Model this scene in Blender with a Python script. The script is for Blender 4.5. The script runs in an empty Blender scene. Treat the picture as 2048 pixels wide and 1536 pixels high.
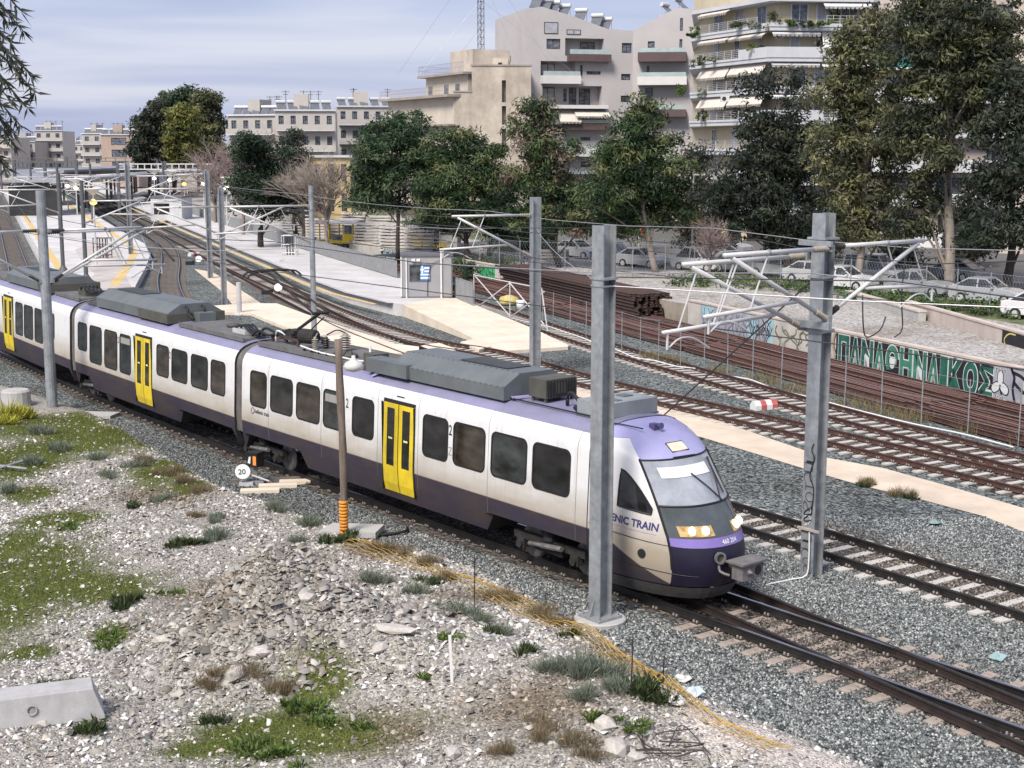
import bpy, math, random
import numpy as np
from mathutils import Vector, Matrix, noise
R = math.radians
random.seed(7); RNG = np.random.default_rng(11)
scene = bpy.context.scene
COL = scene.collection

# ------------------------------------------------------------------ camera
FPX, HY, CH = 2780.0, 300.0, 9.67         # focal length (px of a 2048 wide frame), horizon row, eye height
PITCH = math.atan((768 - HY) / FPX)
cam_d = bpy.data.cameras.new('camera'); cam = bpy.data.objects.new('camera', cam_d); COL.objects.link(cam)
cam_d.sensor_width = 36; cam_d.lens = 36 * FPX / 2048
cam_d.clip_start = 0.3; cam_d.clip_end = 4000
cam.location = (0, 0, CH); cam.rotation_euler = (math.pi / 2 - PITCH, 0, 0)
scene.camera = cam

# ------------------------------------------------------------------ sky, sun, exposure
SUN_EL, SUN_AZ = R(48), R(-150)            # soft high sun behind the viewer's left shoulder
world = bpy.data.worlds.new('World'); scene.world = world; world.use_nodes = True
wn, wl = world.node_tree.nodes, world.node_tree.links; wn.clear()
w_out = wn.new('ShaderNodeOutputWorld')
sky = wn.new('ShaderNodeTexSky'); sky.sky_type = 'NISHITA'; sky.sun_disc = False
sky.sun_elevation = SUN_EL; sky.sun_rotation = SUN_AZ; sky.air_density = 1.2; sky.dust_density = 2.0
bg_sky = wn.new('ShaderNodeBackground'); bg_sky.inputs[1].default_value = 0.08
wl.new(sky.outputs[0], bg_sky.inputs[0])
tc = wn.new('ShaderNodeTexCoord')
mp = wn.new('ShaderNodeMapping'); mp.inputs['Scale'].default_value = (1.3, 1.3, 14.0)
wl.new(tc.outputs['Generated'], mp.inputs[0])
nz = wn.new('ShaderNodeTexNoise'); nz.inputs['Scale'].default_value = 1.6; nz.inputs['Detail'].default_value = 5; nz.inputs['Roughness'].default_value = .5
nz.inputs['Distortion'].default_value = .5
wl.new(mp.outputs[0], nz.inputs[0])
cr = wn.new('ShaderNodeValToRGB')
cr.color_ramp.elements[0].position = .34; cr.color_ramp.elements[0].color = (.42, .48, .72, 1)
cr.color_ramp.elements[1].position = .66; cr.color_ramp.elements[1].color = (.72, .75, .90, 1)
e = cr.color_ramp.elements.new(.5); e.color = (.53, .585, .82, 1)
wl.new(nz.outputs[0], cr.inputs[0])
bg_cl = wn.new('ShaderNodeBackground'); bg_cl.inputs[1].default_value = .59
wl.new(cr.outputs[0], bg_cl.inputs[0])
w_mix = wn.new('ShaderNodeMixShader'); w_mix.inputs[0].default_value = .82
wl.new(bg_sky.outputs[0], w_mix.inputs[1]); wl.new(bg_cl.outputs[0], w_mix.inputs[2])
wl.new(w_mix.outputs[0], w_out.inputs[0])
sun_d = bpy.data.lights.new('sun', 'SUN'); sun_d.energy = 2.6; sun_d.angle = R(20); sun_d.color = (1, .94, .86)
sun = bpy.data.objects.new('sun', sun_d); COL.objects.link(sun)
_sd = Vector((math.sin(SUN_AZ) * math.cos(SUN_EL), math.cos(SUN_AZ) * math.cos(SUN_EL), math.sin(SUN_EL)))
sun.rotation_euler = _sd.to_track_quat('Z', 'Y').to_euler()
scene.view_settings.view_transform = 'Standard'; scene.view_settings.look = 'None'
scene.view_settings.exposure = 0.82; scene.view_settings.gamma = 1.0
scene.render.engine = 'CYCLES'
scene.cycles.max_bounces = 6; scene.cycles.diffuse_bounces = 1; scene.cycles.glossy_bounces = 3
scene.cycles.transmission_bounces = 4; scene.cycles.transparent_max_bounces = 8
scene.cycles.use_denoising = True

# ------------------------------------------------------------------ survey helpers: where a sight line meets the ground or an upright plane
_fw = Vector((0, math.cos(PITCH), -math.sin(PITCH))); _rt = Vector((1, 0, 0)); _up = _rt.cross(_fw)
def ray(px, py): return _fw + _rt * ((px - 1024) / FPX) - _up * ((py - 768) / FPX)
def G(px, py, z=0.0):
    d = ray(px, py); k = (z - CH) / d.z
    return Vector((d.x * k, d.y * k, z))
def F(px, py, Y):
    d = ray(px, py); k = Y / d.y
    return Vector((d.x * k, Y, CH + d.z * k))
def pix(p):
    d = Vector(p) - Vector((0, 0, CH)); w = d.dot(_fw)
    return 1024 + FPX * d.dot(_rt) / w, 768 - FPX * d.dot(_up) / w

# ------------------------------------------------------------------ materials
MATS = {}
def _base(name):
    m = bpy.data.materials.new(name); m.use_nodes = True
    n, l = m.node_tree.nodes, m.node_tree.links
    return m, n, l, n['Principled BSDF']
def _coord(n, l, scale, kind='Object'):
    t = n.new('ShaderNodeTexCoord'); mpp = n.new('ShaderNodeMapping')
    mpp.inputs['Scale'].default_value = scale if hasattr(scale, '__len__') else (scale,) * 3
    l.new(t.outputs[kind], mpp.inputs[0]); return mpp.outputs[0]
def M(name, col=(.5, .5, .5), rough=.7, var=.12, scale=3.0, metal=0.0, bump=0.0, bscale=30, spec=.5, stain=None, stain_amt=.5, stain_scale=1.2, coat=0, emit=None):
    if name in MATS: return MATS[name]
    m, n, l, b = _base(name)
    b.inputs['Roughness'].default_value = rough; b.inputs['Metallic'].default_value = metal
    b.inputs['Specular IOR Level'].default_value = spec
    if coat: b.inputs['Coat Weight'].default_value = coat
    if emit:
        b.inputs['Emission Color'].default_value = (*emit[:3], 1); b.inputs['Emission Strength'].default_value = emit[3]
    co = _coord(n, l, scale)
    t = n.new('ShaderNodeTexNoise'); t.inputs['Scale'].default_value = 1.0; t.inputs['Detail'].default_value = 6; t.inputs['Roughness'].default_value = .65
    l.new(co, t.inputs[0])
    r = n.new('ShaderNodeValToRGB'); a, z = r.color_ramp.elements
    a.position, z.position = .3, .7
    a.color = (*[max(0, c * (1 - var * 1.6)) for c in col], 1); z.color = (*[min(1, c * (1 + var)) for c in col], 1)
    l.new(t.outputs[0], r.inputs[0]); out = r.outputs[0]
    if stain:
        t2 = n.new('ShaderNodeTexNoise'); t2.inputs['Scale'].default_value = stain_scale; t2.inputs['Detail'].default_value = 8; t2.inputs['Roughness'].default_value = .7
        l.new(_coord(n, l, (1, 1, .45)), t2.inputs[0])
        mr = n.new('ShaderNodeMapRange'); mr.inputs[1].default_value = .45; mr.inputs[2].default_value = .75; mr.inputs[4].default_value = stain_amt
        l.new(t2.outputs[0], mr.inputs[0])
        mx = n.new('ShaderNodeMix'); mx.data_type = 'RGBA'; mx.inputs[7].default_value = (*stain, 1)
        l.new(mr.outputs[0], mx.inputs[0]); l.new(out, mx.inputs[6]); out = mx.outputs[2]
    l.new(out, b.inputs['Base Color'])
    if bump:
        t3 = n.new('ShaderNodeTexNoise'); t3.inputs['Scale'].default_value = bscale; t3.inputs['Detail'].default_value = 4
        l.new(_coord(n, l, 1), t3.inputs[0])
        bp = n.new('ShaderNodeBump'); bp.inputs['Strength'].default_value = bump; bp.inputs['Distance'].default_value = .02
        l.new(t3.outputs[0], bp.inputs['Height']); l.new(bp.outputs[0], b.inputs['Normal'])
    MATS[name] = m; return m
def gravel(name, cols, scale=18, bump=.8, patch=None, patch_scale=.25, dist=.04):
    """stones as voronoi cells: each cell its own grey, cell edges sunk by the bump"""
    if name in MATS: return MATS[name]
    m, n, l, b = _base(name); b.inputs['Roughness'].default_value = .9; b.inputs['Specular IOR Level'].default_value = .25
    co = _coord(n, l, 1)
    v = n.new('ShaderNodeTexVoronoi'); v.inputs['Scale'].default_value = scale; v.inputs['Randomness'].default_value = 1
    l.new(co, v.inputs['Vector'])
    sx = n.new('ShaderNodeSeparateColor'); l.new(v.outputs['Color'], sx.inputs[0])
    r = n.new('ShaderNodeValToRGB'); r.color_ramp.interpolation = 'LINEAR'
    el = r.color_ramp.elements
    while len(el) < len(cols): el.new(.5)
    for i, c in enumerate(cols): el[i].position = i / (len(cols) - 1); el[i].color = (*c, 1)
    l.new(sx.outputs[0], r.inputs[0]); out = r.outputs[0]
    if patch:
        t = n.new('ShaderNodeTexNoise'); t.inputs['Scale'].default_value = patch_scale; t.inputs['Detail'].default_value = 7
        l.new(co, t.inputs[0])
        mr = n.new('ShaderNodeMapRange'); mr.inputs[1].default_value = .46; mr.inputs[2].default_value = .64; mr.inputs[4].default_value = .65
        l.new(t.outputs[0], mr.inputs[0])
        mx = n.new('ShaderNodeMix'); mx.data_type = 'RGBA'; mx.blend_type = 'MULTIPLY'; mx.inputs[7].default_value = (*patch, 1)
        l.new(mr.outputs[0], mx.inputs[0]); l.new(out, mx.inputs[6]); out = mx.outputs[2]
    l.new(out, b.inputs['Base Color'])
    bp = n.new('ShaderNodeBump'); bp.inputs['Strength'].default_value = bump; bp.inputs['Distance'].default_value = dist; bp.invert = True
    l.new(v.outputs['Distance'], bp.inputs['Height']); l.new(bp.outputs[0], b.inputs['Normal'])
    MATS[name] = m; return m
def vcol(name, rough=.8, spec=.3, transl=0.0, attr='tint', bump=0):
    """colour from a per-piece tint stored on the mesh (leaf, stone or blade colour)"""
    if name in MATS: return MATS[name]
    m, n, l, b = _base(name); b.inputs['Roughness'].default_value = rough; b.inputs['Specular IOR Level'].default_value = spec
    a = n.new('ShaderNodeAttribute'); a.attribute_name = attr
    l.new(a.outputs['Color'], b.inputs['Base Color'])
    if transl:
        tr = n.new('ShaderNodeBsdfTranslucent'); l.new(a.outputs['Color'], tr.inputs[0])
        mx = n.new('ShaderNodeMixShader'); mx.inputs[0].default_value = transl
        l.new(b.outputs[0], mx.inputs[1]); l.new(tr.outputs[0], mx.inputs[2])
        l.new(mx.outputs[0], n['Material Output'].inputs[0])
    MATS[name] = m; return m
def glass_dark(name, col=(.02, .022, .025), rough=.06, streak=.0):
    if name in MATS: return MATS[name]
    m, n, l, b = _base(name); b.inputs['Base Color'].default_value = (*col, 1); b.inputs['Roughness'].default_value = rough
    b.inputs['Specular IOR Level'].default_value = .5
    t = n.new('ShaderNodeTexNoise'); t.inputs['Scale'].default_value = 1.3; t.inputs['Detail'].default_value = 5
    l.new(_coord(n, l, (1.2, 1.2, 2.5)), t.inputs[0])
    r = n.new('ShaderNodeValToRGB'); r.color_ramp.elements[0].position = .35; r.color_ramp.elements[1].position = .75
    r.color_ramp.elements[0].color = (*[c * .5 for c in col], 1); r.color_ramp.elements[1].color = (*[min(1, c * 2.6) for c in col], 1)
    l.new(t.outputs[0], r.inputs[0]); l.new(r.outputs[0], b.inputs['Base Color'])
    MATS[name] = m; return m

# ------------------------------------------------------------------ mesh helpers
class MB:
    def __init__(s): s.v = []; s.f = []; s.m = []; s.mi = 0
    def mat(s, i): s.mi = i; return s
    def add(s, vs, fs):
        o = len(s.v); s.v += [tuple(p) for p in vs]
        s.f += [tuple(i + o for i in f) for f in fs]; s.m += [s.mi] * len(fs); return s
    def box(s, c, d, rz=0.0, ry=0.0):
        x, y, z = d[0] / 2, d[1] / 2, d[2] / 2
        vs = [Vector(q) for q in ((-x, -y, -z), (x, -y, -z), (x, y, -z), (-x, y, -z), (-x, -y, z), (x, -y, z), (x, y, z), (-x, y, z))]
        if rz or ry:
            mt = Matrix.Rotation(rz, 3, 'Z') @ Matrix.Rotation(ry, 3, 'Y'); vs = [mt @ q for q in vs]
        c = Vector(c)
        return s.add([q + c for q in vs], [(0, 3, 2, 1), (4, 5, 6, 7), (0, 1, 5, 4), (1, 2, 6, 5), (2, 3, 7, 6), (3, 0, 4, 7)])
    def span(s, a, b): return s.box([(a[i] + b[i]) / 2 for i in range(3)], [abs(b[i] - a[i]) for i in range(3)])
    def beam(s, p, q, w, h=None, up=(0, 0, 1)):
        h = h or w; p, q = Vector(p), Vector(q); d = (q - p).normalized(); u = Vector(up)
        if abs(d.dot(u)) > .98: u = Vector((0, 1, 0))
        a = d.cross(u).normalized() * (w / 2); b = a.cross(d).normalized() * (h / 2)
        vs = [p - a - b, p + a - b, p + a + b, p - a + b, q - a - b, q + a - b, q + a + b, q - a + b]
        return s.add(vs, [(0, 3, 2, 1), (4, 5, 6, 7), (0, 1, 5, 4), (1, 2, 6, 5), (2, 3, 7, 6), (3, 0, 4, 7)])
    def tube(s, pts, r, n=8, cap=True):
        pts = [Vector(p) for p in pts]; k = len(pts); rs = r if hasattr(r, '__len__') else [r] * k
        vs = []; ref = Vector((0, 0, 1))
        for i, p in enumerate(pts):
            d = (pts[min(i + 1, k - 1)] - pts[max(i - 1, 0)]).normalized()
            u = ref if abs(d.dot(ref)) < .95 else Vector((1, 0, 0))
            a = d.cross(u).normalized(); b = d.cross(a).normalized()
            for j in range(n):
                t = 2 * math.pi * j / n; vs.append(p + (a * math.cos(t) + b * math.sin(t)) * rs[i])
        fs = [(i * n + j, i * n + (j + 1) % n, (i + 1) * n + (j + 1) % n, (i + 1) * n + j) for i in range(k - 1) for j in range(n)]
        if cap: fs += [tuple(range(n - 1, -1, -1)), tuple((k - 1) * n + j for j in range(n))]
        return s.add(vs, fs)
    def lathe(s, prof, c=(0, 0, 0), n=16, axis=None):
        c = Vector(c); vs = []
        q = Vector((0, 0, 1)).rotation_difference(Vector(axis).normalized()) if axis is not None else None
        for r, z in prof:
            for j in range(n):
                t = 2 * math.pi * j / n; p = Vector((r * math.cos(t), r * math.sin(t), z))
                vs.append((q @ p if q else p) + c)
        k = len(prof)
        fs = [(i * n + j, i * n + (j + 1) % n, (i + 1) * n + (j + 1) % n, (i + 1) * n + j) for i in range(k - 1) for j in range(n)]
        fs += [tuple(range(n - 1, -1, -1)), tuple((k - 1) * n + j for j in range(n))]
        return s.add(vs, fs)
    def prism(s, poly, z0, z1):
        """poly: list of (x, y[, z offset]); upright prism"""
        k = len(poly)
        vs = [(p[0], p[1], z0) for p in poly] + [(p[0], p[1], z1) for p in poly]
        a = sum(poly[i][0] * poly[(i + 1) % k][1] - poly[(i + 1) % k][0] * poly[i][1] for i in range(k))
        fs = [tuple(range(k - 1, -1, -1)), tuple(range(k, 2 * k))] + [(i, (i + 1) % k, (i + 1) % k + k, i + k) for i in range(k)]
        if a < 0: fs = [tuple(reversed(f)) for f in fs]
        return s.add(vs, fs)
    def extrude(s, poly, origin, ax, ay, an, d):
        """poly in plane (ax, ay) from origin, pushed d along an"""
        o, ax, ay, an = Vector(origin), Vector(ax), Vector(ay), Vector(an); k = len(poly)
        b = [o + ax * p[0] + ay * p[1] for p in poly]
        vs = b + [q + an * d for q in b]
        fs = [tuple(range(k - 1, -1, -1)), tuple(range(k, 2 * k))] + [(i, (i + 1) % k, (i + 1) % k + k, i + k) for i in range(k)]
        return s.add(vs, fs)
    def mesh(s, name='mesh', mats=(), smooth=False):
        me = bpy.data.meshes.new(name); me.from_pydata(s.v, [], s.f)
        for mt in mats: me.materials.append(mt)
        if any(s.m): me.polygons.foreach_set('material_index', s.m)
        if smooth:
            me.polygons.foreach_set('use_smooth', [True] * len(s.f))
        me.update(); return me
def tag(o, label=None, cat=None, group=None, kind=None):
    if label: o['label'] = label
    if cat: o['category'] = cat
    if group: o['group'] = group
    if kind: o['kind'] = kind
    return o
def put(name, me, parent=None, loc=(0, 0, 0), rz=0.0, rot=None, **k):
    o = bpy.data.objects.new(name, me); COL.objects.link(o)
    o.location = loc; o.rotation_euler = rot or (0, 0, rz)
    if parent: o.parent = parent
    return tag(o, **k)
def obj(name, mb, mats, parent=None, loc=(0, 0, 0), rz=0.0, smooth=False, rot=None, **k):
    mats = mats if isinstance(mats, (list, tuple)) else [mats]
    return put(name, mb.mesh(name, mats, smooth), parent, loc, rz, rot, **k)
def empty(name, loc=(0, 0, 0), rz=0.0, **k):
    o = bpy.data.objects.new(name, None); COL.objects.link(o); o.location = loc; o.rotation_euler = (0, 0, rz)
    o.empty_display_size = .3
    return tag(o, **k)
def smooth_by_angle(o, deg=40):
    me = o.data; me.polygons.foreach_set('use_smooth', [True] * len(me.polygons))
    try: me.set_sharp_from_angle(angle=R(deg))
    except Exception: pass
    return o
_TXT = {}
def text_polys(txt, size=1.0, offset=0.0, squash=1.0, res=3):
    key = (txt, size, offset, squash, res)
    if key in _TXT: return _TXT[key]
    cu = bpy.data.curves.new('lettering', 'FONT'); cu.body = txt; cu.size = size; cu.offset = offset; cu.resolution_u = res
    cu.align_x = 'LEFT'
    o = bpy.data.objects.new('lettering', cu); COL.objects.link(o)
    bpy.context.view_layer.update()
    me = bpy.data.meshes.new_from_object(o.evaluated_get(bpy.context.evaluated_depsgraph_get()))
    vs = [(v.co.x * squash, v.co.y) for v in me.vertices]; fs = [tuple(p.vertices) for p in me.polygons]
    bpy.data.objects.remove(o); bpy.data.curves.remove(cu); bpy.data.meshes.remove(me)
    _TXT[key] = (vs, fs); return vs, fs
for _c in sorted(set('ΠΑΝΑΘΗΝΑΙΚΟΣ')):                       # shape the lettering once, while the scene is still small
    for _o in (.075, .045): text_polys(_c, 1.0, _o, 1, 4)
for _c in sorted(set('JUCTOS')): text_polys(_c, 1.0, -.03, 1, 4)
for _c in ('ΠΑΟ', '1908'):
    for _o in (.05, .0): text_polys(_c, 1.0, _o, 1, 4)
text_polys('20', .22, .004); text_polys('RCODE', .9, .01, 1.2); text_polys('X I', .85, .01, 1.2)
def raw_mesh(name, verts, faces, mats, tint=None, smooth=False):
    """numpy fast path: verts (n,3), faces (m,k) all with k corners, tint (n,3) per vertex"""
    me = bpy.data.meshes.new(name); nv, nf, k = len(verts), len(faces), faces.shape[1]
    me.vertices.add(nv); me.vertices.foreach_set('co', np.ascontiguousarray(verts, dtype=np.float32).ravel())
    me.loops.add(nf * k); me.loops.foreach_set('vertex_index', np.ascontiguousarray(faces, dtype=np.int32).ravel())
    me.polygons.add(nf); me.polygons.foreach_set('loop_start', np.arange(0, nf * k, k, dtype=np.int32))
    if smooth: me.polygons.foreach_set('use_smooth', np.ones(nf, dtype=bool))
    for mt in mats: me.materials.append(mt)
    if tint is not None:
        at = me.color_attributes.new('tint', 'FLOAT_COLOR', 'POINT')
        c = np.ones((nv, 4), dtype=np.float32); c[:, :3] = tint; at.data.foreach_set('color', c.ravel())
    me.update(calc_edges=True); me.validate(); return me
def catmull(pts, step=.6):
    P = [Vector(p) for p in pts]; P = [P[0] * 2 - P[1]] + P + [P[-1] * 2 - P[-2]]; out = []
    for i in range(1, len(P) - 2):
        a, b, c, d = P[i - 1:i + 3]; n = max(2, int((c - b).length / step))
        for j in range(n):
            t = j / n
            out.append(.5 * ((2 * b) + (c - a) * t + (2 * a - 5 * b + 4 * c - d) * t * t + (3 * b - a - 3 * c + d) * t ** 3))
    out.append(P[-2]); return out
def inpoly(x, y, poly):
    c = np.zeros(np.shape(x), dtype=bool); k = len(poly)
    for i in range(k):
        x0, y0 = poly[i][:2]; x1, y1 = poly[i - 1][:2]
        c ^= ((y0 > y) != (y1 > y)) & (x < (x1 - x0) * (y - y0) / ((y1 - y0) + 1e-12) + x0)
    return c

# the train's track: measured from its two rails
RT = .17
MO = Vector((3.9307, 28.7397, 0)); MD = Vector((.62532, -.78036, 0)); MN = Vector((.78036, .62532, 0))
MRZ = math.atan2(MD.y, MD.x)
def trk(s, t=0.0, z=0.0): return MO + MD * s + MN * t + Vector((0, 0, z))
# ================================================================== THE SETTING
C_BAL = [(.014, .018, .018), (.05, .060, .058), (.115, .131, .126), (.205, .222, .214), (.38, .39, .37)]
m_ballast = gravel('ballast_stone', C_BAL, 15, .9, (.52, .48, .44), .22, .05)
m_dirt = M('dry_dirt', (.36, .31, .25), .95, .25, .6, bump=.5, bscale=9)
m_sand = M('sandy_concrete', (.68, .56, .43), .9, .12, .7, bump=.25, bscale=25, stain=(.42, .34, .26), stain_amt=.45, stain_scale=.5)
m_conc = M('pale_concrete', (.47, .46, .44), .88, .14, 1.2, bump=.3, bscale=30, stain=(.25, .23, .20), stain_amt=.55)
m_plat = M('platform_paving', (.60, .575, .555), .85, .12, .35, stain=(.40, .375, .35), stain_amt=.6, stain_scale=.5)
m_cream = M('cream_concrete', (.76, .66, .52), .85, .10, .6, bump=.15, bscale=25, stain=(.47, .38, .29), stain_amt=.5, stain_scale=.5)
m_asph = M('asphalt', (.055, .055, .058), .9, .2, .8, bump=.3, bscale=60)
m_yel = M('yellow_line_paint', (.66, .47, .18), .7, .12, 3)
m_rust = M('rusty_steel', (.085, .042, .033), .85, .35, 6, bump=.4, bscale=60)
m_rail_side = M('rail_side_rust', (.028, .018, .015), .75, .3, 4)
m_shine = M('polished_rail_head', (.42, .42, .44), .28, .1, 2, metal=1)
m_darkrail = M('oily_rail', (.022, .019, .018), .5, .3, 4)
m_slp = M('concrete_sleeper', (.56, .52, .47), .9, .15, 2.5, bump=.3, bscale=40, stain=(.28, .22, .17), stain_amt=.6)
m_slp_old = M('wooden_sleeper', (.17, .145, .125), .95, .25, 3, bump=.4, bscale=30)
m_clip = M('rail_fastening', (.06, .04, .032), .7, .3, 9)
m_bolt = M('worn_bolt', (.5, .47, .43), .5, .1, 9, metal=.4)

def sheet(name, poly, mat, z=None, **k):
    mb = MB(); vs = [(p[0], p[1], z if z is not None else p[2]) for p in poly]
    a = sum(vs[i][0] * vs[(i + 1) % len(vs)][1] - vs[(i + 1) % len(vs)][0] * vs[i][1] for i in range(len(vs)))
    if a < 0: vs = vs[::-1]
    mb.add(vs, [tuple(range(len(vs)))])
    return obj(name, mb, mat, kind='structure', **k)
sheet('ground', [(-1800, -60), (1800, -60), (1800, 3600), (-1800, 3600)], m_dirt, -.32)
sheet('ballast_bed', [(-70, 8), (70, 8), (70, 60), (30, 140), (-40, 330), (-120, 330)], m_ballast, 0)

# ---- frame of the yard: P runs away along the platform, Q across to the right
PP = Vector((-.358, .934, 0)); PQ = Vector((.934, .358, 0))
def yard(u, q, z=0): return PP * u + PQ * q + Vector((0, 0, z))

# ---- raised ground behind the graffiti walls, the street on it
W1A, W1B = Vector((9.6, 75.4, 0)), Vector((24.5, 36.6, 0))       # long graffiti wall
W2A, W2B = G(690, 506), G(1108, 588)                             # far white wall
STZ = .9
def strip(name, rows, mat, **k):
    mb = MB(); n = len(rows[0])
    for r in rows: mb.v += [tuple(p) for p in r]
    for i in range(len(rows) - 1):
        for j in range(n - 1): mb.add([], []); mb.f.append((i * n + j, i * n + j + 1, (i + 1) * n + j + 1, (i + 1) * n + j)); mb.m.append(0)
    return obj(name, mb, mat, kind='structure', **k)
def up(v, z): return Vector((v.x, v.y, z))
b_line = [up(W1B + PQ * .12, 1.5), up(W1A + PQ * .12, 1.35), up(W2B + PQ * .15, .92), up(W2A + PQ * .15, .85), up(G(520, 462), .8), up(G(300, 400), .8)]
m_terr = gravel('pale_gravel', [(.20, .185, .17), (.34, .32, .295), (.48, .455, .42), (.60, .565, .52)], 9, .8, (.62, .56, .5), .2, .06)
strip('gravel_terrace', [b_line, [up(p + PQ * 13, STZ + .05) for p in b_line]], m_terr)
strip('terrace_edge', [[up(p, -.3) for p in b_line], b_line], m_dirt)
m_verge = M('grassy_verge', (.10, .125, .045), .95, .5, .7, bump=.5, bscale=6, stain=(.30, .25, .15), stain_amt=.8, stain_scale=.35)
strip('verge', [[up(p + PQ * 12.9, STZ + .045) for p in b_line], [up(p + PQ * 30, STZ) for p in b_line]], m_verge)
SA, SB = G(1000, 527, STZ), G(2048, 602, STZ); SDIR = (SB - SA).normalized(); SNRM = Vector((-SDIR.y, SDIR.x, 0))
strip('street', [[SA - SDIR * 14 + SNRM * d + Vector((0, 0, .02)), SB + SDIR * 40 + SNRM * d + Vector((0, 0, .02))] for d in (-1.2, 10.5)], m_asph)
strip('pavement', [[SA - SDIR * 18 + SNRM * d + Vector((0, 0, .14)), SB + SDIR * 40 + SNRM * d + Vector((0, 0, .14))] for d in (10.5, 60)], M('pavement_slabs', (.13, .125, .12), .9, .15, .5))
strip('kerb', [[SA - SDIR * 14 + SNRM * 10.5 + Vector((0, 0, z)), SB + SDIR * 40 + SNRM * 10.5 + Vector((0, 0, z))] for z in (.0, .141)], m_conc)

# ---- sandy walkways
sheet('path', [G(*p) for p in ((700, 662), (840, 693), (960, 712), (1184, 775), (1420, 836), (1648, 915), (1767, 937), (1891, 971), (2048, 1017), (2200, 1062),
      (2200, 1115), (2048, 1065), (1967, 1033), (1839, 999), (1720, 971), (1648, 950), (1420, 880), (1184, 812), (960, 745), (800, 712))], m_sand, .012)
sheet('path', [G(*p) for p in ((388, 538), (424, 544), (452, 560), (500, 592), (530, 612), (470, 616), (446, 585), (410, 556))], m_sand, .010)
mb = MB(); pl = [G(*p) for p in ((408, 618), (493, 612), (554, 612), (610, 633), (700, 664), (790, 694), (838, 700), (838, 712), (700, 718), (640, 694), (566, 658), (500, 631), (408, 629))]
mb.prism(pl, -.1, .17); obj('path', mb, m_cream, kind='structure')
mb = MB()
for poly in (((842, 698), (878, 692), (916, 706), (868, 712)), ((921, 690), (948, 684), (988, 697), (958, 706)),):
    mb.prism([G(*p) for p in poly], -.1, .165)
obj('crossing_slab', mb, m_cream, kind='structure')

# ---- foreground bank: a height field that dips under the ballast along its edge
edge = [G(*p) for p in ((-500, 640), (-100, 742), (180, 832), (300, 905), (420, 978), (560, 1022), (700, 1082), (860, 1118), (950, 1150), (1060, 1212), (1200, 1285), (1330, 1372), (1450, 1428), (1590, 1490), (1720, 1545), (1900, 1625), (2150, 1745))]
BMP = [(-4.6, 25.4, 1.6, 1.4, 1.75), (-3.0, 24.6, 2.0, 1.3, .75), (-.6, 23.6, 2.2, 1.5, .75), (1.6, 22.2, 1.9, 1.2, .65), (-2.2, 26.8, 2.2, 1.4, .45), (-9.5, 22.5, 2.4, 2.0, .35),
       (-7.5, 27.5, 2.2, 1.5, .15), (-10.5, 32.5, 3, 2.4, .25), (.5, 20.6, 2.0, .9, .30), (4.2, 20.4, 1.4, 1.2, .25)]
def edge_dist(x, y):
    """signed distance to the ballast edge, positive on the viewer's side"""
    best = np.full(x.shape, 1e9); sg = np.ones(x.shape)
    for a, b in zip(edge[:-1], edge[1:]):
        dx, dy = b.x - a.x, b.y - a.y; L = dx * dx + dy * dy
        t = np.clip(((x - a.x) * dx + (y - a.y) * dy) / L, 0, 1)
        ex, ey = x - a.x - t * dx, y - a.y - t * dy; d = np.hypot(ex, ey)
        cr_ = dx * (y - a.y) - dy * (x - a.x)
        m_ = d < best; best = np.where(m_, d, best); sg = np.where(m_, np.where(cr_ < 0, 1, -1), sg)
    return best * sg
def fbm(x, y, f, seed=0.0, octv=4):
    out = np.zeros(x.shape); a = 1.0
    for o_ in range(octv):
        ph = seed + o_ * 7.3
        out += a * (np.sin(x * f + 1.7 * np.sin(y * f * .83 + ph) + ph) * np.cos(y * f * 1.13 + 1.3 * np.sin(x * f * .71 + ph * 1.7)))
        f *= 2.03; a *= .5
    return out * .6
def bank_h(x, y):
    d = edge_dist(x, y)
    z = np.clip((d + .25) * .35, -.5, .16) + .05 * fbm(x, y, .9, 1) + .02 * fbm(x, y, 4.1, 3)
    k = np.clip(d / 1.2, 0, 1)
    for bx, by, sx_, sy_, hh in BMP: z = z + k * hh * np.exp(-((x - bx) / sx_) ** 2 - ((y - by) / sy_) ** 2) * (1 + .12 * fbm(x, y, 2.3, bx))
    return z
xs = np.arange(-26, 12.01, .16); ys = np.arange(10, 62.01, .16)
gx, gy = np.meshgrid(xs, ys); gz = bank_h(gx, gy)
nx_, ny_ = len(xs), len(ys); idx = np.arange(nx_ * ny_).reshape(ny_, nx_)
q4 = np.stack([idx[:-1, :-1], idx[:-1, 1:], idx[1:, 1:], idx[1:, :-1]], -1).reshape(-1, 4)
keep = (gz.ravel()[q4] > -.25).any(1); q4 = q4[keep]
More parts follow.
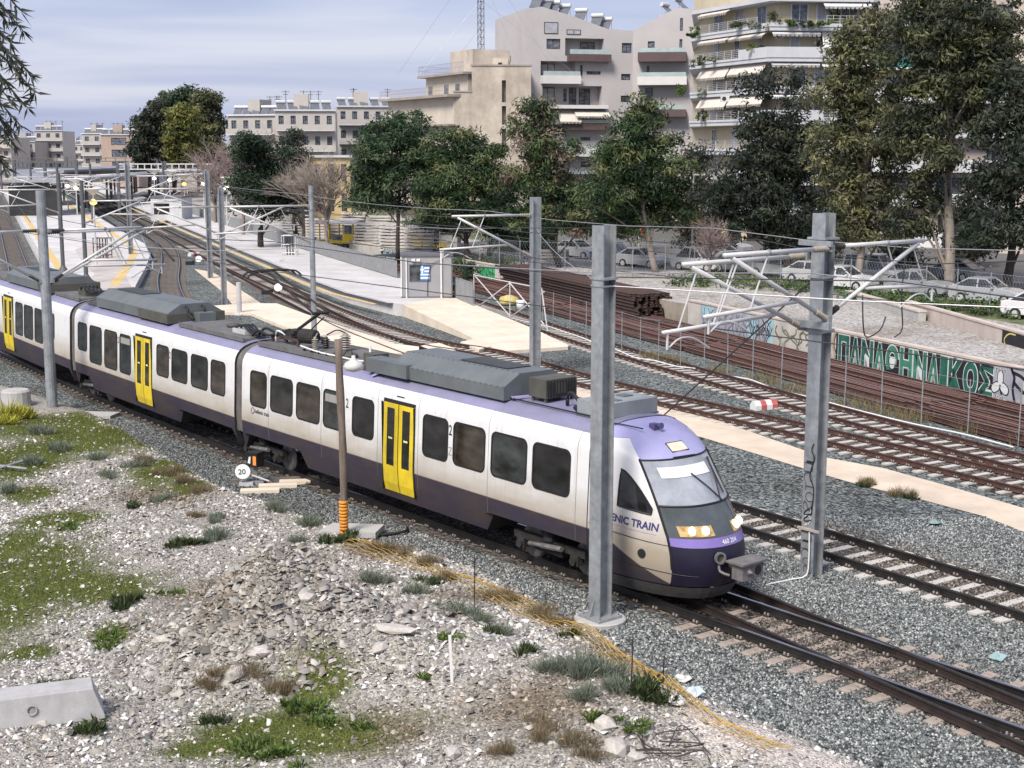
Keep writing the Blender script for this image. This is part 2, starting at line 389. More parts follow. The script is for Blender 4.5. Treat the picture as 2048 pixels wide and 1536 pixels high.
# what the ground is made of, patch by patch: grass, white rubble, brown earth
def pixmask(x, y, blobs):
    m_ = np.zeros(x.shape)
    for px, py, rx, ry in blobs:
        c = G(px, py); ex = G(px + rx, py); ey = G(px, py - ry)
        sx_, sy_ = abs(ex.x - c.x), abs(ey.y - c.y)
        m_ = np.maximum(m_, np.exp(-(((x - c.x) / sx_) ** 2 + ((y - c.y) / sy_) ** 2)))
    return m_
GRASS = [(10, 1200, 170, 95), (150, 1195, 190, 40), (110, 1060, 90, 28), (250, 1205, 60, 22), (560, 1495, 220, 48), (640, 1420, 70, 30), (230, 1290, 45, 22), (60, 1330, 60, 20), (400, 1520, 90, 22), (30, 930, 110, 50), (190, 885, 150, 32), (330, 950, 70, 32), (110, 860, 120, 26), (60, 1000, 60, 18), (380, 985, 40, 14), (20, 1120, 70, 40)]
EARTH = [(500, 1215, 190, 70), (540, 1190, 150, 45), (620, 1130, 60, 16), (470, 1340, 110, 34), (1080, 1490, 190, 45), (780, 1500, 120, 40), (470, 1200, 120, 50), (760, 1110, 110, 22), (960, 1210, 130, 26), (1250, 1330, 110, 40), (700, 1250, 90, 50), (330, 1000, 120, 25)]
gr = np.clip(pixmask(gx, gy, GRASS) * 1.9 + .35 * fbm(gx, gy, 1.9, 5) - .25, 0, 1)
ea = np.clip(pixmask(gx, gy, EARTH) * 1.3 + .3 * fbm(gx, gy, 2.7, 9) - .2, 0, 1)
pad = np.clip(pixmask(gx, gy, [(1490, 1512, 150, 48), (1400, 1475, 70, 24), (1600, 1545, 120, 40)]) * 2.2 - .6, 0, 1)
tint = np.zeros((nx_ * ny_, 3)); base_c = np.array([.36, .335, .295])
fn = (.5 + .5 * np.clip(fbm(gx, gy, 3.3, 2), -1, 1)).ravel()[:, None]
tint[:] = base_c * (.8 + .35 * fn)
for msk, col_ in ((ea, (.19, .155, .115)), (gr, (.10, .115, .03)), (pad, (.60, .53, .47))):
    a_ = msk.ravel()[:, None]; tint = tint * (1 - a_) + np.array(col_) * (.75 + .5 * fn) * a_
def bank_mat():
    m, n, l, b = _base('bank_earth'); b.inputs['Roughness'].default_value = .95; b.inputs['Specular IOR Level'].default_value = .2
    a = n.new('ShaderNodeAttribute'); a.attribute_name = 'tint'
    co = _coord(n, l, 1)
    v = n.new('ShaderNodeTexVoronoi'); v.inputs['Scale'].default_value = 26; l.new(co, v.inputs['Vector'])
    s_ = n.new('ShaderNodeSeparateColor'); l.new(v.outputs['Color'], s_.inputs[0])
    mr = n.new('ShaderNodeMapRange'); mr.inputs[3].default_value = .45; mr.inputs[4].default_value = 1.35; l.new(s_.outputs[0], mr.inputs[0])
    mx = n.new('ShaderNodeMix'); mx.data_type = 'RGBA'; mx.blend_type = 'MULTIPLY'; mx.inputs[0].default_value = 1
    l.new(a.outputs['Color'], mx.inputs[6]); l.new(mr.outputs[0], mx.inputs[7]); l.new(mx.outputs[2], b.inputs['Base Color'])
    bp = n.new('ShaderNodeBump'); bp.inputs['Strength'].default_value = .8; bp.inputs['Distance'].default_value = .03; bp.invert = True
    l.new(v.outputs['Distance'], bp.inputs['Height']); l.new(bp.outputs[0], b.inputs['Normal']); return m
m_bank = bank_mat()
put('terrain', raw_mesh('terrain', np.stack([gx.ravel(), gy.ravel(), gz.ravel()], -1), q4, [m_bank], tint, smooth=True), kind='structure')
def bank_z(x, y):
    fx, fy = (x + 26) / .16, (y - 10) / .16; i, j = int(fx), int(fy)
    if not (0 <= i < nx_ - 1 and 0 <= j < ny_ - 1): return -.5
    u_, v_ = fx - i, fy - j
    return float(gz[j, i] * (1 - u_) * (1 - v_) + gz[j, i + 1] * u_ * (1 - v_) + gz[j + 1, i] * (1 - u_) * v_ + gz[j + 1, i + 1] * u_ * v_)
def bank_i(x, y):
    fx, fy = np.clip((x + 26) / .16, 0, nx_ - 1.01), np.clip((y - 10) / .16, 0, ny_ - 1.01); i, j = fx.astype(int), fy.astype(int); u_, v_ = fx - i, fy - j
    return gz[j, i] * (1 - u_) * (1 - v_) + gz[j, i + 1] * u_ * (1 - v_) + gz[j + 1, i] * (1 - u_) * v_ + gz[j + 1, i + 1] * u_ * v_
def on_bank(px, py):
    """where the sight line meets the bank"""
    d = ray(px, py); lo = 12.0
    k = lo / d.y
    while k * d.y < 70:
        p = Vector((0, 0, CH)) + d * k
        if p.z <= max(bank_z(p.x, p.y), 0): return Vector((p.x, p.y, max(bank_z(p.x, p.y), 0)))
        k += .12 / d.y
    return G(px, py)

# ---- platforms
def platform(name, top, z0, z1, mat_top, label=None):
    mb = MB(); mb.prism(top, z0, z1)
    o = obj(name, mb, [mat_top], kind='structure'); return o
PZ = .72
pb_edge = [G(px, py, PZ) for px, py in ((806, 609), (787, 606), (700, 585), (634, 561), (540, 522), (420, 474), (280, 417), (215, 390), (160, 367))]
pb_back = [G(px, py, PZ) for px, py in ((905, 591), (796, 556), (700, 527), (540, 478), (440, 446), (330, 410), (262, 384), (200, 364))]
platform('platform', pb_edge + pb_back[::-1], -.1, PZ, m_plat)
def stripe_on(name, line, off0, off1, z, mat, flip=1):
    """painted band running along a platform edge"""
    mb = MB(); L = []
    for i, p in enumerate(line):
        a, b = line[max(i - 1, 0)], line[min(i + 1, len(line) - 1)]; d = (b - a).normalized(); nn = Vector((d.y, -d.x, 0)) * flip; L.append((p + nn * off0, p + nn * off1))
    for (a, b), (c, d) in zip(L[:-1], L[1:]): mb.add([up(a, z), up(b, z), up(d, z), up(c, z)], [(0, 1, 2, 3)])
    return obj(name, mb, mat, kind='structure')
stripe_on('platform_marking', pb_edge[1:], 1.05, 1.35, PZ + .006, m_yel, -1)
stripe_on('platform_marking', pb_edge[1:], .02, .32, PZ + .005, m_conc, -1)
mb = MB(); c_ = [G(806, 609, PZ), G(905, 591, PZ), G(1062, 655, .16), G(960, 683, .16)]
vs = [up(p, -.2) for p in c_] + c_
mb.add(vs, [(3, 2, 1, 0), (4, 5, 6, 7), (0, 1, 5, 4), (1, 2, 6, 5), (2, 3, 7, 6), (3, 0, 4, 7)])
obj('platform_ramp', mb, m_cream, kind='structure')
mb = MB(); mb.prism([G(*p, .16) for p in ((960, 683), (1062, 655), (1137, 690), (1136, 693), (1012, 702), (990, 697))], -.1, .163); obj('platform_ramp', mb, m_cream, kind='structure')
PAZ = .55
pa_right = [G(px, py, PAZ) for px, py in ((271, 571), (293, 531), (301, 507), (289, 487), (254, 468), (195, 433), (137, 398), (100, 377))]
pa_left = [G(px, py, PAZ) for px, py in ((128, 606), (110, 577), (78, 515), (52, 468), (25, 417), (8, 385))]
platform('platform', pa_right + pa_left[::-1], -.1, PAZ, m_plat)
stripe_on('platform_marking', pa_right, 1.1, 1.75, PAZ + .006, m_yel, -1)
stripe_on('platform_marking', pa_left[::-1], .8, 1.4, PAZ + .006, m_yel, -1)
stripe_on('platform_marking', pa_left[::-1], .02, .3, PAZ + .005, m_conc, -1)
sheet('platform_paving', [G(*p, PAZ) for p in ((148, 583), (265, 578), (250, 548), (243, 500), (228, 486), (180, 486), (150, 500), (168, 530), (190, 548))], M('paver_field', (.50, .45, .41), .85, .15, .8), PAZ + .004)
mb = MB(); c_ = [G(271, 571, PAZ), G(128, 590, PAZ), G(150, 650, .1), G(255, 640, .1)]
vs = [up(p, -.2) for p in c_] + c_
mb.add(vs, [(0, 1, 2, 3), (7, 6, 5, 4), (0, 4, 5, 1), (1, 5, 6, 2), (2, 6, 7, 3), (3, 7, 4, 0)])
obj('platform_ramp', mb, m_cream, kind='structure')

# ================================================================== TRACKS
RAILP = [(-.075, 0), (.075, 0), (.075, .012), (.012, .03), (.012, .125), (.036, .135), (.036, .168), (.028, .172), (-.028, .172), (-.036, .168), (-.036, .135), (-.012, .125), (-.012, .03), (-.075, .012)]
def rail_mesh(line, top_slot=1):
    mb = MB(); k = len(RAILP)
    for i, p in enumerate(line):
        a, b = line[max(i - 1, 0)], line[min(i + 1, len(line) - 1)]; d = (b - a).normalized(); nn = Vector((-d.y, d.x, 0))
        mb.v += [tuple(p + nn * x + Vector((0, 0, z))) for x, z in RAILP]
    for i in range(len(line) - 1):
        for j in range(k):
            mb.f.append((i * k + j, i * k + (j + 1) % k, (i + 1) * k + (j + 1) % k, (i + 1) * k + j)); mb.m.append(top_slot if j in (6, 7, 8) else 0)
    return mb
def sleeper_mesh(name, mat, length=2.55, w=.25, clips=True, top=.03):
    mb = MB(); z0, z1 = -.14, top
    xs_ = [-length / 2, -.95, -.6, .6, .95, length / 2]; zz = [z1 + .02, z1 + .012, z1 - .004, z1 - .004, z1 + .012, z1 + .02]; tw = [.4, .42, .36, .36, .42, .4]
    for i, x in enumerate(xs_): mb.v += [(x, -w / 2, z0), (x, -w * tw[i], zz[i]), (x, w * tw[i], zz[i]), (x, w / 2, z0)]
    for i in range(5):
        o = i * 4; mb.f += [(o, o + 4, o + 5, o + 1), (o + 1, o + 5, o + 6, o + 2), (o + 2, o + 6, o + 7, o + 3)]
    mb.f += [(3, 2, 1, 0), (20, 21, 22, 23)]; mb.f = [tuple(reversed(f)) for f in mb.f]; mb.m = [0] * len(mb.f)
    if clips:
        for s in (-1, 1):
            for e in (-1, 1):
                x = s * .7525 + e * .125
                mb.mat(1).box((x, 0, z1 + .025), (.12, .16, .03))
                mb.mat(2).box((x + e * .02, .045, z1 + .06), (.03, .03, .05)); mb.box((x + e * .02, -.045, z1 + .06), (.03, .03, .05))
    return mb.mesh(name, [mat, m_clip, m_bolt])
SLP = sleeper_mesh('sleeper', m_slp); SLP_PALE = sleeper_mesh('sleeper', M('pale_sleeper', (.56, .53, .48), .9, .15, 2.5, stain=(.34, .28, .22), stain_amt=.4), w=.28)
SLP_W = sleeper_mesh('sleeper', m_slp_old, clips=False)
SLP_X = sleeper_mesh('sleeper', M('turnout_sleeper', (.40, .33, .27), .9, .25, 2.5, stain=(.13, .10, .08), stain_amt=.8, stain_scale=2.2), length=2.9, w=.27, top=.015)
m_bed = gravel('rust_stained_ballast', [(.012, .010, .009), (.045, .037, .032), (.10, .084, .072), (.165, .145, .128), (.29, .27, .25)], 15, .9, (.5, .42, .36), .5, .05)
def track(line, label, side_mat, top_mat, slp, spacing=.6, near=110.0, first=0.0, slp_alt=None):
    """rails and sleepers laid along a centre line; sleepers past `near` metres are one joined part"""
    o0 = line[0]; t = empty('railway_track', (o0.x, o0.y, 0), label=label, cat='track'); inv = Vector((o0.x, o0.y, 0))
    for sgn in (-1, 1):
        L = []
        for i, p in enumerate(line):
            a, b = line[max(i - 1, 0)], line[min(i + 1, len(line) - 1)]; d = (b - a).normalized(); L.append(p - inv + Vector((-d.y, d.x, 0)) * (.7525 * sgn) + Vector((0, 0, .032)))
        obj('rail', rail_mesh(L), [side_mat, top_mat], t)
    bed = MB(); prev = None
    for i, p in enumerate(line):
        a, b = line[max(i - 1, 0)], line[min(i + 1, len(line) - 1)]; d = (b - a).normalized(); n_ = Vector((-d.y, d.x, 0)); w_ = 1.15 + .12 * math.sin(i * 1.7) + .08 * math.sin(i * .63)
        bed.v += [tuple(p - inv - n_ * w_ + Vector((0, 0, .006))), tuple(p - inv + n_ * w_ + Vector((0, 0, .006)))]
        if i: bed.f.append((2 * i - 2, 2 * i, 2 * i + 1, 2 * i - 1)); bed.m.append(0)
    if slp is not None: obj('rusty_ballast', bed, m_bed, t)
    acc = first; far = MB(); nn = 0
    for a, b in zip(line[:-1], line[1:]):
        sl = (b - a).length; d = (b - a).normalized(); rz = math.atan2(d.y, d.x) + math.pi / 2
        while acc < sl:
            p = a + d * acc
            if slp is not None:
                qx, qy = pix(p)
                if p.length < near and -60 < qx < 2110 and qy < 1620 and nn < 290:
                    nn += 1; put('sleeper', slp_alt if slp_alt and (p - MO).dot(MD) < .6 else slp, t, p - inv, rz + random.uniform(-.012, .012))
                elif p.length >= near: far.box(p - inv + Vector((0, 0, -.03)), (2.5, .25, .12), rz)
            acc += spacing
        acc -= sl
    if far.v: obj('far_sleepers', far, [slp.materials[0]], t, kind='stuff')
    return t
def train_line(s):
    """centre line under the train: straight ahead of the second bogie, bending away behind it"""
    t = 0.0 if s > -17.95 else (math.tan(R(2.2)) * (-17.95 - s) + (0 if s > -32.5 else math.tan(R(2.4)) * (-32.5 - s)))
    return trk(s, t)
lineM = catmull([train_line(s) for s in (-62, -50, -40, -32, -25, -17, -8, 0, 8, 16, 24)], 1.2)
track(lineM, 'near track the purple and white train stands on', m_darkrail, m_shine, SLP_X, .6, slp_alt=sleeper_mesh('sleeper', M('shaded_sleeper', (.085, .075, .066), .9, .3, 2.5), length=2.25, w=.25, top=.0))  # alternate sleepers coloured dark to paint in the shade along the train
# the line that crosses it at a shallow angle in front of the train
a_, b_ = G(1405, 1208, RT), G(2048, 1491, RT); dS = (b_ - a_).normalized(); nS = Vector((-dS.y, dS.x, 0)); cS = a_ + nS * .7525
track([up(cS + dS * s, .003) for s in np.arange(-6, 21, 1.5)], 'dark rails slanting across the near track in front of the train', m_rail_side, m_darkrail, None)
def px_line(pts, z=RT): return [up(p, 0) for p in catmull([G(x, y, z) for x, y in pts], 1.5)]
track(px_line([(1190, 946), (1330, 985), (1498, 1035), (1770, 1118), (2048, 1201), (2240, 1260)]), 'black polished track passing behind the right hand catenary mast', m_darkrail, m_darkrail, SLP_PALE, .62)
track(px_line([(377, 489), (473, 536), (600, 592), (700, 634), (850, 682), (977, 704), (1184, 762), (1420, 816), (1652, 869), (2048, 963), (2230, 1007)]), 'rusty track running beside the sandy path in mid yard', m_rust, m_rust, SLP, .62)
track(px_line([(830, 552), (900, 588), (1002, 623), (1184, 683), (1420, 752), (1652, 818), (2048, 924), (2250, 980)]), 'rusty track along the wire fence and rail piles', m_rust, m_rust, SLP, .62)
track(px_line([(200, 403), (300, 450), (377, 489), (473, 539), (600, 603), (700, 652), (800, 691), (900, 728), (980, 762)]), 'turnout branch beside the right hand platform', m_rail_side, m_rust, SLP_W, .7)
track(px_line([(130, 374), (200, 407), (260, 440), (311, 472), (336, 498), (341, 526), (336, 556), (341, 585), (356, 612), (392, 650)]), 'curving black rails snaking past the left platform end', m_darkrail, m_shine, SLP_W, .7, near=140)
track(px_line([(72, 640), (39, 545), (13, 460), (4, 433), (-10, 390)]), 'straight track at far left edge beside the platform', m_darkrail, m_shine, SLP_W, .7, near=100)
track(px_line([(110, 372), (175, 408), (240, 448), (300, 487), (330, 520)]), 'inner station track between the two platforms', m_rail_side, m_darkrail, None)
# ================================================================== THE TRAIN
def livery(name, nose):
    m, n, l, b = _base(name); b.inputs['Roughness'].default_value = .42; b.inputs['Specular IOR Level'].default_value = .4
    tcn = n.new('ShaderNodeTexCoord'); sp = n.new('ShaderNodeSeparateXYZ'); l.new(tcn.outputs['Object'], sp.inputs[0])
    def math_(op, a, bb=None):
        q = n.new('ShaderNodeMath'); q.operation = op
        for i, v in enumerate((a, bb)):
            if v is None: continue
            if isinstance(v, (int, float)): q.inputs[i].default_value = v
            else: l.new(v, q.inputs[i])
        return q.outputs[0]
    def mixc(fac, a, c):
        q = n.new('ShaderNodeMix'); q.data_type = 'RGBA'
        l.new(fac, q.inputs[0])
        for i, v in ((6, a), (7, c)):
            if isinstance(v, tuple): q.inputs[i].default_value = (*v, 1)
            else: l.new(v, q.inputs[i])
        return q.outputs[2]
    x, z = sp.outputs[0], sp.outputs[2]
    ns = n.new('ShaderNodeTexNoise'); ns.inputs['Scale'].default_value = 1.1; ns.inputs['Detail'].default_value = 7; ns.inputs['Roughness'].default_value = .65
    mpn = n.new('ShaderNodeMapping'); mpn.inputs['Scale'].default_value = (.7, 1, 2.2); l.new(tcn.outputs['Object'], mpn.inputs[0]); l.new(mpn.outputs[0], ns.inputs[0])
    nv = ns.outputs[0]
    # brake dust and road film: thickest low on the body, washed off above the windows
    lo = n.new('ShaderNodeMapRange'); lo.inputs[1].default_value = 2.3; lo.inputs[2].default_value = 1.25; lo.inputs[3].default_value = .06; lo.inputs[4].default_value = .95
    l.new(math_('ADD', z, math_('MULTIPLY', math_('SUBTRACT', nv, .5), .9)), lo.inputs[0])
    white = mixc(lo.outputs[0], (.70, .70, .695), (.345, .285, .205))
    blotch = n.new('ShaderNodeMapRange'); blotch.inputs[1].default_value = .60; blotch.inputs[2].default_value = .74; blotch.inputs[4].default_value = .35
    n2 = n.new('ShaderNodeTexNoise'); n2.inputs['Scale'].default_value = 2.6; n2.inputs['Detail'].default_value = 5; l.new(tcn.outputs['Object'], n2.inputs[0])
    l.new(n2.outputs[0], blotch.inputs[0])
    white = mixc(blotch.outputs[0], white, (.42, .40, .38))
    n3 = n.new('ShaderNodeTexNoise'); n3.inputs['Scale'].default_value = 1.0; n3.inputs['Detail'].default_value = 4
    mp3 = n.new('ShaderNodeMapping'); mp3.inputs['Scale'].default_value = (9, 1, .5); l.new(tcn.outputs['Object'], mp3.inputs[0]); l.new(mp3.outputs[0], n3.inputs[0])
    sk = n.new('ShaderNodeMapRange'); sk.inputs[1].default_value = .55; sk.inputs[2].default_value = .78; sk.inputs[4].default_value = .42; l.new(n3.outputs[0], sk.inputs[0])
    white = mixc(sk.outputs[0], white, (.38, .345, .29))
    pd = n.new('ShaderNodeMapRange'); pd.inputs[1].default_value = .38; pd.inputs[2].default_value = .62
    l.new(nv, pd.inputs[0])
    purple = mixc(pd.outputs[0], (.034, .027, .046), (.052, .040, .038))
    lav = mixc(pd.outputs[0], (.25, .24, .37), (.20, .195, .27))
    if nose:
        ln = math_('SUBTRACT', 1.38, math_('MULTIPLY', math_('MAXIMUM', math_('ADD', x, 1.45), 0.0), .50))
        ln = math_('MAXIMUM', ln, math_('SUBTRACT', 2.2, 30.0)) if False else ln
    else: ln = 1.38
    isw = math_('GREATER_THAN', z, ln)
    c1 = mixc(isw, purple, white)
    seam = math_('LESS_THAN', math_('ABSOLUTE', math_('SUBTRACT', z, ln)), .012)
    c1 = mixc(math_('MULTIPLY', seam, .5), c1, (.1, .09, .09))
    c2 = mixc(math_('GREATER_THAN', z, 3.43), c1, lav)
    l.new(c2, b.inputs['Base Color'])
    rg = n.new('ShaderNodeMapRange'); rg.inputs[3].default_value = .35; rg.inputs[4].default_value = .7; l.new(lo.outputs[0], rg.inputs[0]); l.new(rg.outputs[0], b.inputs['Roughness'])
    return m
m_liv = livery('train_livery', False); m_livn = livery('train_nose_livery', True)
m_lav = M('lavender_roof_paint', (.36, .345, .58), .4, .08, 1.2, stain=(.50, .48, .66), stain_amt=.35)
m_deck = M('roof_deck', (.135, .132, .128), .85, .2, 2, bump=.2)
m_grey = M('grey_roof_casing', (.125, .14, .145), .55, .12, 1.5, stain=(.20, .20, .19), stain_amt=.3)
m_grey2 = M('dirty_roof_casing', (.085, .083, .066), .7, .2, 1.5)
m_blk = M('black_rubber', (.012, .012, .013), .6, .2, 3)
m_under = M('underframe_grime', (.028, .025, .023), .85, .4, 4, bump=.3)
m_steel = M('bogie_steel', (.20, .19, .18), .6, .3, 5, metal=.4)
m_yell = M('door_yellow', (.78, .58, .02), .45, .06, 2, stain=(.20, .15, .06), stain_amt=.55, stain_scale=2.0)
m_win = glass_dark('train_window_glass', (.016, .016, .0155), .08)
PANES = [m_win, glass_dark('train_reflection_brown', (.030, .024, .018), .07), glass_dark('train_reflection_grey', (.024, .027, .027), .05), glass_dark('train_reflection_black', (.010, .010, .011), .09)]  # pane tints differ to paint varied reflections into the glass colour
m_wsh = M('windscreen_glass', (.36, .385, .42), .05, .3, .9, spec=.8, coat=.6)  # pale grey base carries a painted reflection on the windscreen
m_black_panel = M('black_front_panel', (.075, .088, .092), .12, .3, 1.2, spec=.6)
m_purp = M('front_purple', (.23, .17, .47), .4, .1, 2)
m_dpurp = M('deep_purple', (.012, .009, .028), .45, .2, 2)
m_lamp = M('headlamp_lit', (.9, .8, .6), .2, 0, emit=(1.0, .78, .45, 3.2))
m_amber = M('lamp_reflector', (.42, .30, .14), .2, .45, 9, metal=.3, emit=(1.0, .55, .15, .12))
m_ins = M('grey_insulator', (.28, .25, .21), .4, .15, 5)
m_ins_br = M('brown_insulator', (.045, .033, .028), .35, .2, 5)
m_gal = M('galvanised_steel', (.34, .36, .375), .55, .22, 3.5, metal=.3, stain=(.17, .18, .19), stain_amt=.75, stain_scale=2.6)
m_galt = M('galvanised_tube', (.62, .61, .60), .45, .08, 2, metal=.2)
m_wire = M('wire', (.05, .05, .055), .6, .2, 2)
m_wirel = M('bright_wire', (.45, .45, .46), .4, .1, 2, metal=.5)
m_txt = M('black_lettering', (.02, .02, .024), .6, 0)
m_navy = M('navy_lettering', (.035, .035, .15), .5, 0)
m_wht = M('white_paint', (.75, .75, .73), .6, .06, 3)

# half section of the body (t, z above rail)
PROF = [(1.30, .52), (1.40, .95), (1.42, 1.38), (1.42, 1.58), (1.35, 3.06), (1.32, 3.22), (1.25, 3.36), (1.16, 3.46), (1.02, 3.56), (.80, 3.64), (.5, 3.69), (0, 3.71)]
def side_t(z):
    for (a, za), (b, zb) in zip(PROF[:-1], PROF[1:]):
        if za <= z <= zb: return a + (b - a) * (z - za) / (zb - za)
    return PROF[0][0] if z < PROF[0][1] else 0
FULL = [(-t, z) for t, z in PROF] + [(t, z) for t, z in PROF[-2::-1]]
train = empty('train', (MO.x, MO.y, RT), MRZ, label='long white and purple electric passenger train with yellow doors', cat='train')
def body(name, x0, x1, cuts, mat, parent, loc=(0, 0, 0), rz=0.0, cap=(True, True)):
    """car shell; cuts = [(xa, xb)] stretches where the skirt is cut up over a bogie"""
    st = sorted({x0, x1, *[c for q in cuts for c in (q[0], q[0] + .25, q[1] - .25, q[1])], *np.arange(math.ceil(x0), x1, 1.0)})
    mb = MB(); k = len(FULL)
    for x in st:
        lift = 0.0
        for a, b in cuts: lift = max(lift, min(1, max(0, min((x - a) / .25, (b - x) / .25))))
        for t, z in FULL:
            zz = z
            if z < 1.0: zz = z + lift * (1.0 - z) * .93
            mb.v.append((x, t, zz))
    for i in range(len(st) - 1):
        for j in range(k - 1): mb.f.append((i * k + j, (i + 1) * k + j, (i + 1) * k + j + 1, i * k + j + 1)); mb.m.append(0)
        mb.f.append((i * k + k - 1, (i + 1) * k + k - 1, (i + 1) * k, i * k)); mb.m.append(1)
    n0 = (len(st) - 1) * k
    if cap[0]: mb.f.append(tuple(range(k - 1, -1, -1))); mb.m.append(1)
    if cap[1]: mb.f.append(tuple(n0 + j for j in range(k))); mb.m.append(1)
    mb.f = [tuple(reversed(f)) for f in mb.f]
    return smooth_by_angle(obj(name, mb, [mat, m_under], parent, loc, rz), 35)
def rrect(x0, x1, z0, z1, r, n=5):
    pts = []
    for cx, cz, a0 in ((x1 - r, z1 - r, 0), (x0 + r, z1 - r, 90), (x0 + r, z0 + r, 180), (x1 - r, z0 + r, 270)):
        for i in range(n + 1):
            a = R(a0 + 90 * i / n); pts.append((cx + r * math.cos(a), cz + r * math.sin(a)))
    return pts
def window(car, x0, x1, z0=1.96, z1=2.95):
    mb = MB(); r = .13
    def ring(g, off): return [(x, -(side_t(z) + off), z) for x, z in rrect(x0 - g, x1 + g, z0 - g, z1 + g, r + g)]
    a, b, c, d = ring(.045, -.004), ring(.045, .012), ring(.0, .012), ring(.0, -.002); k = len(a)
    mb.add(a + b + c + d, [(i, (i + 1) % k, k + (i + 1) % k, k + i) for i in range(k)] + [(k + i, k + (i + 1) % k, 2 * k + (i + 1) % k, 2 * k + i) for i in range(k)] + [(2 * k + i, 2 * k + (i + 1) % k, 3 * k + (i + 1) % k, 3 * k + i) for i in range(k)])
    w = obj('window', mb, m_blk, car)
    g = MB(); vs = [(x, -(side_t(z) + .003), z) for x, z in rrect(x0, x1, z0, z1, r)]; g.add(vs, [tuple(range(len(vs)))])
    obj('pane', g, PANES[int(abs(x0) * 7.3) % 4], w)
    if int(abs(x0) * 10) in (129, 96): bl = MB(); vs = [(x, -(side_t(z) + .005), z) for x, z in ((x0 + .06, z1 - .30), (x1 - .06, z1 - .30), (x1 - .06, z1 - .08), (x0 + .06, z1 - .08))]; bl.add(vs, [(0, 1, 2, 3)]); obj('roller_blind', bl, M('grey_blind', (.30, .29, .26), .6, .1, 2), w)
    return w
def door(car, x0, x1, z0=.72, z1=3.06):
    """pair of yellow leaves in a black surround"""
    rows = [z0, .95, 1.38, 1.58, z1]
    def strip_(xa, xb, za, zb, off, mb):
        zs = [za] + [z for z in rows if za < z < zb] + [zb]
        for p, q in zip(zs[:-1], zs[1:]):
            mb.add([(xa, -(side_t(p) + off), p), (xb, -(side_t(p) + off), p), (xb, -(side_t(q) + off), q), (xa, -(side_t(q) + off), q)], [(0, 1, 2, 3)])
    d = MB(); strip_(x0 - .05, x1 + .05, z0 - .02, z1 + .09, .004, d)
    for xx in (x0 - .05, x1 + .05): d.box((xx, -1.40, (z0 + z1) / 2), (.02, .05, z1 - z0))
    fr = obj('door', d, m_blk, car)
    xm = (x0 + x1) / 2
    for a, b in ((x0, xm - .02), (xm + .02, x1)):
        w = (b - a); lf = MB(); wi = (a + w * .24, b - w * .24)
        strip_(a, b, z0, 1.42, .022, lf); strip_(a, b, 2.93, z1, .022, lf); strip_(a, wi[0], 1.42, 2.93, .022, lf); strip_(wi[1], b, 1.42, 2.93, .022, lf)
        for xx in (a, b):
            zs = rows
            for p, q in zip(zs[:-1], zs[1:]): lf.add([(xx, -(side_t(p) + .022), p), (xx, -(side_t(p)), p), (xx, -(side_t(q)), q), (xx, -(side_t(q) + .022), q)], [(0, 1, 2, 3), (3, 2, 1, 0)])
        obj('door_leaf', lf, m_yell, fr)
        g = MB(); strip_(wi[0], wi[1], 1.42, 2.93, .012, g); obj('door_pane', g, m_win, fr)
        g = MB(); strip_((a + b) / 2 - .09, (a + b) / 2 + .09, 2.12, 2.17, .030, g); obj('door_notice', g, M('notice_yellow', (.8, .72, .35), .6, 0), fr)
    s_ = MB(); s_.box((xm, -1.30, z1 + .17), (.34, .03, .07)); obj('door_lamp', s_, m_txt, fr)
def on_side(car, name, vs, fs, x, z, mat, sx=1, sz=1, off=.006):
    mb = MB(); mb.add([(x + a * sx, -(side_t(z + b * sz) + off), z + b * sz) for a, b in vs], fs); return obj(name, mb, mat, car)
two_v, two_f = text_polys('2', .36, .004, .75)
def bogie(parent, x, t=0, rz=0.0, side=True):
    b = empty('bogie', (x, t, 0), rz); b.parent = parent
    for ax in (-.95, .95):
        for s in (-1, 1):
            w = MB(); w.lathe([(.05, -.07), (.40, -.065), (.42, -.03), (.39, .03), (.33, .045), (.16, .05), (.14, .09), (.02, .09)], (0, 0, 0), 20, axis=(0, s, 0))
            obj('wheel', w, m_steel, b, (ax, s * .75, .41), smooth=False)
        w = MB(); w.tube([(ax, -.72, .41), (ax, .72, .41)], .08, 8); obj('axle', w, m_under, b)
    for s in (-1, 1):
        f = MB(); f.beam((-1.25, s * 1.05, .60), (1.25, s * 1.05, .60), .14, .16); f.beam((-.5, s * 1.05, .48), (.5, s * 1.05, .48), .16, .2)
        for ax in (-.95, .95): f.box((ax, s * 1.08, .44), (.26, .2, .24)); f.lathe([(.10, 0), (.10, .06)], (ax, s * 1.18, .42), 10, axis=(0, s, 0))
        obj('side_frame', f, m_under, b)
        f = MB(); f.lathe([(.17, 0), (.19, .08), (.17, .16), (.19, .24), (.15, .30)], (0, s * 1.05, .62), 12); obj('air_spring', f, m_blk, b)
        f = MB(); f.tube([(-.55, s * 1.24, .52), (.55, s * 1.24, .62)], .05, 8); f.tube([(-.1, s * 1.24, .56), (.6, s * 1.24, .625)], .065, 8); obj('damper', f, m_steel, b)
    f = MB(); f.box((0, 0, .55), (.5, 1.9, .2)); obj('bolster', f, m_under, b)
    return b
